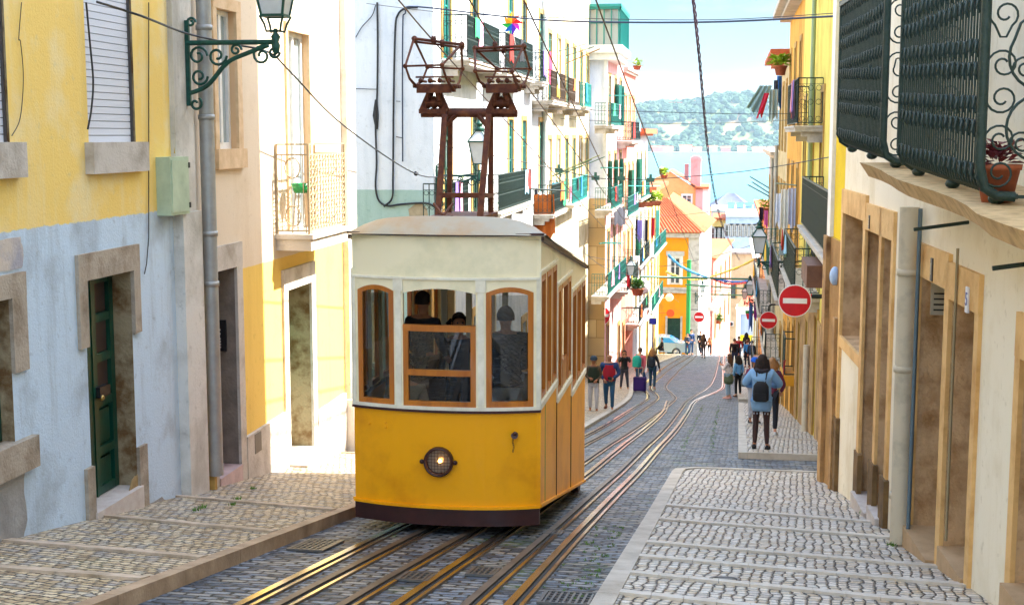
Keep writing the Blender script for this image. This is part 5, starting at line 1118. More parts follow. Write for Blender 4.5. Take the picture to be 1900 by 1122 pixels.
hH,fH=house('narrow pink house on the left of the lane dropping behind the crest',(-.55,119.5),(1.2,142),1,-10.9,[-14.6,-18.4],4,WP,fr=0,doors=(),deep=3,ww=1.1,roofm=ROOFT)
bal(hH,fH,1333,1342,-14.62,dep=.8,py=560,mt=STONEP); 
# beige house closing the lane
fI=Fac((.2,146),(6.0,146),1); hI,fI=house('beige house with a small air-conditioner closing the lane',(0.3,146),(6,146),1,-12.6,[-17.5],3,pl('beige2','d8c29a','bfa67c'),doors=(),deep=4,ww=1.0,wh=1.6)
w=MB(); q=fI.rect(1352,1361,596,604,1356); fI.box(w,q[0],q[1],q[2],q[3],0,.35); b_=w.build('air_conditioner',WHITE,hI); w=MB(); cc=fI.T((q[0]+q[1])/2,(q[2]+q[3])/2,.37); w.lathe([(0,0),(.18,0),(.2,.02)],cc,14,axis='y'); w.build('fan',BLACK,b_)
# white arched shed with red roof
fJ=Fac((.9,109),(3.9,109),1); J=thing('shed','white arched kiosk front with a red tiled gable and yellow counter band','kiosk',(2,110,gz(109)))
q=fJ.rect(1367,1402,573,624,1380); w=MB(); h_=fJ.rect(1374,1399,583,622,1380); fJ.wall(w,q[0],q[1],-22,q[3],[(*h_,.25)]); fJ.box(w,q[0]-.12,q[1]+.1,q[3],q[3]+.14,-.1,.15); w.box(fJ.T(q[0],0).x,fJ.T(q[1],0).x,109.3,112,-22,q[3]); w.build('wall',[WHITE],J)
w=MB(); fJ.box(w,h_[0],h_[1],h_[2],h_[3],-.26,-.2); [fJ.box(w,h_[0]+(h_[1]-h_[0])*i/4-.02,h_[0]+(h_[1]-h_[0])*i/4+.02,h_[2],h_[3],-.2,-.17) for i in range(1,4)]; w.build('shutter',mat('pale_blue_shutter',hx('b3c2da'),.6),J)
w=MB(); fJ.box(w,q[0]+.3,q[1],fJ.at(1380,632)[1],fJ.at(1380,621)[1],0,.12); w.build('counter_band',mat('yellow_band',hx('f4d012'),.5),J)
w=MB(); zr=fJ.at(1385,555)[1]; m0=fJ.T(q[0]-.1,q[3]+.15,.2);m1=fJ.T(q[1]+.2,q[3]+.15,.2);ap=fJ.T((q[0]+q[1])/2,zr,0); tiles(w,m0,m1,ap+Vector((.6,2,0)),ap+Vector((-.2,2,0)),14,.05); w.build('roof',mat('red_tiles',hx('d0452a'),.8,col2=hx('e09070'),scale=8),J)
# ------------------------------------------------ lower town
def block(label,x0,x1,yt,Y,deep,wm,rows,cols,rtype='flat',rm=None,zb_=-34,px=None,ridge=0,ww=.9,wh=1.5,fl=3.1):
    A=atY(x0,yt,Y);B=atY(x1,yt,Y); f=Fac((A.x,Y),(B.x,Y),1); r=thing('apartment_block',label,'building',((A.x+B.x)/2,Y,zb_),0,'buildings of the lower town'); zt=A.z
    hs=[]
    for j in range(rows):
        for i in range(cols): c=f.len*(i+.5)/cols; hs.append((c-ww/2,c+ww/2,zt-1.0-wh-j*fl,zt-1.0-j*fl,.15))
    w=MB(); f.wall(w,0,f.len,zb_,zt,hs); shell(f,w,0,f.len,zb_,zt,deep); w.build('wall',[wm],r)
    for h in hs: window(r,f,h,WHITE,PANE,.1,.07,2,2,sur=STONEP,surw=.12)
    w=MB(); T=f.T
    if rtype=='flat': f.box(w,0,f.len,zt,zt+.3,-deep,.3)
    else:
        zr=atY((x0+x1)/2,ridge,Y+deep/2).z; o=.4; a,b,c,d=T(-o,zt,o),T(f.len+o,zt,o),T(f.len+o,zt,-deep-o),T(-o,zt,-deep-o)
        if rtype=='hip': p=T(f.len*.42,zr,-deep/2);q=T(f.len*.58,zr,-deep/2)
        else: p=T(-o,zr,-deep/2);q=T(f.len+o,zr,-deep/2)
        n_=max(6,int(f.len/.6)); tiles(w,a,b,q,p,n_,.05); tiles(w,c,d,p,q,n_,.05); w.poly([b,c,q]); w.poly([d,a,p])
    w.build('roof',rm or ROOFT,r); return r,f
GRF=mat('grey_slate_roof',hx('5d6474'),.8,col2=hx('4a5060'),scale=.6)
block('yellow and white apartment block with small balconies, left of the pale blue one',1322,1347,408,172,10,pl('yel2','e8c070','d8b060'),6,3)
block('pale blue apartment block with a white roof terrace below the river',1347,1412,402,168,12,pl('blu2','c6d3e6','aebfd6'),6,6,rm=WHITE)
r,f=block('white terrace house with glazed screens behind the pale blue block',1320,1420,392,190,12,WA,5,6,rm=WHITE)
w=MB(); 
for i in range(6): f.box(w,f.len*.3+i*1.2,f.len*.3+i*1.2+1.0,f.at(1370,392)[1]+.3,f.at(1370,380)[1]+.3,-1,-.9)
w.build('glazed_screen',mat('blue_glass_screen',hx('7fa6cf'),.2),r)
block('long house with terracotta roof in the lower town, right part',1345,1412,400,228,12,WC,3,6,'gable',ridge=383)
block('house with terracotta roof in the lower town, left part',1316,1358,398,236,10,WPK,3,4,'gable',ridge=385)
block('big hall with a grey hipped roof just below the river',1313,1398,392,290,26,WB,3,7,'hip',GRF,ridge=358)
block('terracotta-roofed house at the lower left of the grey hall',1300,1330,412,215,10,WG,3,3,'gable',ridge=398)
# ------------------------------------------------ river, far shore, hill
wm_,t_,b_=newmat('river_water'); b_.inputs['Base Color'].default_value=(.03,.22,.25,1); b_.inputs['Roughness'].default_value=.25
n=t_.nodes.new; g=n('ShaderNodeNewGeometry'); mp=n('ShaderNodeMapping'); mp.inputs['Scale'].default_value=(.02,.06,1); no=n('ShaderNodeTexNoise'); no.inputs['Scale'].default_value=3; no.inputs['Detail'].default_value=8; bp=n('ShaderNodeBump'); bp.inputs['Strength'].default_value=.6; bp.inputs['Distance'].default_value=3
t_.links.new(g.outputs['Position'],mp.inputs['Vector']); t_.links.new(mp.outputs[0],no.inputs['Vector']); t_.links.new(no.outputs['Fac'],bp.inputs['Height']); t_.links.new(bp.outputs[0],b_.inputs['Normal'])
w=MB(); w.quad((-2500,400,-33),(2500,400,-33),(2500,2620,-33),(-2500,2620,-33)); struct('river',w,wm_)
hill=MB(); 
def hz_(x,y):
    t=max(0,min(1,(y-2600)/330)); u=x/100
    top=64+9*math.sin(u*.9+1)+5*math.sin(u*2.3)+3*math.sin(u*5.1+2); top+= -18*max(0,min(1,(-x-60)/200))
    s=t*t*(3-2*t); return -34+(top+34)*(s*.55+.45*min(1,max(0,(t-.35)*2.2)))+2.5*math.sin(x*.11+y*.07)*t
nx,ny=90,26; vs=[];fs=[]
for j in range(ny+1):
    y=2590+j*24
    for i in range(nx+1): x=-700+i*18; vs.append((x,y,hz_(x,y)))
for j in range(ny):
    for i in range(nx): q=j*(nx+1)+i; fs.append((q,q+1,q+nx+2,q+nx+1))
hill.add(vs,fs,0,True)
struct('hill',hill,mat('hill_earth',hx('6d7a3c'),.95,col2=hx('9a7850'),scale=.02,mix=(.45,.6)))
FOL=mat('far_woods_green',(.02,.06,.02),.9,col2=(.045,.1,.03),scale=.03)
w=MB()
for i in range(2600):
    x=random.uniform(-480,330); y=2605+random.random()**.8*400; z=hz_(x,y)
    t=(y-2600)/330
    if .33<t<.62 and (math.sin(x*.045)+math.sin(x*.013+2)+random.uniform(-.9,.9))>1.15: continue
    r=random.uniform(5,11); 
    if t>.95: r*=random.uniform(.9,1.5)
    c=Vector((x,y,z+r*.4)); b0=len(w.v); n_,k_=6,4; vs=[];fs=[]
    for a in range(k_+1):
        ta=PI*a/k_
        for j in range(n_): u=2*PI*j/n_; rr=r*random.uniform(.75,1.2); vs.append(c+Vector((rr*math.sin(ta)*math.cos(u),rr*math.sin(ta)*math.sin(u),rr*.8*math.cos(ta))))
    for a in range(k_):
        for j in range(n_): j2=(j+1)%n_; fs.append((a*n_+j,(a+1)*n_+j,(a+1)*n_+j2,a*n_+j2))
    w.add(vs,fs,0,False)
tag(w.build('woods',FOL),'dense green woods covering the hill across the river','woods',None,'stuff')
wc=[WC,WPK,WA,WP,WL_]
for i in range(14):
    x=-215+i*27+random.uniform(-4,4); L_=random.uniform(16,25); h_=random.uniform(6,11); y=2572+random.uniform(-4,6)
    r=thing('warehouse','x','warehouse',(x,y,-33),0,'waterfront buildings on the far shore')
    r['label']=('cream','light pink','white','pink','pale yellow')[i%5]+' waterfront building with reddish roof on the far shore, '+('first second third fourth fifth sixth seventh eighth ninth tenth eleventh twelfth thirteenth fourteenth'.split()[i])+' from left'
    w=MB(); w.box(x,x+L_,y,y+12,-34,-33+h_); w.build('wall',wc[i%5],r); w=MB(); w.add([(x-.5,y-.5,-33+h_),(x+L_+.5,y-.5,-33+h_),(x+L_+.5,y+12.5,-33+h_),(x-.5,y+12.5,-33+h_),(x-.5,y+6,-30+h_),(x+L_+.5,y+6,-30+h_)],[(0,1,5,4),(2,3,4,5),(1,2,5),(3,0,4)]); w.build('roof',ROOFT,r)
w=MB(); w.box(-700,900,2560,2600,-36,-32.2); struct('quay',w,mat('quay_stone',hx('b9ab98'),.9))
for i,(px,py,ww__) in enumerate(((1253,193,26),(1300,190,30))):
    p=atY(px,py,2900); r=thing('hilltop_building','pale pinkish building on top of the wooded hill, '+('left' if i==0 else 'right')+' of the two','building',(p.x,2900,hz_(p.x,2900))); w=MB(); w.box(p.x-ww__/2,p.x+ww__/2,2895,2910,hz_(p.x,2900)-6,p.z+2); w.build('wall',WPK,r); w=MB(); w.box(p.x-ww__/2-1,p.x+ww__/2+1,2894,2911,p.z+2,p.z+4); w.build('roof',ROOFT,r)
# ------------------------------------------------ haze
hzm=bpy.data.materials.new('haze'); hzm.use_nodes=True; t_=hzm.node_tree; t_.nodes.clear(); pv=t_.nodes.new('ShaderNodeVolumePrincipled'); ou=t_.nodes.new('ShaderNodeOutputMaterial')
pv.inputs['Color'].default_value=(.62,.85,1,1); pv.inputs['Density'].default_value=.0001; t_.links.new(pv.outputs[0],ou.inputs['Volume'])
w=MB(); w.box(-2600,2600,-70,3400,-42,110); tag(w.build('haze',hzm),'thin bluish daylight haze over the river','haze',None,'stuff')
# ------------------------------------------------ wall lamps
LGL=mat('frosted_lantern_glass',(.62,.66,.68),.25,col2=(.5,.54,.57),scale=6)
LIR=mat('lamp_green_iron',hx('0d3b33'),.45,.2,col2=hx('12564a'),scale=12)
def lamp(P0,dv,L,label,s=1.,side=0,ztop=0):
    """bracket lamp: wall plate at P0 (arm level), arm along dv of length L, four-sided lantern standing on its end"""
    P0=Vector(P0); d=Vector((dv[0],dv[1],0)).normalized(); t=thing('street_lamp',label,'street lamp',P0,0,'iron bracket lamps on the house walls'); Z=Vector((0,0,1)); n=Vector((-d.y,d.x,0))
    m=MB(); m.bar(P0-Z*.62*s,P0+Z*.22*s,.035*s,.05*s); m.tube([P0,P0+d*L],.026*s,7)
    A=lambda u,v:P0+d*(L*u)+Z*(v*s)
    m.tube(smooth([A(.0,-.5),A(.22,-.42),A(.45,-.2),A(.7,-.1),A(.92,-.03)],5),.024*s,6)
    def scr(cu,cv,r,sg=1,tn=1.3,st=0): m.tube([P0+d*(L*cu)+Z*(cv*s)+(d*math.cos(st+sg*a)+Z*math.sin(st+sg*a))*(r*s*(1-.75*k/18)) for k in range(19) for a in [tn*2*PI*k/18]],.014*s,5)
    scr(.12,-.13,.1);scr(.13,-.33,.09,-1);scr(.34,-.13,.1,-1);scr(.55,-.075,.06);scr(.84,-.13,.1,1,1.4,1);scr(.98,-.1,.06,-1);scr(.05,.2,.05,1); scr(.08,-.6,.07,-1,1.1,1)
    m.build('bracket',LIR,t)
    E=P0+d*L; m=MB(); m.lathe([(.0,-.13*s),(.035*s,-.1*s),(.045*s,-.03*s),(.03*s,.0),(.05*s,.05*s),(.022*s,.09*s),(.02*s,.13*s)],E,10)
    for a in range(4):
        v=Vector((math.cos(a*PI/2+PI/4),math.sin(a*PI/2+PI/4),0)); m.tube([E+Z*.11*s,E+v*.1*s+Z*.1*s,E+v*.12*s+Z*.17*s,E+v*.17*s+Z*.25*s],.012*s,5)
    zb=.25*s; zt=.72*s; rb=.15*s; rt=.27*s; C=[(1,1),(1,-1),(-1,-1),(-1,1)]; q=.7071
    V=lambda c,r,z:E+(d*c[0]+n*c[1])*r*q+Z*z
    for i in range(4):
        a,b=C[i],C[(i+1)%4]; m.bar(V(a,rb,zb),V(a,rt,zt),.022*s); m.bar(V(a,rb,zb),V(b,rb,zb),.028*s); m.bar(V(a,rt*1.05,zt),V(b,rt*1.05,zt),.035*s,.03*s)
        m.bar(V(a,rt*1.05,zt+.01*s),V(a,.07*s,zt+.24*s),.02*s); m.bar(V(a,.085*s,zt+.24*s),V(b,.085*s,zt+.24*s),.03*s)
    m.lathe([(.1*s,zt+.22*s),(.13*s,zt+.25*s),(.07*s,zt+.3*s),(.07*s,zt+.34*s),(.1*s,zt+.36*s),(.05*s,zt+.4*s),(.02*s,zt+.46*s),(0,zt+.47*s)],E,12)
    ln=m.build('lantern',LIR,t); g=MB()
    for i in range(4):
        a,b=C[i],C[(i+1)%4]; g.quad(V(a,rb*.97,zb),V(b,rb*.97,zb),V(b,rt*.97,zt),V(a,rt*.97,zt)); g.quad(V(a,rt,zt+.012*s),V(b,rt,zt+.012*s),V(b,.075*s,zt+.235*s),V(a,.075*s,zt+.235*s))
    g.build('glass',LGL,ln); return t
a,z=FL.at(347,80,.08); p=FL.T(a,z,.08); Pe=FL.T(a,z,1.1)
lamp(p,(1,0),1.03,'big green bracket lamp over the left drainpipe, lantern cut by the top of the photo',1.12)
lamp(Vector((XA+.02,28.15,atY(812,326,28.15).z)),(1,0),.92,'green bracket lamp seen behind the tram\'s collector tower',1.0)
lamp(Vector((xb(62.4)+.02,62.4,atY(1135,520,62.4).z)),(1,0),1.15,'green bracket lamp on the left row, with a red rag beside it',1.0)
p=atX(1474,487,2.06); lamp((2.06,p.y,p.z),(-1,0),.98,'green bracket lamp left of the yellow house, above the no-entry signs',1.0)
p=atX(1419,556,2.2); lamp((2.22,p.y,p.z),(-1,0),.75,'larger of the two small distant lamps on the right row',1.0)
p=atX(1408,562,2.3); lamp((2.33,p.y,p.z),(-1,0),.85,'smaller of the two small distant lamps on the right row',.9)
p=atY(1290,548,103.7); lamp(p,(1,-.1),.55,'lamp on the stone corner of the orange-yellow corner house',1.0)
# ------------------------------------------------ signs
RED=mat('sign_red',hx('d2101c'),.35,col2=hx('b80d18'),scale=5); SWH=mat('sign_white',(.82,.82,.82),.35); SGR=mat('sign_grey_back',(.3,.31,.32),.5,.5)
def disc(mb,c,r,d,th,n=32,mi=0):
    """flat disc facing d"""
    d=Vector(d).normalized(); a=d.cross(Vector((0,0,1))).normalized(); b=Vector((0,0,1)); c=Vector(c)
    P=[c+a*r*math.cos(2*PI*i/n)+b*r*math.sin(2*PI*i/n) for i in range(n)]; Q=[p-d*th for p in P]
    mb.add(P+Q,[tuple(range(n)),tuple(range(2*n-1,n-1,-1))]+[(i,(i+1)%n,n+(i+1)%n,n+i) for i in range(n)],mi)
def noentry(c,r,facing,label,arm=None,arm_m=None,bar=True,cat='no-entry sign',face=None):
    c=Vector(c); f=Vector(facing).normalized(); a=f.cross(Vector((0,0,1))).normalized(); t=thing('road_sign',label,cat,c,0,'round road signs'); m=MB(); disc(m,c,r,f,.03,36,0); m.build('rim',SWH,t)
    m=MB(); disc(m,c+f*.004,r*.94,f,.003); m.build('face',face or RED,t)
    if bar: m=MB(); q=c+f*.008; Z=Vector((0,0,1)); m.hexa([q-a*r*.72-Z*r*.16-f*.003,q+a*r*.72-Z*r*.16-f*.003,q+a*r*.72-Z*r*.16,q-a*r*.72-Z*r*.16,q-a*r*.72+Z*r*.16-f*.003,q+a*r*.72+Z*r*.16-f*.003,q+a*r*.72+Z*r*.16,q-a*r*.72+Z*r*.16]); m.build('bar',SWH,t)
    if arm:
        m=MB(); m.tube(smooth(arm,4),arm_m or .035,8); m.build('arm',mat('dark_arm',hx('2b3438'),.5,.4),t)
    return t
c=atY(1475,558,24.2); w_=atX(1524,521,1.98)
noentry(c,.29,(-.05,-1,0),'large round no-entry sign on a dark arm, nearest on the right',[(1.98,24.3,w_.z),(c.x+.25,24.3,w_.z),(c.x+.06,24.3,w_.z-.05),(c.x,24.28,c.z+.05),(c.x,24.28,c.z-.1)],.04)
m=MB(); q=Vector((atY(1506,515,24.3).x,24.22,w_.z)); m.bar(q+Vector((.0,0,.06)),q+Vector((-.04,-.02,-.17)),.045,.01); tag(m.build('red_ribbon',mat('ribbon_red',hx('d01020'),.7)),'red ribbon tied on the arm of the large no-entry sign','ribbon')
c=atY(1426,594,44.5); noentry(c,.29,(-.1,-1,0),'smaller, farther no-entry sign left of the large one on the right',[(2.1,44.6,c.z+.5),(c.x+.1,44.6,c.z+.5),(c.x,44.56,c.z+.4),(c.x,44.56,c.z-.1)],.03)
c=atY(1120,586,62.3); noentry(c,.42,(.75,-.66,0),'no-entry sign seen at an angle on the left row',[(XB,61.7,c.z+.42),(c.x,62.3,c.z+.42),(c.x-.02,62.36,c.z-.1)],.03)
c=atY(1297,588,103.3); noentry(c,.42,(0,-1,0),'small red and white round sign at the orange-yellow corner house',[(-2.1,103.8,c.z+.5),(c.x,103.5,c.z+.5),(c.x,103.4,c.z)],.03,bar=True)
c=atY(1200,584,70); noentry(c,.34,(.85,-.5,0),'faded whitish round sign above the blue sign on the left row',[(xb(70),70.3,c.z+.3),(c.x,70.1,c.z+.3),(c.x,70.05,c.z)],.03,bar=False,face=mat('faded_pink_face',hx('e0b0a4'),.6),cat='round sign')
c0=atY(1204,590,72);c1_=atY(1218,602,72); m=MB(); m.box(c0.x,c1_.x,72,72.05,c1_.z,c0.z); m.box((c0.x+c1_.x)/2-.03,(c0.x+c1_.x)/2+.03,72.052,72.11,gz(72),c1_.z+.02); tag(m.build('blue_sign',mat('sign_blue',hx('0b2fae'),.4)),'small plain blue rectangular sign on a post, left row','sign')
c=atY(1244,581,101); m=MB(); disc(m,c,.3,(0,-1,0),.05); m.bar(c+Vector((-.9,.1,.0)),c+Vector((0,.06,0)),.04); tag(m.build('orange_disc',mat('disc_orange',hx('f0501a'),.5)),'bright orange round disc sign in front of the green door','sign')
c=atY(1242,552,100); m=MB(); m.ball(c,.3,14,10); m.bar(c+Vector((-1.2,.0,-.1)),c,.05); tag(m.build('globe_lamp',mat('cream_globe',hx('f0e2c0'),.5)),'cream round globe on the left wall by the orange corner house','lamp')
c=atY(1191,533,68.5); m=MB(); m.lathe([(0,.0),(.18,.03),(.34,.12),(.42,.22),(.4,.22),(.3,.1),(0,.04)],c,18,axis='y'); m.tube([c,c+Vector((-.6,.3,-.1))],.03,6); tag(m.build('satellite_dish',SWH),'white satellite dish on the left row right of the lamp','satellite dish')
# ------------------------------------------------ overhead wires
pw=atY(803,75,15.3); hw_=pw.z-gz(15.3)
def onW(px,py,y0=6):
    d=ray(px,py); t=4.
    while t<140 and d.z*t<gz(d.y*t)+hw_: t+=.05
    return d*t
for i,(P,lb) in enumerate(((((700,-45),(745,7),(803,75),(950,237),(1100,400),(1180,490)),'overhead wire through the left current collector'),(((848,-40),(875,7),(923,85),(1040,245),(1146,392),(1210,480)),'overhead wire through the right current collector'),(((950,-45),(975,7),(1072,212),(1164,400),(1218,500)),'third overhead wire from the left, over the right track'),(((1090,-45),(1108,7),(1180,200),(1250,385),(1290,490)),'rightmost of the four overhead tram wires'))):
    pts=[onW(*p) for p in P]; cable(smooth(pts,5),.009,lb,'wire',WIRE,'overhead_wire',5,'tram wires over the street')
def span(P,r,label,mt=None,name='span_wire',n=5,k=5): return cable(smooth([atY(*p) for p in P],k),r,label,'wire',mt,name,n,'wires strung across the street')
span([(747,300,27.9),(747,60,27.9),(752,25,27.9),(775,13,27.8),(1000,37,26),(1280,42,23),(1558,30,19.6)],.016,'thickest dark cable crossing high over the street',mt=mat('blue_black_cable',hx('1c2a48'),.5))
span([(680,7,27.9),(850,26,26),(1100,35,24),(1330,37,22),(1548,25,19.8)],.006,'thin wire running just above the thickest cable')
span([(735,188,27.9),(850,195,29),(975,201,30),(1150,206,31),(1400,212,31),(1500,209,31.5)],.007,'thin span wire level with the hilltop')
span([(735,254,27.9),(900,286,29),(1010,309,30),(1105,330,31),(1150,331,31.4),(1205,333,31.5),(1380,318,28),(1537,292,23.4)],.009,'dark span wire carrying the insulators')
for px,py,lb in ((1037,316,'insulator clip where the leftmost tram wire crosses the span wire'),(1105,330,'green insulator clip on the span wire, second from left'),(1152,331,'green insulator clip on the span wire, third from left'),(1207,334,'green insulator clip on the span wire, rightmost')):
    c=atY(px,py,31.2); m=MB(); m.box(c.x-.09,c.x+.09,c.y-.05,c.y+.05,c.z-.05,c.z+.05); m.tube([c+Vector((0,0,.05)),c+Vector((0,0,.13))],.035,6); m.tube([c+Vector((.02,0,-.05)),c+Vector((.05,0,-.16))],.02,6); tag(m.build('insulator',mat('insulator_green',hx('3f6f60'),.5)),lb,'insulator')
span([(1040,220,50),(1200,229,50),(1330,229,48),(1480,222,41)],.009,'thin lower span wire in front of the hill')
span([(1090,475,60),(1160,487,62),(1230,494,68),(1330,474,60),(1440,440,44)],.012,'sagging span wire ending left of the right green lamp')
span([(1085,470,50),(1130,500,58),(1200,520,70),(1260,560,90)],.012,'thin wire slanting down over the left row')
span([(1100,380,58),(1180,392,62),(1250,400,66),(1400,382,60)],.01,'thin wire in front of the apricot gable house')
span([(1188,513,70),(1300,516,72),(1412,518,70)],.055,'thick green bar spanning the low end of the street',GREEN,'span_bar',7,2)
span([(1272,528,88),(1390,536,84)],.05,'green bar below the thickest green bar',GREEN,'span_bar',6,1)
span([(1316,546,92),(1395,548,88)],.05,'lowest and shortest green bar across the street',GREEN,'span_bar',6,1)
span([(1184,545,66),(1240,538,72),(1330,540,76),(1400,530,70)],.012,'thin wire beneath the green bars')
p0=atY(1276,640,100); m=MB(); m.tube([(p0.x,100,gz(100)),(p0.x,100,atY(1276,482,100).z)],.16,8); m.lathe([(.2,0),(.2,.8),(.16,.9)],(p0.x,100,gz(100)),10); tag(m.build('green_pole',mat('pole_green',hx('1f8a4a'),.5)),'tall green pole in front of the orange-yellow corner house','pole')
P=[atY(x,y,Y) for x,y,Y in ((1282,-40,18),(1290,30,20),(1298,110,24),(1306,200,30),(1315,290,38),(1328,370,50),(1345,430,66),(1372,482,84))]; P=smooth(P,10); m=MB()
for ph in (0,PI*2/3,PI*4/3): m.tube([p+Vector((math.cos(ph+i*1.1),0,math.sin(ph+i*1.1)))*(.012+.0009*p.y*.4) for i,p in enumerate(P)],.011,4)
tag(m.build('twisted_rope',mat('rope_dark',hx('4a3550'),.8)),'dark twisted rope cable hanging down the middle of the sky','rope')
cable(smooth([FL.T(FL.at(180,4,.1)[0],FL.at(180,4,.1)[1],.1),atY(262,30,12.0),atY(345,62,14.2),atY(430,82,14.9),atY(500,98,15.3),atY(540,135,16.2),atY(640,235,19.2),atY(770,322,25),atY(832,327,28),atY(880,322,28.1)]),.012,'long black cable from the yellow house past the big lamp to the next lamp')
m=MB(); c=atY(772,322,26.6); m.ball(c,.05,8,6); tag(m.build('cable_joint',CABLE),'small dark joint on the long black cable left of the tower','joint')
# cables on the pale side wall
SW=lambda x,y:atY(x,y,27.93)
cable(smooth([SW(x,y) for x,y in ((700,5),(701,80),(700,170),(697,235),(699,300),(697,345),(703,372),(720,382),(745,379),(790,377),(808,385)) ],5),.022,'black cable down the pale side wall, left of two'); cable(smooth([SW(x,y) for x,y in ((775,14),(752,16),(738,28),(733,60),(730,200),(729,330),(727,368),(712,383))],5),.022,'black cable down the pale side wall, right of two')
m=MB(); m.tube([SW(698,185),SW(697,215),SW(699,240)],[.03,.07,.03],7); tag(m.build('cable_bundle',CABLE),'thick black cable bundle on the pale side wall','cable')
cable([SW(660,165),SW(700,166)],.008,'thin wire crossing the pale side wall, upper'); cable(smooth([SW(660,70),SW(672,50),SW(690,30),SW(697,10)]),.01,'thin wire in the top corner of the pale side wall')
# garlands
def garland(P,r,col,label):
    pts=smooth([atY(*p) for p in P],8); m=MB()
    for i in range(len(pts)-1):
        p,q=pts[i],pts[i+1]; w=r*random.uniform(.8,1.3); m.tube([p+Vector((0,random.uniform(-.03,.03),random.uniform(-.04,.04))),(p+q)/2+Vector((0,.05,-w*.6)),q],[w*.6,w,w*.6],5)
    tag(m.build('garland',mat('garland_'+col,hx(col),.7)),label,'garland','coloured festoons over the street')
garland([(1241,473,84),(1262,492,86),(1290,506,88),(1312,513,88)],.085,'3f90d0','blue festoon, left part descending from the corner house'); garland([(1322,515,88),(1350,521,88),(1376,522,86),(1400,517,82)],.085,'3f78cc','blue festoon, right part under the green bar')
garland([(1236,503,84),(1255,511,85),(1275,517,86),(1312,517,88)],.07,'e0c458','yellow festoon, left part'); garland([(1318,513,88),(1345,504,88),(1372,494,86),(1400,480,80)],.07,'e0c050','yellow festoon, right part rising to the lamp')
garland([(1324,518,88),(1350,526,88),(1385,524,84)],.06,'e04048','thin red festoon under the blue one')
# ------------------------------------------------ washing and poles
def cloth(P0,P1,drop,mt,label,folds=5,amp=.05,name='laundry',group='washing hung out on the balconies',taper=1.,sway=(0,0),cat='laundry',split=None):
    P0=Vector(P0);P1=Vector(P1); u=P1-P0; L_=u.length; nx_=max(10,int(L_/.05)); nz=9; n=Vector((-u.y,u.x,0)); n=n.normalized() if n.length>1e-6 else Vector((0,1,0)); vs=[];fs=[]; ph=random.random()*6
    for j in range(nz+1):
        t=j/nz
        for i in range(nx_+1):
            s_=i/nx_; x=.5+(s_-.5)*(1+(taper-1)*t); p=P0+u*x+Vector((sway[0]*t,sway[1]*t,-drop*t*(1+.12*math.sin(s_*7+ph)+.04*math.sin(s_*23+ph)))); p+=n*amp*math.sin(s_*folds*2*PI+ph+t*.7)*(.3+t); p.z-=.03*math.sin(s_*PI*4)**2*(1-t); vs.append(p)
    k=nx_+1; off=n*.006
    fs=[(j*k+i,j*k+i+1,(j+1)*k+i+1,(j+1)*k+i) for j in range(nz) for i in range(nx_)]; m=MB(); m.add(vs,fs,0,True); m.add([v+off for v in vs],[tuple(reversed(f)) for f in fs],0,True)
    return tag(m.build(name,mt),label,cat,group)
def cm(h,h2=None,sc=6): return mat('cloth_'+h,hx(h),.85,col2=hx(h2) if h2 else tuple(c*.8 for c in hx(h)),scale=sc,bump=.3,bscale=9)
def cl(x0,x1,yt,yb,Y,col,label,Y1=None,**k):
    Y1=Y1 or Y; P0=atY(x0,yt,Y);P1=atY(x1,yt,Y1); return cloth(P0,P1,P0.z-atY(x0,yb,Y).z,cm(col),label,**k)
cl(988,1028,360,436,43.5,'b9611a','ochre brown towel hanging below the long dark pole',folds=2,amp=.07,taper=1.15); 
cl(986,998,348,372,43.6,'2a2c3c','small dark polka cloth left of the ochre towel',folds=1)
cl(1410,1434,158,205,39,'8fb0b4','large grey-green sheet blowing from the upper right balcony',folds=3,amp=.1,sway=(-.35,0),taper=1.2); cl(1428,1444,165,222,39.3,'a9bcb8','pale grey sheet beside the crimson cloth, upper right',folds=2,amp=.08)
cl(1418,1428,172,216,38.6,'b81238','crimson cloth among the sheets, upper right',folds=1,sway=(-.2,0)); cl(1436,1444,148,200,39.6,'1d2638','black garment among the sheets, upper right',folds=1); cl(1442,1451,140,198,39.9,'14549c','blue jeans hung at the upper right balcony rail',folds=1)
cl(1440,1450,358,418,37.5,'dfe4f2','white shirt, leftmost of the right-hand whites',folds=1.5); cl(1449,1463,350,430,37.3,'eceade','long cream sheet in the middle of the right-hand whites',folds=2,amp=.06); cl(1463,1477,348,424,37.,'b9c6e6','pale blue checked sheet, rightmost of the whites',folds=2)
cl(1439,1443,375,390,38.5,'1c90d8','bright blue peg bag by the white shirt',folds=1)
cl(1409,1417,384,410,52,'2a1830','dark garment with the pink towel, right row',folds=1); cl(1418,1425,390,420,52,'e868b4','pink towel, right row',folds=1)
cl(1183,1192,408,446,64,'8f86d8','lilac striped shirt on the left row line',folds=1); cl(1179,1184,407,440,64,'1a1a20','black garment left of the lilac shirt',folds=1); cl(1193,1197,407,448,64,'e8eaf0','white towel between the lilac and navy clothes',folds=1); cl(1197,1202,407,452,64,'1b2238','navy trousers on the left row line',folds=1); cl(1208,1215,403,442,66,'c41c30','red shirt on the left row line',folds=1)
cl(1140,1160,384,418,59.5,'3a3a44','dark grey awning cloth hanging askew on the left row',folds=2,Y1=61,amp=.05)
cl(1163,1169,510,533,62.2,'c0101c','red rag beside the lamp on the left row',folds=1)
cl(1016,1024,96,150,46.5,'d4385e','pink-red cloth on the upper left balcony',folds=2,Y1=48); cl(1032,1046,140,172,48.3,'7cc4d8','pale turquoise cloth over the upper left balcony rail',folds=2)
cl(1024,1036,338,376,47,'38a8d8','blue and white towel under the laundry poles, left',folds=1); cl(1026,1033,352,388,46,'f07aa0','pink cloth under the blue towel',folds=1); cl(1056,1062,345,372,52,'f090b0','pale pink towel behind the poles',folds=1)
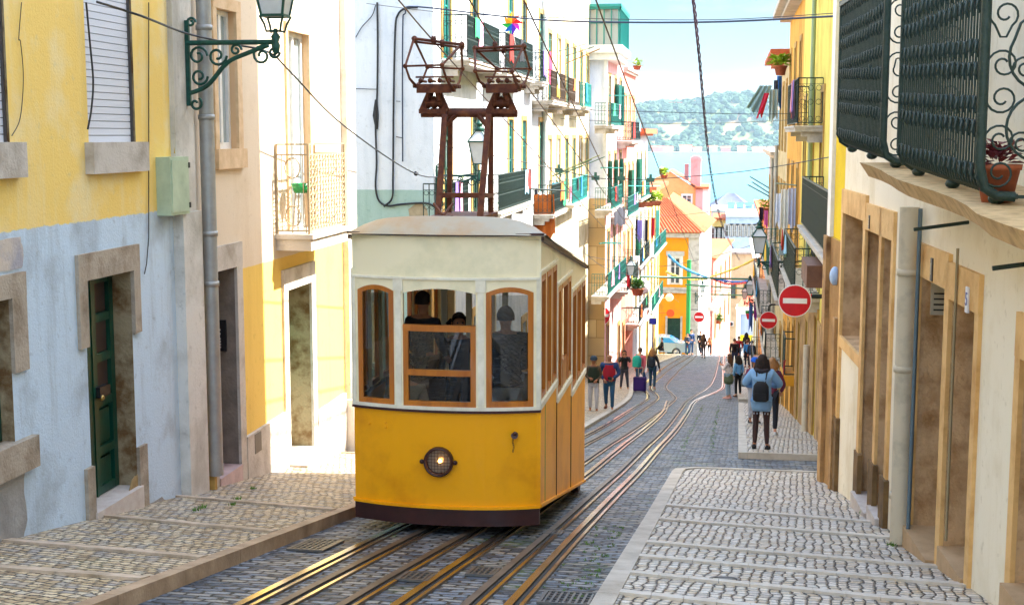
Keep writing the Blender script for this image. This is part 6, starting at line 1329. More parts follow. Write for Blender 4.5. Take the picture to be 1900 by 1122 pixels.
cl(1390,1397,562,610,80,'2f62b0','blue jeans below the farther no-entry sign',folds=1); cl(1399,1405,560,592,80,'8a3aa0','purple garment right of the hanging jeans',folds=1)
c0=atY(1383,576,84);c1_=atY(1399,576,84); m=MB(); z=atY(1383,592,84).z; m.box(c0.x,c1_.x,84,84.02,c0.z-.18,c0.z,0); m.poly([(c0.x+.02,84,c0.z-.181),(c1_.x-.02,84,c0.z-.181),(c1_.x-.12,84,z),(c0.x+.12,84,z)],1); tag(m.build('flag',[cm('1d8a3a'),cm('d01a20')]),'green and red flag hanging over the kiosk','flag')
m=MB(); c=atY(1455,668,35); m.bar(c,c+Vector((-.02,0,-.6)),.09,.015); m.bar(c+Vector((.04,0,.02)),c+Vector((-.05,0,-.62)),.05,.012); tag(m.build('red_scarf',cm('c01424')),'red scarf tied below the small iron window grille','scarf')
def pole(P,r,label,col='3b5a4a',cat='pole'): return cable([atY(*p) for p in P],r,label,cat,mat('pole_'+col,hx(col),.6),'laundry_pole',6,'washing poles sticking out of the balconies')
pole([(1037,95,47),(1087,82,47.5)],.018,'topmost of three poles from the upper left balcony'); pole([(1050,104,48),(1102,87,48)],.018,'middle of three poles from the upper left balcony'); pole([(1050,118,50),(1113,91,50)],.022,'lowest and thickest of three poles from the upper left balcony','8a6a3a')
for i,(a_,b_,lb) in enumerate((((1012,332),(1084,306),'lowest of the four lower poles on the left'),((1022,328),(1098,296),'second from bottom of the four lower poles on the left'),((1030,322),(1113,288),'longest of the four lower poles on the left'),((1040,325),(1122,291),'rightmost of the four lower poles on the left'))): pole([(*a_,48),(*b_,48)],.018,lb,('6a8a5a','4a6a4a','9aa06a','3a6a5a')[i])
pole([(919,347,38),(1048,354,43)],.028,'long dark pole carrying the ochre towel','23302c'); pole([(843,128-20,33),(1052,69,46)],.012,'thin upper rod beside the rainbow windmill'); pole([(922,378,36),(960,350,40)],.016,'dark strut under the long pole')
pole([(1392,328,62),(1432,352,58)],.03,'topmost of three poles from the right row','1f4a44'); pole([(1396,338,62),(1430,360,58)],.03,'middle of three poles from the right row','1f4a44'); pole([(1388,343,62),(1430,366,58)],.03,'lowest of three poles from the right row','1f4a44')
pole([(1166,402,63),(1216,404,66)],.025,'green rod holding the washing on the left row'); pole([(1440,340,38),(1478,344,36)],.018,'rod holding the right-hand whites'); pole([(1165,345,70),(1225,346,74)],.03,'teal rod above the planters','0f8a78')
for px0,px1,y,Y,lb in ((1115,1150,312,58,'teal clothes rack over the upper teal balcony'),(1112,1152,452,58,'teal clothes rack over the lower teal balcony'),(1172,1212,346,76,'teal clothes rack above the planters'),(1130,1175,178,60,'thin teal rack below the glazed veranda')):
    a_=atY(px0,y,Y);b_=atY(px1,y,Y+1.5); m=MB()
    for o in (0,.18,.36): m.bar(a_+Vector((o*.6,o,.02)),b_+Vector((o*.2,o,0)),.035)
    m.bar(a_,a_+Vector((.22,.4,.02)),.035); m.bar(b_,b_+Vector((.1,.4,0)),.035); tag(m.build('clothes_rack',IRT),lb,'clothes rack','teal clothes racks')
# rainbow windmill
c=atY(950,44,34.6); t=thing('pinwheel','rainbow coloured toy windmill on the upper left balcony','windmill',c); 
for i,h in enumerate(('e01a1a','f0601a','f6c61a','f09a10','20b040','1a78d8','6a30d0','d838c8')):
    a_=i*PI/4; d1=Vector((math.cos(a_),0,math.sin(a_))); d2=Vector((math.cos(a_+.75),0,math.sin(a_+.75))); m=MB(); m.add([c,c+d1*.2+Vector((0,-.05,0)),c+d1*.3,c+d2*.17],[(0,1,2),(0,2,3)]); m.add([c+Vector((0,.02,0)),c+d1*.2+Vector((0,.0,0)),c+d1*.3+Vector((0,.02,0)),c+d2*.17+Vector((0,.02,0))],[(0,2,1),(0,3,2)]); m.build('vane',cm(h),t)
m=MB(); m.tube([c,c+Vector((0.05,.3,-.6))],.01,5); m.build('stick',WHITE,t)
# balcony plants
LFY=mat('yellow_green_leaf',hx('a8c02a'),.6,col2=hx('6f9a1a'),scale=10)
def pp(px,py,Y,pr,ph,n,leaf,label,lc=None,w=.05,**k): p=atY(px,py,Y); return plant(p.x,p.y,p.z,pr*1.3,pr,ph,lc or LEAF,label,n,leaf,w,group='flower pots on the balconies',**k)
pp(878,118,32.2,.2,.26,80,.2,'bushy green plant in a terracotta pot on the upper white-house balcony',w=.07); pp(905,120,33.4,.13,.16,30,.1,'small terracotta pot beside the bushy plant'); pp(962,118,37.5,.16,.25,70,.18,'green plant in an orange pot near the right collector'); pp(948,105,38,.12,.18,10,.08,'low orange pot next to the green plant')
pp(857,352,31.2,.12,.16,40,.12,'yellow-green plant above the lower left railing',LFY); pp(1078,362,55,.2,.4,14,.1,'tall orange pot behind the lower turquoise railing')
for px,py,Y,lc,lb in ((1188,385,80,LFY,'yellow plant in the pink planter row, left one'),(1203,384,80,LEAF,'green plant in the pink planter row, middle one'),(1217,382,80,LFY,'yellow plant in the pink planter row, right one')): pp(px,py,Y,.35,.3,110,.35,lb,lc,w=.12)
pp(1183,548,66,.3,.35,150,.35,'leafy green plant on the lower left balcony beneath the dish',w=.11); pp(1182,130,68,.2,.2,60,.25,'ochre plant on the wrought balcony against the sky',LFY,w=.08); pp(1232,332,92,.25,.3,100,.4,'yellow-green plant at the roof edge of the left row',LFY,w=.13)
pp(1418,398,64,.25,.3,60,.3,'plant in a coral pot on the right row roof edge',LFY,w=.1); pp(1448,140,44,.2,.3,120,.35,'yellow-green trailing plant beside the brick chimney',LFY,w=.1); pp(1333,600,124,.3,.3,90,.4,'green shrub pot on the pink lane house',w=.14)
# right wall fittings on yellow house
def rb(f,r,px0,px1,yt,yb,zx,d0,d1,name,mt,label=None):
    q=f.rect(px0,px1,yt,yb,zx); m=MB(); f.box(m,*q,d0,d1); return m.build(name,mt,r,label)
a0,z1=fR1.at(1512,493,.5); a1_,z0=fR1.at(1470,512,.5); m=MB(); fR1.box(m,min(a0,a1_),min(a0,a1_)+1.6,z1-.35,z1,0.02,.62); m.build('shop_canopy',mat('brown_canopy_board',hx('7c5640'),.7,col2=hx('5e3f2e'),scale=4),hR1)
q=fR1.rect(1449,1470,592,648,1470); t=MB(); T=fR1.T; gA=min(q[0],q[1]); gB=max(q[0],q[1]); q2=fR2.rect(1450,1470,592,655,1465)
m=MB(); f=fR2; T=f.T; a0,a1_=.2,1.5; z0,z1=f.at(1465,655)[1],f.at(1465,590)[1]
for i in range(9): a=a0+(a1_-a0)*i/8; m.bar(T(a,z0,.28),T(a,z1,.28),.02)
for i in range(7):
    z=z0+(z1-z0)*(i+.5)/7; m.bar(T(a0,z,.28),T(a1_,z,.28),.014)
    for j in range(4): aa=a0+(a1_-a0)*(j+.5)/4; m.tube([T(aa+.09*math.cos(u),z+.09*math.sin(u),.29) for u in [2*PI*k/8 for k in range(8)]],.01,3,closed=True,cap=False)
for z in (z0,z1): m.bar(T(a0,z,.28),T(a1_,z,.28),.04); m.bar(T(a0,z,0),T(a0,z,.28),.03); m.bar(T(a1_,z,0),T(a1_,z,.28),.03)
m.build('window_grille',IRON,hR2); m=MB(); f.box(m,a0-.1,a1_+.1,z0-.3,z0-.04,0,.36); m.build('grille_sill',mat('yellow_sill',hx('e0a020'),.6),hR2)
c=FR.T(*[FR.at(1549,512,.06)[0],FR.at(1549,512,.06)[1]],.06); m=MB(); m.ball(c,.07,10,8,sc=(1,1,1.8)); m.tube([c,c+FR.n*-.06],.03,6); tag(m.build('wall_light',mat('pale_blue_plastic',hx('a9c6ea'),.4)),'small pale blue wall light on the stone corner pillar','wall light')
# tangle of wires under the long balcony
LW=MB()
for i in range(5):
    a=2+i*.9; P=[fR1.T(a+j*.35+random.uniform(-.1,.1),-2.3-.2*math.sin(j*1.1+i)-.08*i+random.uniform(-.1,.1),.06+.05*(i%2)) for j in range(9)]
    LW.tube(smooth(P,4),.012,4)
tag(LW.build('loose_wires',CABLE),'looping loose wires tangled under the long balcony of the yellow house','wires')
rk_=MB(); c=atY(1454,462,36); rk_.box(c.x-.12,c.x+.12,35.9,36.15,c.z-.15,c.z+.12); tag(rk_.build('floodlight',mat('grey_floodlight',hx('8fa0b4'),.4,.3)),'small grey floodlight over the right green lamp','floodlight')

# more life on the left row: open shutters, hung clothes, pots
for f,r,cs,zs in ((fB,hB,(1.3,4.0,6.7),(.4,-3.2)),(fC,hC,(1.2,3.5,5.8),(-3.9,-7.5)),(fD,hD,(1.5,4.5),(-3.4,-7.0)),(fE,hE,(1.5,4.5,7.5),(-7.2,))):
    for z in zs:
        for c in cs:
            if random.random()<.5:
                m=MB(); T=f.T; a=c-.5; mt_=random.choice([GREEN,IRT,TEAL])
                for s_,aa in ((-1,c-.44),(1,c+.44)):
                    if random.random()<.25: continue
                    m=MB(); p0=T(aa,z+.05,.03); p1=T(aa+s_*.2,z+.05,.24); h=1.95
                    m.hexa([p0,p1,p1+f.u*.035,p0+f.u*.035]+[q+Vector((0,0,h)) for q in (p0,p1,p1+f.u*.035,p0+f.u*.035)]); m.build('shutter',mt_,r)
cols_=[('f0a0b8','pink'),('2a8ad0','blue'),('f2f0ea','white'),('c03028','red'),('38a070','green'),('e8c040','yellow'),('8a70c0','violet'),('20242c','black'),('e87838','orange'),('9ac8e0','sky blue')]
fn={id(fA):'white house by the tower',id(fA2):'cream house on the left',id(fB):'house with the glazed veranda',id(fC):'pink house',id(fD):'house with planters',id(fE):'lowest left house',id(fR3):'cream right-row house',id(fR4):'white right-row house',id(fR5):'apricot right-row house',id(fR2):'tan orange house',id(fR1):'yellow house'}
used=set()
for k,(f,a0,a1,z,dep) in enumerate(BAL):
    if id(f) not in fn or id(f)==id(fR1): continue
    floor='upper' if z>-1.5 else 'middle' if z>-6 else 'lower'
    for j in range(2):
        hcol,cn_=cols_[(k*3+j*4)%10]; w_=random.uniform(.35,.6); a=a0+.1+random.random()*max(.05,(a1-a0-w_-.2)); 
        lb=f'{cn_} cloth over the {floor} balcony rail of the {fn[id(f)]}'
        if lb in used: continue
        used.add(lb); z1=z+.97; cloth(f.T(a,z1,dep+.05),f.T(min(a+w_,a1),z1,dep+.05),random.uniform(.4,.8),cm(hcol),lb,folds=1.5,amp=.025)
# ------------------------------------------------ people
SK=[mat('skin_light',hx('d9a184'),.6,col2=hx('c98a6c'),scale=20),mat('skin_tan',hx('b57a58'),.6,col2=hx('a06a4a'),scale=20)]
HAIRD=mat('hair_dark',hx('140c0a'),.85,col2=hx('2f1d16'),scale=30,stretch=(3,3,.5)); HAIRB=mat('hair_brown',hx('4a2c18'),.5,col2=hx('6b4426'),scale=30,stretch=(3,3,.5)); HAIRL=mat('hair_light_brown',hx('8a5c30'),.5,col2=hx('a87a48'),scale=30,stretch=(3,3,.5))
def skin(name,verts,edges,radii,mt,parent,extra=None,sub=1,label=None):
    me=bpy.data.meshes.new('tmp'); me.from_pydata(verts,edges,[]); o=bpy.data.objects.new('tmp',me); COL.objects.link(o)
    md=o.modifiers.new('s','SKIN'); md.use_smooth_shade=True
    for i,r in enumerate(radii):
        v=me.skin_vertices[0].data[i]; v.radius=(r,r) if not isinstance(r,tuple) else r; v.use_root=(i==0)
    if sub: s=o.modifiers.new('u','SUBSURF'); s.levels=sub; s.render_levels=sub
    dg=bpy.context.evaluated_depsgraph_get(); dg.update(); ev=o.evaluated_get(dg); m2=bpy.data.meshes.new_from_object(ev); bpy.data.objects.remove(o); bpy.data.meshes.remove(me)
    mb=MB(); mb.add([tuple(v.co) for v in m2.vertices],[tuple(p.vertices) for p in m2.polygons],0,True); bpy.data.meshes.remove(m2)
    if extra: extra(mb)
    return mb.build(name,mt,parent,label,local=True)
def lerp(a,b,t): return tuple(a[i]+(b[i]-a[i])*t for i in range(3))
def person(loc,face,h,label,top,bottom,hair=HAIRD,hairlen=0,skin_=0,arms=None,legs=None,lean=0,female=False,shoes='2a2a2e',topname='jacket',topfat=1.12,toplen=.0,botname='trousers',head=(0,0),build=1.,sub=1,cap=None,group='people in the street',short=False,inner=None,tights=None,seated=False):
    """face: heading in degrees, 0 = away from the camera down the street, 180 = towards the camera"""
    s=h/1.76; t=thing('person',label,'person',loc,R(-face) if face else 0,group); WL[t.name]=Vector((0,0,0)); t.scale=(s,s,s)
    b=build; sw=(.15 if female else .172)*b; arms=arms or {}; legs=legs or {}
    ln=lambda z:lean*(z-.95)
    hipz=.93
    J={'pel':(0,0,.95),'wai':(0,ln(1.1),1.1),'che':(0,ln(1.3),1.3),'ucl':(0,ln(1.43),1.43),'nek':(0,ln(1.5),1.5),'jaw':(head[0]*.3,ln(1.57)+.02+head[1]*.4,1.575),'mid':(head[0]*.6,ln(1.64)+.012+head[1]*.8,1.65),'top':(head[0],ln(1.7)+head[1]-.0,1.715)}
    for sd,x in (('L',-1),('R',1)):
        J['sh'+sd]=(x*sw,ln(1.42),1.42)
        el,wr=arms.get(sd,((x*(sw+.055),-.03,1.14),(x*(sw+.05),.06,.89))); J['el'+sd]=el; J['wr'+sd]=wr
        hp=(x*.09,0,.92); kn,an=legs.get(sd,((x*.1,.02,.5),(x*.1,-.02,.09))); J['hp'+sd]=hp; J['kn'+sd]=kn; J['an'+sd]=an; J['to'+sd]=(an[0]+x*.02,an[1]+.15,max(an[2]-.055,.03))
        J['he'+sd]=(an[0],an[1]-.05,max(an[2]-.05,.035))
    m_=lambda a,b_,t_=.5:lerp(J[a],J[b_],t_)
    def graph(spec,rad):
        names=[];E_=[]
        V=[];r_=[]
        for n in rad: names.append(n); V.append(J[n] if n in J else rad[n][1]); r_.append(rad[n] if not isinstance(rad[n],tuple) else rad[n][0])
        for a,c in spec: E_.append((names.index(a),names.index(c)))
        return V,E_,r_
    rad={'pel':.115*b,'wai':.1*b if female else .115*b,'che':.125*b,'ucl':.1*b,'nek':.05,'jaw':.062,'mid':.088,'top':.07}
    sp=[('pel','wai'),('wai','che'),('che','ucl'),('ucl','nek'),('nek','jaw'),('jaw','mid'),('mid','top')]
    for sd in 'LR':
        J['el2'+sd]=m_('el'+sd,'wr'+sd,.4); J['cf'+sd]=m_('kn'+sd,'an'+sd,.3)
        rad.update({'sh'+sd:.058*b,'el'+sd:.038*b,'el2'+sd:.038*b,'wr'+sd:.025,'hp'+sd:.088*b,'kn'+sd:.054,'cf'+sd:.055,'an'+sd:.035,'to'+sd:.035})
        sp+=[('ucl','sh'+sd),('sh'+sd,'el'+sd),('el'+sd,'el2'+sd),('el2'+sd,'wr'+sd),('pel','hp'+sd),('hp'+sd,'kn'+sd),('kn'+sd,'cf'+sd),('cf'+sd,'an'+sd),('an'+sd,'to'+sd)]
    def extra(mb):
        hx_,hy_,hz_2=J['mid']; fy=hy_+.085
        mb.ball((hx_,fy+.008,hz_2-.012),.018,7,5,sc=(.8,1,1.3))                    # nose
        for x in (-1,1): mb.ball((hx_+x*.09,hy_-.005,hz_2-.005),.022,6,5,sc=(.4,.8,1.3))  # ears
        for sd,x in (('L',-1),('R',1)):
            w_=Vector(J['wr'+sd]); d=(w_-Vector(J['el2'+sd])).normalized(); sx=d.cross(Vector((0,1,0))); sx=sx.normalized() if sx.length>.2 else Vector((1,0,0)); up=sx.cross(d)
            pa=w_+d*.085; mb.tube([w_-d*.01,w_+d*.04,pa],[.024,.036,.034],8)
            for k,(o,l_) in enumerate(((-.026,.062),(-.009,.074),(.009,.07),(.026,.054))):
                a0=w_+d*.07+sx*o; a1=a0+d*l_*.55+up*.004; a2=a1+d*l_*.4+up*.03*(-1 if k%2 else -1); mb.tube([a0,a1,a2],[.0095,.0088,.007],5)
            th=w_+d*.03+sx*.03*x; mb.tube([th,th+sx*.022*x+d*.03,th+sx*.02*x+d*.06],[.012,.011,.009],5)
    V,E_,r_=graph(sp,rad); body=skin('body',V,E_,r_,SK[skin_],t,extra,sub)
    # face details
    hx_,hy_,hz_2=J['mid']; m=MB()
    for x in (-1,1): m.ball((hx_+x*.032,hy_+.078,hz_2+.012),.011,6,4)
    m.build('eyes',BLACK,t,local=True); m=MB(); m.ball((hx_,hy_+.078,hz_2-.045),.016,6,4,sc=(1.4,.5,.4)); m.build('mouth',mat('lips',hx('9c4a44'),.5),t,local=True)
    # top
    f=topfat; rt={'wai':.122*b*f,'pel':.125*b*f,'che':.14*b*f,'ucl':.105*b*f,'nk2':(.06,m_('ucl','nek',.6))}
    st=[('wai','pel'),('wai','che'),('che','ucl'),('ucl','nk2')]
    if toplen: J['hem']=(0,-.0,.95-toplen); rt['hem']=.165*b*f; st.append(('pel','hem'))
    for sd in 'LR':
        rt.update({'sh'+sd:.07*b*f,'el'+sd:.052*b*f,'w2'+sd:(.04*f,m_('el'+sd,'wr'+sd,.45 if short else .93))}); st+=[('ucl','sh'+sd),('sh'+sd,'el'+sd),('el'+sd,'w2'+sd)]
        if short: rt['el'+sd]=(.055*b*f,m_('sh'+sd,'el'+sd,.75)); 
    names=list(rt); V=[(rt[n][1] if isinstance(rt[n],tuple) else J[n]) for n in names]; r_=[(rt[n][0] if isinstance(rt[n],tuple) else rt[n]) for n in names]
    skin(topname,V,[(names.index(a),names.index(c)) for a,c in st if not(short and c.startswith('w2'))] if not short else [(names.index(a),names.index(c)) for a,c in st],r_,cm(top),t,None,sub)
    if inner:
        m=MB(); k=J['che']; m.add([(x_*1.45,y_+(-.012 if abs(x_)>.08 else 0),z_) for x_,y_,z_ in [( -.055,k[1]+.155*f*b,1.44),(.055,k[1]+.155*f*b,1.44),(.075,k[1]+.175*f*b,1.25),(.06,k[1]+.165*f*b,.98),(-.06,k[1]+.165*f*b,.98),(-.075,k[1]+.175*f*b,1.25),(-.09,k[1]+.08,1.44),(.09,k[1]+.08,1.44),(.13,k[1]+.1,1.25),(.12,k[1]+.1,.95),(-.12,k[1]+.1,.95),(-.13,k[1]+.1,1.25)]],[(0,1,2,5),(5,2,3,4),(6,0,5,11),(11,5,4,10),(1,7,8,2),(2,8,9,3)],0,True); m.build('sweater',cm(inner),t,local=True)
    # bottoms
    rb_={'pel':.128*b}; sb=[]
    for sd in 'LR':
        e_=.93 if not tights else .35
        rb_['hp'+sd]=.1*b; sb.append(('pel','hp'+sd))
        if tights: rb_['k2'+sd]=(.1,m_('hp'+sd,'kn'+sd,.55)); sb.append(('hp'+sd,'k2'+sd))
        else: rb_.update({'kn'+sd:.068,'a2'+sd:(.054,m_('kn'+sd,'an'+sd,.9))}); sb+=[('hp'+sd,'kn'+sd),('kn'+sd,'a2'+sd)]
    names=list(rb_); V=[(rb_[n][1] if isinstance(rb_[n],tuple) else J[n]) for n in names]; r_=[(rb_[n][0] if isinstance(rb_[n],tuple) else rb_[n]) for n in names]
    skin(botname,V,[(names.index(a),names.index(c)) for a,c in sb],r_,cm(bottom),t,None,sub)
    if tights:
        for sd in 'LR': skin('stocking',[m_('hp'+sd,'kn'+sd,.3),J['kn'+sd],J['cf'+sd],J['an'+sd]],[(0,1),(1,2),(2,3)],[.086,.058,.06,.04],cm(tights),t,None,sub)
    for sd in 'LR':
        a=Vector(J['an'+sd]); to=Vector(J['to'+sd]); he=Vector(J['he'+sd]); m=MB(); d=(to-he); d.z=0; d=d.normalized(); sx=Vector((d.y,-d.x,0)); z0=max(he.z-.035,0)
        prof=[(-.02,.036,.07),(.04,.04,.085),(.1,.043,.07),(.17,.046,.055),(.235,.036,.045),(.25,.015,.03)]
        vs=[];fs=[]
        for q,w_,hh in prof:
            c=he+d*q; 
            for x_,zz in ((-w_,0),(w_,0),(w_*.9,hh*.6),(w_*.4,hh),(-w_*.4,hh),(-w_*.9,hh*.6)): vs.append((c.x+sx.x*x_,c.y+sx.y*x_,z0+zz))
        for i in range(5):
            for j in range(6): j2=(j+1)%6; fs.append((i*6+j,i*6+j2,(i+1)*6+j2,(i+1)*6+j))
        fs+= [tuple(range(5,-1,-1)),tuple(range(30,36))]; m.add(vs,fs,0,True); m.build('shoe',cm(shoes),t,local=True)
    # hair
    m=MB(); n_,k_=14,9; vs=[];fs=[]; c=Vector((hx_,hy_-.006,hz_2+.02))
    for i in range(k_+1):
        ta=PI*.62*i/k_
        for j in range(n_):
            u=2*PI*j/n_; fr=math.sin(u)>.25
            tt=min(ta,PI*.33) if fr else ta; rr=.104*(1+.03*math.sin(j*3.7+i)); vs.append(c+Vector((rr*.93*math.sin(tt)*math.cos(u),rr*1.05*math.sin(tt)*math.sin(u),rr*1.08*math.cos(tt))))
    for i in range(k_):
        for j in range(n_): j2=(j+1)%n_; fs.append((i*n_+j,(i+1)*n_+j,(i+1)*n_+j2,i*n_+j2))
    if hair: m.add(vs,fs,0,True)
    if hairlen:
        vs=[];fs=[]; rows=8; cols=11
        for i in range(rows+1):
            tq=i/rows
            for j in range(cols):
                u=PI+ (PI)*(j/(cols-1)); wd=.1+.035*math.sin(tq*PI*.8)+.01*math.sin(j*2.1); vs.append(c+Vector((math.cos(u)*wd,math.sin(u)*wd*.75*(1-.2*tq)-.015-.05*tq,.02-hairlen*tq*(1-.12*abs(math.sin(j*1.7))))))
        for i in range(rows):
            for j in range(cols-1): q=i*cols+j; fs.append((q,q+1,q+cols+1,q+cols))
        for i in range(rows): q=i*cols; fs.append((q,q+cols,q+cols+cols-1,q+cols-1))
        fs.append(tuple(range(rows*cols,rows*cols+cols))); m.add(vs,fs,0,True)
        for q_ in range(16):
            u=PI+PI*(q_+.5)/16; w0=.1; p0=c+Vector((math.cos(u)*w0,math.sin(u)*w0*.9,.02)); ll=hairlen*random.uniform(.85,1.15); sx_=random.uniform(-.04,.04); m.tube([p0,p0+Vector((math.cos(u)*.04+sx_*.4,-.03,-ll*.5)),p0+Vector((math.cos(u)*.03+sx_,-.045,-ll))],[.02,.018,.004],5)
    if hair: m.build('hair',hair,t,local=True)
    if cap:
        m=MB(); m.lathe([(.112,-.0),(.114,.03),(.1,.08),(.06,.115),(0,.125)],c+Vector((0,0,.0)),16); m.box(c.x-.06,c.x+.06,c.y+.08,c.y+.19,c.z+.0,c.z+.014); m.build('cap',cm(cap),t,local=True)
    return t,J
def backpack(t,J,col,w=.26,h=.38,d=.14,z=1.2,label=None,strap=True,lean=0):
    r=thing('backpack',label,'backpack',tuple(t.location),0); r.rotation_euler=t.rotation_euler; r.scale=t.scale; y=J['che'][1]-.15; m=MB(); vs=[];fs=[]
    rows=[(-.5,.75,.8),(-.42,1,1),(0,1.02,1.08),(.3,.95,.95),(.45,.7,.7),(.52,.35,.35)]; n=12
    for q,a,b_ in rows:
        for j in range(n): u=2*PI*j/n; cx=math.copysign(abs(math.cos(u))**.6,math.cos(u)); sy=math.copysign(abs(math.sin(u))**.6,math.sin(u)); vs.append((cx*w/2*a,y-d/2+sy*d/2*b_,z+q*h))
    for i in range(len(rows)-1):
        for j in range(n): j2=(j+1)%n; fs.append((i*n+j,i*n+j2,(i+1)*n+j2,(i+1)*n+j))
    fs+= [tuple(range(n-1,-1,-1)),tuple(range((len(rows)-1)*n,len(rows)*n))]; m.add(vs,fs,0,True); m.build('bag',cm(col),r,local=True)
    m=MB(); m.box(-w*.36,w*.36,y-d-.03,y-d+.02,z-h*.42,z-h*.05); m.build('pocket',cm(col),r,local=True)
    if strap:
        for x in (-1,1): m=MB(); m.tube([(x*.07,y-.02,z+h*.42),(x*.1,y+.02,1.5),(x*.125,y+.15,1.51),(x*.14,y+.27,1.38),(x*.15,y+.24,1.2)],.014,5); m.build('strap',cm(col),r,local=True)
    return r
def P_(px,py,lift=0): p=onG(px,max(py,658.5),lift); return (p.x,p.y,gz(p.y)+lift)
def hh(px,ytop,loc): # real height from the top of the head in the photo
    return atY(px,ytop,loc[1]).z-loc[2]
walkA={'L':((-.1,.2,.53),(-.1,.12,.12)),'R':((.1,-.02,.5),(.1,-.3,.16))}; walkB={'R':((.1,.2,.53),(.1,.12,.12)),'L':((-.1,-.02,.5),(-.1,-.3,.16))}
step_s={'L':((-.1,.1,.51),(-.1,.06,.09)),'R':((.1,-.02,.5),(.1,-.12,.1))}
hold={'L':((-.21,.0,1.15),(-.09,.22,1.06)),'R':((.22,-.02,1.14),(.1,.2,1.12))}
phone={'L':((-.22,.1,1.16),(-.06,.3,1.3)),'R':((.22,.1,1.16),(.06,.3,1.3))}
shot={'L':((-.24,.16,1.28),(-.05,.22,1.56)),'R':((.24,.16,1.28),(.05,.22,1.56))}
one_p={'R':((.25,0,1.14),(.12,.24,1.08))}
# main woman on the right pavement
l=P_(1411,832,.1); H0=hh(1412,659,l)
t,J=person(l,6,H0,'woman in a loose light denim jacket and ripped shorts, nearest on the right pavement','7aa3cc','86aace',HAIRD,.42,1,arms={'L':((-.33,.06,1.2),(-.13,.26,1.14)),'R':((.34,.1,1.2),(.14,.26,1.16))},legs={'L':((-.1,.03,.5),(-.11,-.02,.09)),'R':((.1,.0,.5),(.12,-.06,.09))},female=True,topfat=1.42,toplen=.26,shoes='1a1a1c',tights='3a2422',botname='shorts',sub=2,topname='denim_jacket',build=1.08)
backpack(t,J,'14161c',.29,.36,.15,1.12,'small black leather backpack on the denim-jacket woman')
m=MB(); 
for sd,x in (('L',-1),('R',1)):
    for i in range(10): a=i/10*2*PI; m.tube([(x*.1+.088*math.cos(a),.01+.088*math.sin(a),.7),(x*.1+.094*math.cos(a),.01+.094*math.sin(a),.665)],.006,3)
m.build('frayed_hem',cm('d8e2ee'),t,local=True)
m=MB(); m.tube([(-.1,-.09,1.5),(0,-.13,1.48),(.1,-.09,1.5),(.12,.02,1.49),(0,.1,1.47),(-.12,.02,1.49)],.04,8,closed=True,cap=False); m.build('scarf',cm('2a2630'),t,local=True)
# companion just ahead
l=(1.12,28.2,gz(28.2)+.1); person(l,5,hh(1432,664,l),'light-brown-haired person in a plum shirt, half hidden behind the denim-jacket woman','6a2a48','1a1c26',HAIRL,.2,0,arms={'R':((.27,.05,1.14),(.2,.2,.95))},female=True,shoes='dcdcdc',legs=step_s,topname='shirt')
l=(.88,32.5,gz(32.5)+.1); t,J=person(l,160,hh(1393,664,l),'person in a bright blue cap and plum checked shirt on the right pavement','7a2f4a','b0b4c0',HAIRD,0,1,cap='1466d8',arms=one_p,topname='shirt',female=False)
# girl with phone and friend
l=P_(1351,739); G1=hh(1356,657,l); t,J=person(l,-62,G1,'woman in a white top with a green jacket round her waist, looking at her phone','e6dcdc','a8c4dc',HAIRB,.42,0,arms=phone,female=True,shoes='e8a8a0',topname='blouse',lean=-.03)
m=MB(); m.lathe([(.15,.98),(.17,.9),(.2,.72),(.17,.6),(.14,.62)],(0,-.01,0),14); m.build('tied_jacket',cm('5c6a50'),t,local=True)
m=MB(); p=Vector(J['wrL'])+Vector((.06,.08,.03)); m.box(p.x-.035,p.x+.035,p.y-.005,p.y+.005,p.z-.03,p.z+.11); m.build('phone',BLACK,t,local=True)
l=(.78,51.3,gz(51.3)+.0); person(l,-30,hh(1364,660,l),'woman in a light blue shirt and black leggings beside the woman with the phone','6aa8e0','16161c',HAIRD,.3,0,female=True,shoes='3a2a20',topname='shirt')
c=(1.02,50.9,gz(50.9)+.42); m=MB(); m.lathe([(0,0),(.13,.02),(.15,.2),(.1,.42),(.03,.5)],c,10); m.tube([(c[0],c[1],c[2]+.48),(c[0]-.03,c[1],c[2]+.75)],.012,5); tag(m.build('shoulder_bag',cm('6f7a88')),'grey shoulder bag hanging by the black leggings','bag')
# men in dark, red, blue farther down the right pavement
for px,py,yt,fc,top,bot,hr_,hl,lb,kw in ((1362,683,628,2,'14161a','2a3c5c',HAIRB,0,'man in a black jacket walking away, in front of the man in red',dict(legs=walkB,build=1.12)),(1370,672,624,-4,'a01420','30405c',HAIRB,0,'man in a dark red sweater beside the yellow counter',dict()),(1384,668,617,4,'231a1e','1c1c24',HAIRD,.35,'woman with dark hair and black coat in front of the kiosk',dict(female=True,toplen=.15)),(1386,681,630,0,'3a96e0','1c2436',HAIRB,.1,'person in a bright blue top walking down the right pavement',dict(female=True)),(1394,684,632,0,'16304c','1c2030',HAIRD,0,'person in navy carrying a large navy backpack on the right pavement',dict())):
    l=P_(px,py,.1); t,J=person(l,fc,hh(px,yt,l),lb,top,bot,hr_,hl,0,**kw)
    if 'backpack' in lb: backpack(t,J,'1c4468',.36,.5,.2,1.18,'large navy backpack on the person farthest right')
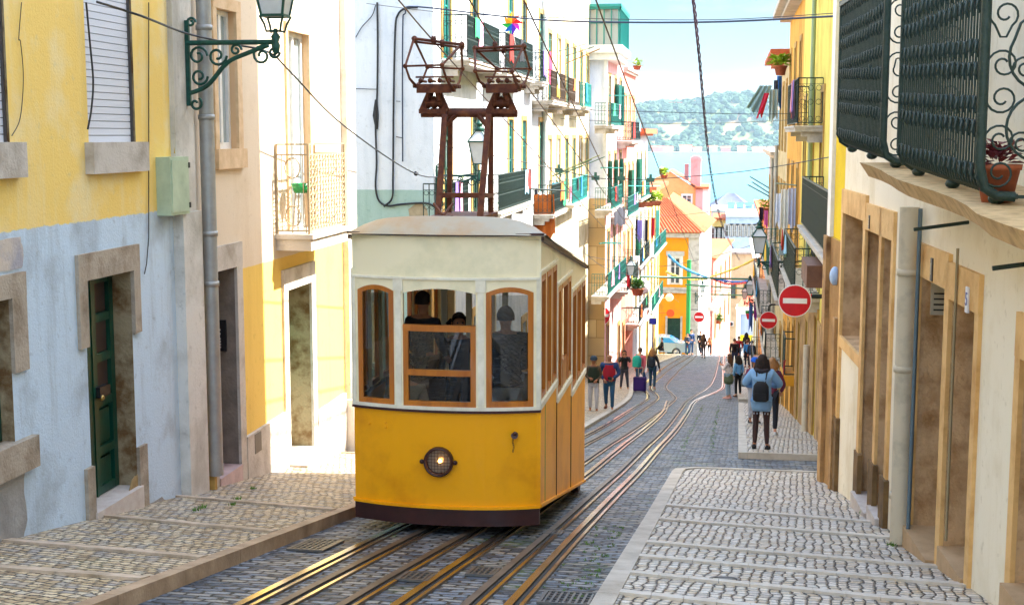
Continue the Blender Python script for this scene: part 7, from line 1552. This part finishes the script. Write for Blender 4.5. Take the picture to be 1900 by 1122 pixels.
# couple left
l=P_(1101,766); person(l,176,hh(1104,661,l),'person in a brown jacket, dark cap and white trousers beside the tram flank','5a4632','c9c6cc',HAIRD,0,1,arms=hold,legs=step_s,inner='24301e',shoes='1c1c14',cap='33404c',lean=.04,female=True)
l=P_(1130,764); t,J=person(l,178,hh(1125,655,l),'man in a red sweater and open blue jacket holding a camera, walking up','1f3f6e','2f5a7c',None,0,1,arms={'R':((.3,-.02,1.16),(.14,.2,1.0)),'L':((-.3,.0,1.15),(-.1,.24,1.04))},legs=walkA,inner='b0142c',shoes='6b3018',build=1.15,topfat=1.12)
c=Vector(J['wrL']); m=MB(); m.box(-.09,.03,.29,.35,1.03,1.11); m.tube([(-.03,.35,1.07),(-.03,.4,1.07)],.035,10); m.build('camera_body',BLACK,t,local=True)
l=P_(1158,724,.0); t,J=person(l,172,hh(1152,650,l),'man in black holding a phone up in front of his face','14161a','3c3c4a',HAIRD,0,1,arms=shot,shoes='9a9aa0',build=1.1,legs={'L':((-.13,.02,.5),(-.17,-.02,.09)),'R':((.12,.02,.5),(.15,-.02,.09))}); m=MB(); m.box(-.08,.08,.24,.25,1.58,1.66); m.build('phone',BLACK,t,local=True)
l=P_(1187,726,.0); t,J=person(l,25,hh(1186,645,l),'person in a coral sweater and jeans with a turquoise backpack, pulling the suitcase','e8707c','2c5c90',HAIRB,0,0,arms={'R':((.24,-.04,1.14),(.2,-.1,.92))},shoes='c8ccd8',topname='sweater',legs=walkB,build=1.1); backpack(t,J,'12a096',.36,.46,.22,1.25,'turquoise backpack on the coral sweater person')
l=(l[0]+.42,l[1]+1.6,gz(l[1]+1.6)); t,J=person(l,8,hh(1203,646,l),'light-haired woman in black with a dark backpack, right of the suitcase','17181e','1f4a68',HAIRL,.28,0,female=True,arms={'R':((.26,-.04,1.14),(.3,-.02,.9))},legs=step_s,shoes='b0a890'); backpack(t,J,'1c2836',.3,.4,.16,1.22,'dark blue backpack on the woman in black')
# suitcase
c=onG(1187,727); r=thing('suitcase','dark purple wheeled suitcase pulled by the coral sweater person','suitcase',(c.x,c.y,gz(c.y)),R(-10)); m=MB(); m.box(-.24,.24,-.13,.13,.06,.6); m.build('shell',cm('2c0f5e'),r,local=True)
m=MB(); 
for x in (-.09,.09): m.bar((x,.1,.6),(x,.1,.98),.018)
m.bar((-.09,.1,.98),(.09,.1,.98),.03); m.build('handle',mat('alu',(.7,.7,.72),.3,.8),r,local=True); m=MB(); m.box(-.19,.19,-.15,-.131,.12,.5); m.build('pocket',cm('351670'),r,local=True)
for x in (-.2,.2): m=MB(); m.lathe([(0,-.02),(.04,-.02),(.04,.02),(0,.02)],(x,.08,.04),10,axis='x'); m.build('wheel',BLACK,r,local=True)
# group at the crest
for px,py,yt,fc,top,bot,hr_,hl,lb,kw in ((1275,659,618,170,'3c3440','2c5078',HAIRD,0,'man in a dark jacket and jeans facing up the street at the crest',dict(arms=hold,inner='2a3a5a')),(1282,654,611,150,'1a3c6c','2a4a70',HAIRD,0,'man in a blue jacket behind the man in the dark jacket',dict(arms=one_p)),(1299,655,614,200,'1c2436','202838',HAIRB,0,'man in navy with crossed arms by the pink wall',dict(arms=hold,legs=walkA)),(1305,664,619,10,'3a2220','241c20',HAIRB,.35,'woman with long brown hair in a dark brown coat at the crest',dict(female=True,toplen=.25,legs=step_s)),(1316,654,625,20,'e88a54','1e1c1e',HAIRL,.2,'small woman in an orange top with a black bag near the pink house',dict(female=True))):
    l=P_(px,py); person(l,fc,hh(px,yt,l),lb,top,bot,hr_,hl,0,**kw)
# seated figure by the left wall
l=P_(1228,659); zz=gz(l[1]); t,J=person((l[0],l[1],zz-.42),-100,1.7,'person in black sitting on a low stool by the left wall near the car','16161c','1c2236',HAIRD,0,1,arms={'L':((-.2,.1,1.15),(-.1,.34,1.0)),'R':((.2,.1,1.15),(.1,.34,1.0))},legs={'L':((-.1,.42,.95),(-.1,.44,.52)),'R':((.1,.42,.93),(.1,.36,.52))},shoes='c07a5a')
r=thing('stool','low wooden stool under the person in black by the left wall','stool',(l[0],l[1],zz)); m=MB(); m.box(-.18,.18,-.18,.18,.36,.4); m.build('seat',TIN,r,local=True)
for x in (-.14,.14):
    for y in (-.14,.14): m=MB(); m.bar((x,y,0),(x,y,.36),.035); m.build('leg',TIN,r,local=True)
# inside the tram
fz0=sill[0]-.85
c=atY(784,560,YF+1.0); t,J=person((c.x,YF+1.0,c.z-1.5),20,1.6,'driver with short dark hair in a dark top at the open front window','1c1c22','23232a',HAIRD,0,1,group='people inside the tram',arms={'L':((-.25,.02,1.15),(-.2,.2,1.0)),'R':((.25,.02,1.15),(.2,.2,1.0))})
c=atY(850,600,YF+1.3); person((c.x,YF+1.35,c.z-1.5),160,1.6,'dark seated passenger behind the open middle window','15151a','1c1c22',HAIRD,.1,1,group='people inside the tram')
c=atY(935,640,YF+.95); person((c.x+.02,YF+.95,fz0),-15,1.72,'passenger in a dark top and white trousers behind the right front window','23282e','c9c9cc',HAIRD,0,1,group='people inside the tram',arms=one_p,build=1.18,topfat=1.25,legs=step_s)
c=atY(775,650,YF+.75); person((c.x-.1,YF+.62,fz0-.42),170,1.62,'passenger in a pale top low behind the left part of the middle window','a9a49a','5a4a5a',HAIRB,0,0,group='people inside the tram',legs={'L':((-.1,.32,.95),(-.1,.34,.52)),'R':((.1,.32,.93),(.1,.3,.52))})
# ------------------------------------------------ parked car
def car():
    Yc=99.6; xr=atY(1277,640,Yc).x; x0=xr-4.3; zg=gz(Yc); r=thing('parked_car','pale blue-silver saloon car parked across the street end, tail to the right','car',(x0+2.1,Yc,zg))
    paint=mat('silver_blue_paint',hx('a9bfd0'),.25,.5,coat=.6); z=lambda v:zg+v
    prof=[(.02,.45),(.0,.65),(.12,.78),(1.0,.92),(1.15,.95),(3.55,.98),(4.15,.95),(4.28,.85),(4.3,.5),(4.25,.3),(.08,.3)]
    m=MB(); hw=.84; n=len(prof)
    for sg in (-1,1):
        pass
    vs=[(x0+a,Yc-hw+(.06 if b>.8 else 0),z(b)) for a,b in prof]+[(x0+a,Yc+hw-(.06 if b>.8 else 0),z(b)) for a,b in prof]
    m.add(vs,[tuple(range(n)),tuple(range(2*n-1,n-1,-1))],0); m.add(vs,[(i,(i+1)%n,n+(i+1)%n,n+i) for i in range(n)],0,True); m.build('body',paint,r)
    cab=[(1.15,.94),(1.75,1.36),(2.3,1.44),(2.9,1.4),(3.6,1.0)]; m=MB(); k=len(cab); vs=[(x0+a,Yc-.76+(b-.94)*.35,z(b)) for a,b in cab]+[(x0+a,Yc+.76-(b-.94)*.35,z(b)) for a,b in cab]
    m.add(vs,[tuple(range(k)),tuple(range(2*k-1,k-1,-1))]+[(i,(i+1)%k,k+(i+1)%k,k+i) for i in range(k)],0); cb=m.build('cabin',paint,r)
    wn=mat('car_glass_blue',hx('2f7fb8'),.08); 
    for a0,a1,t0,t1 in ((1.32,2.2,1.72,2.2),(2.27,3.38,2.27,2.92)):
        m=MB(); y=lambda b:Yc-.775+(b-.94)*.35; m.poly([(x0+a0,y(1.0),z(1.0)),(x0+a1,y(1.0),z(1.0)),(x0+t1,y(1.34),z(1.34)),(x0+t0,y(1.34),z(1.34))]); m.build('side_window',wn,cb)
    m=MB(); m.poly([(x0+2.98,Yc-.6,z(1.385)),(x0+2.98,Yc+.6,z(1.385)),(x0+3.55,Yc+.68,z(1.05)),(x0+3.55,Yc-.68,z(1.05))]); m.build('rear_window',wn,cb)
    for wx in (.85,3.45):
        for sy in (-1,1):
            w=MB(); w.lathe([(.2,-.1),(.32,-.09),(.32,.09),(.2,.1)],(x0+wx,Yc+sy*.77,z(.32)),22,axis='y'); wo_=w.build('wheel',BLACK,r)
            w=MB(); w.lathe([(0,-.1*1),(.06,-.105),(.07,-.085),(.19,-.085),(.205,-.1),(.205,.1),(0,.09)],(x0+wx,Yc+sy*.77,z(.32)),22,axis='y'); w.build('rim',mat('rim_silver',(.6,.6,.62),.25,.9),wo_)
            w=MB()
            for q in range(5): a=q*2*PI/5; w.bar((x0+wx,Yc+sy*.865,z(.32)),(x0+wx+.19*math.cos(a),Yc+sy*.865,z(.32)+.19*math.sin(a)),.04,.02)
            w.build('spoke',MC['rim_silver'],wo_)
    m=MB(); m.box(x0+4.12,x0+4.292,Yc-.8,Yc-.6,z(.68),z(.85)); m.build('tail_light',mat('tail_red',hx('b01018'),.3),r)
    m=MB(); m.box(x0+4.2,x0+4.36,Yc-.78,Yc+.78,z(.32),z(.55)); m.build('bumper',paint,r)
    for dx in (2.23,3.42): m=MB(); m.box(x0+dx,x0+dx+.012,Yc-.845,Yc-.838,z(.35),z(.93)); m.build('door_seam',BLACK,r)
    m=MB(); m.box(x0+2.0,x0+2.15,Yc-.865,Yc-.84,z(.8),z(.83)); m.build('door_handle',paint,r)
car()
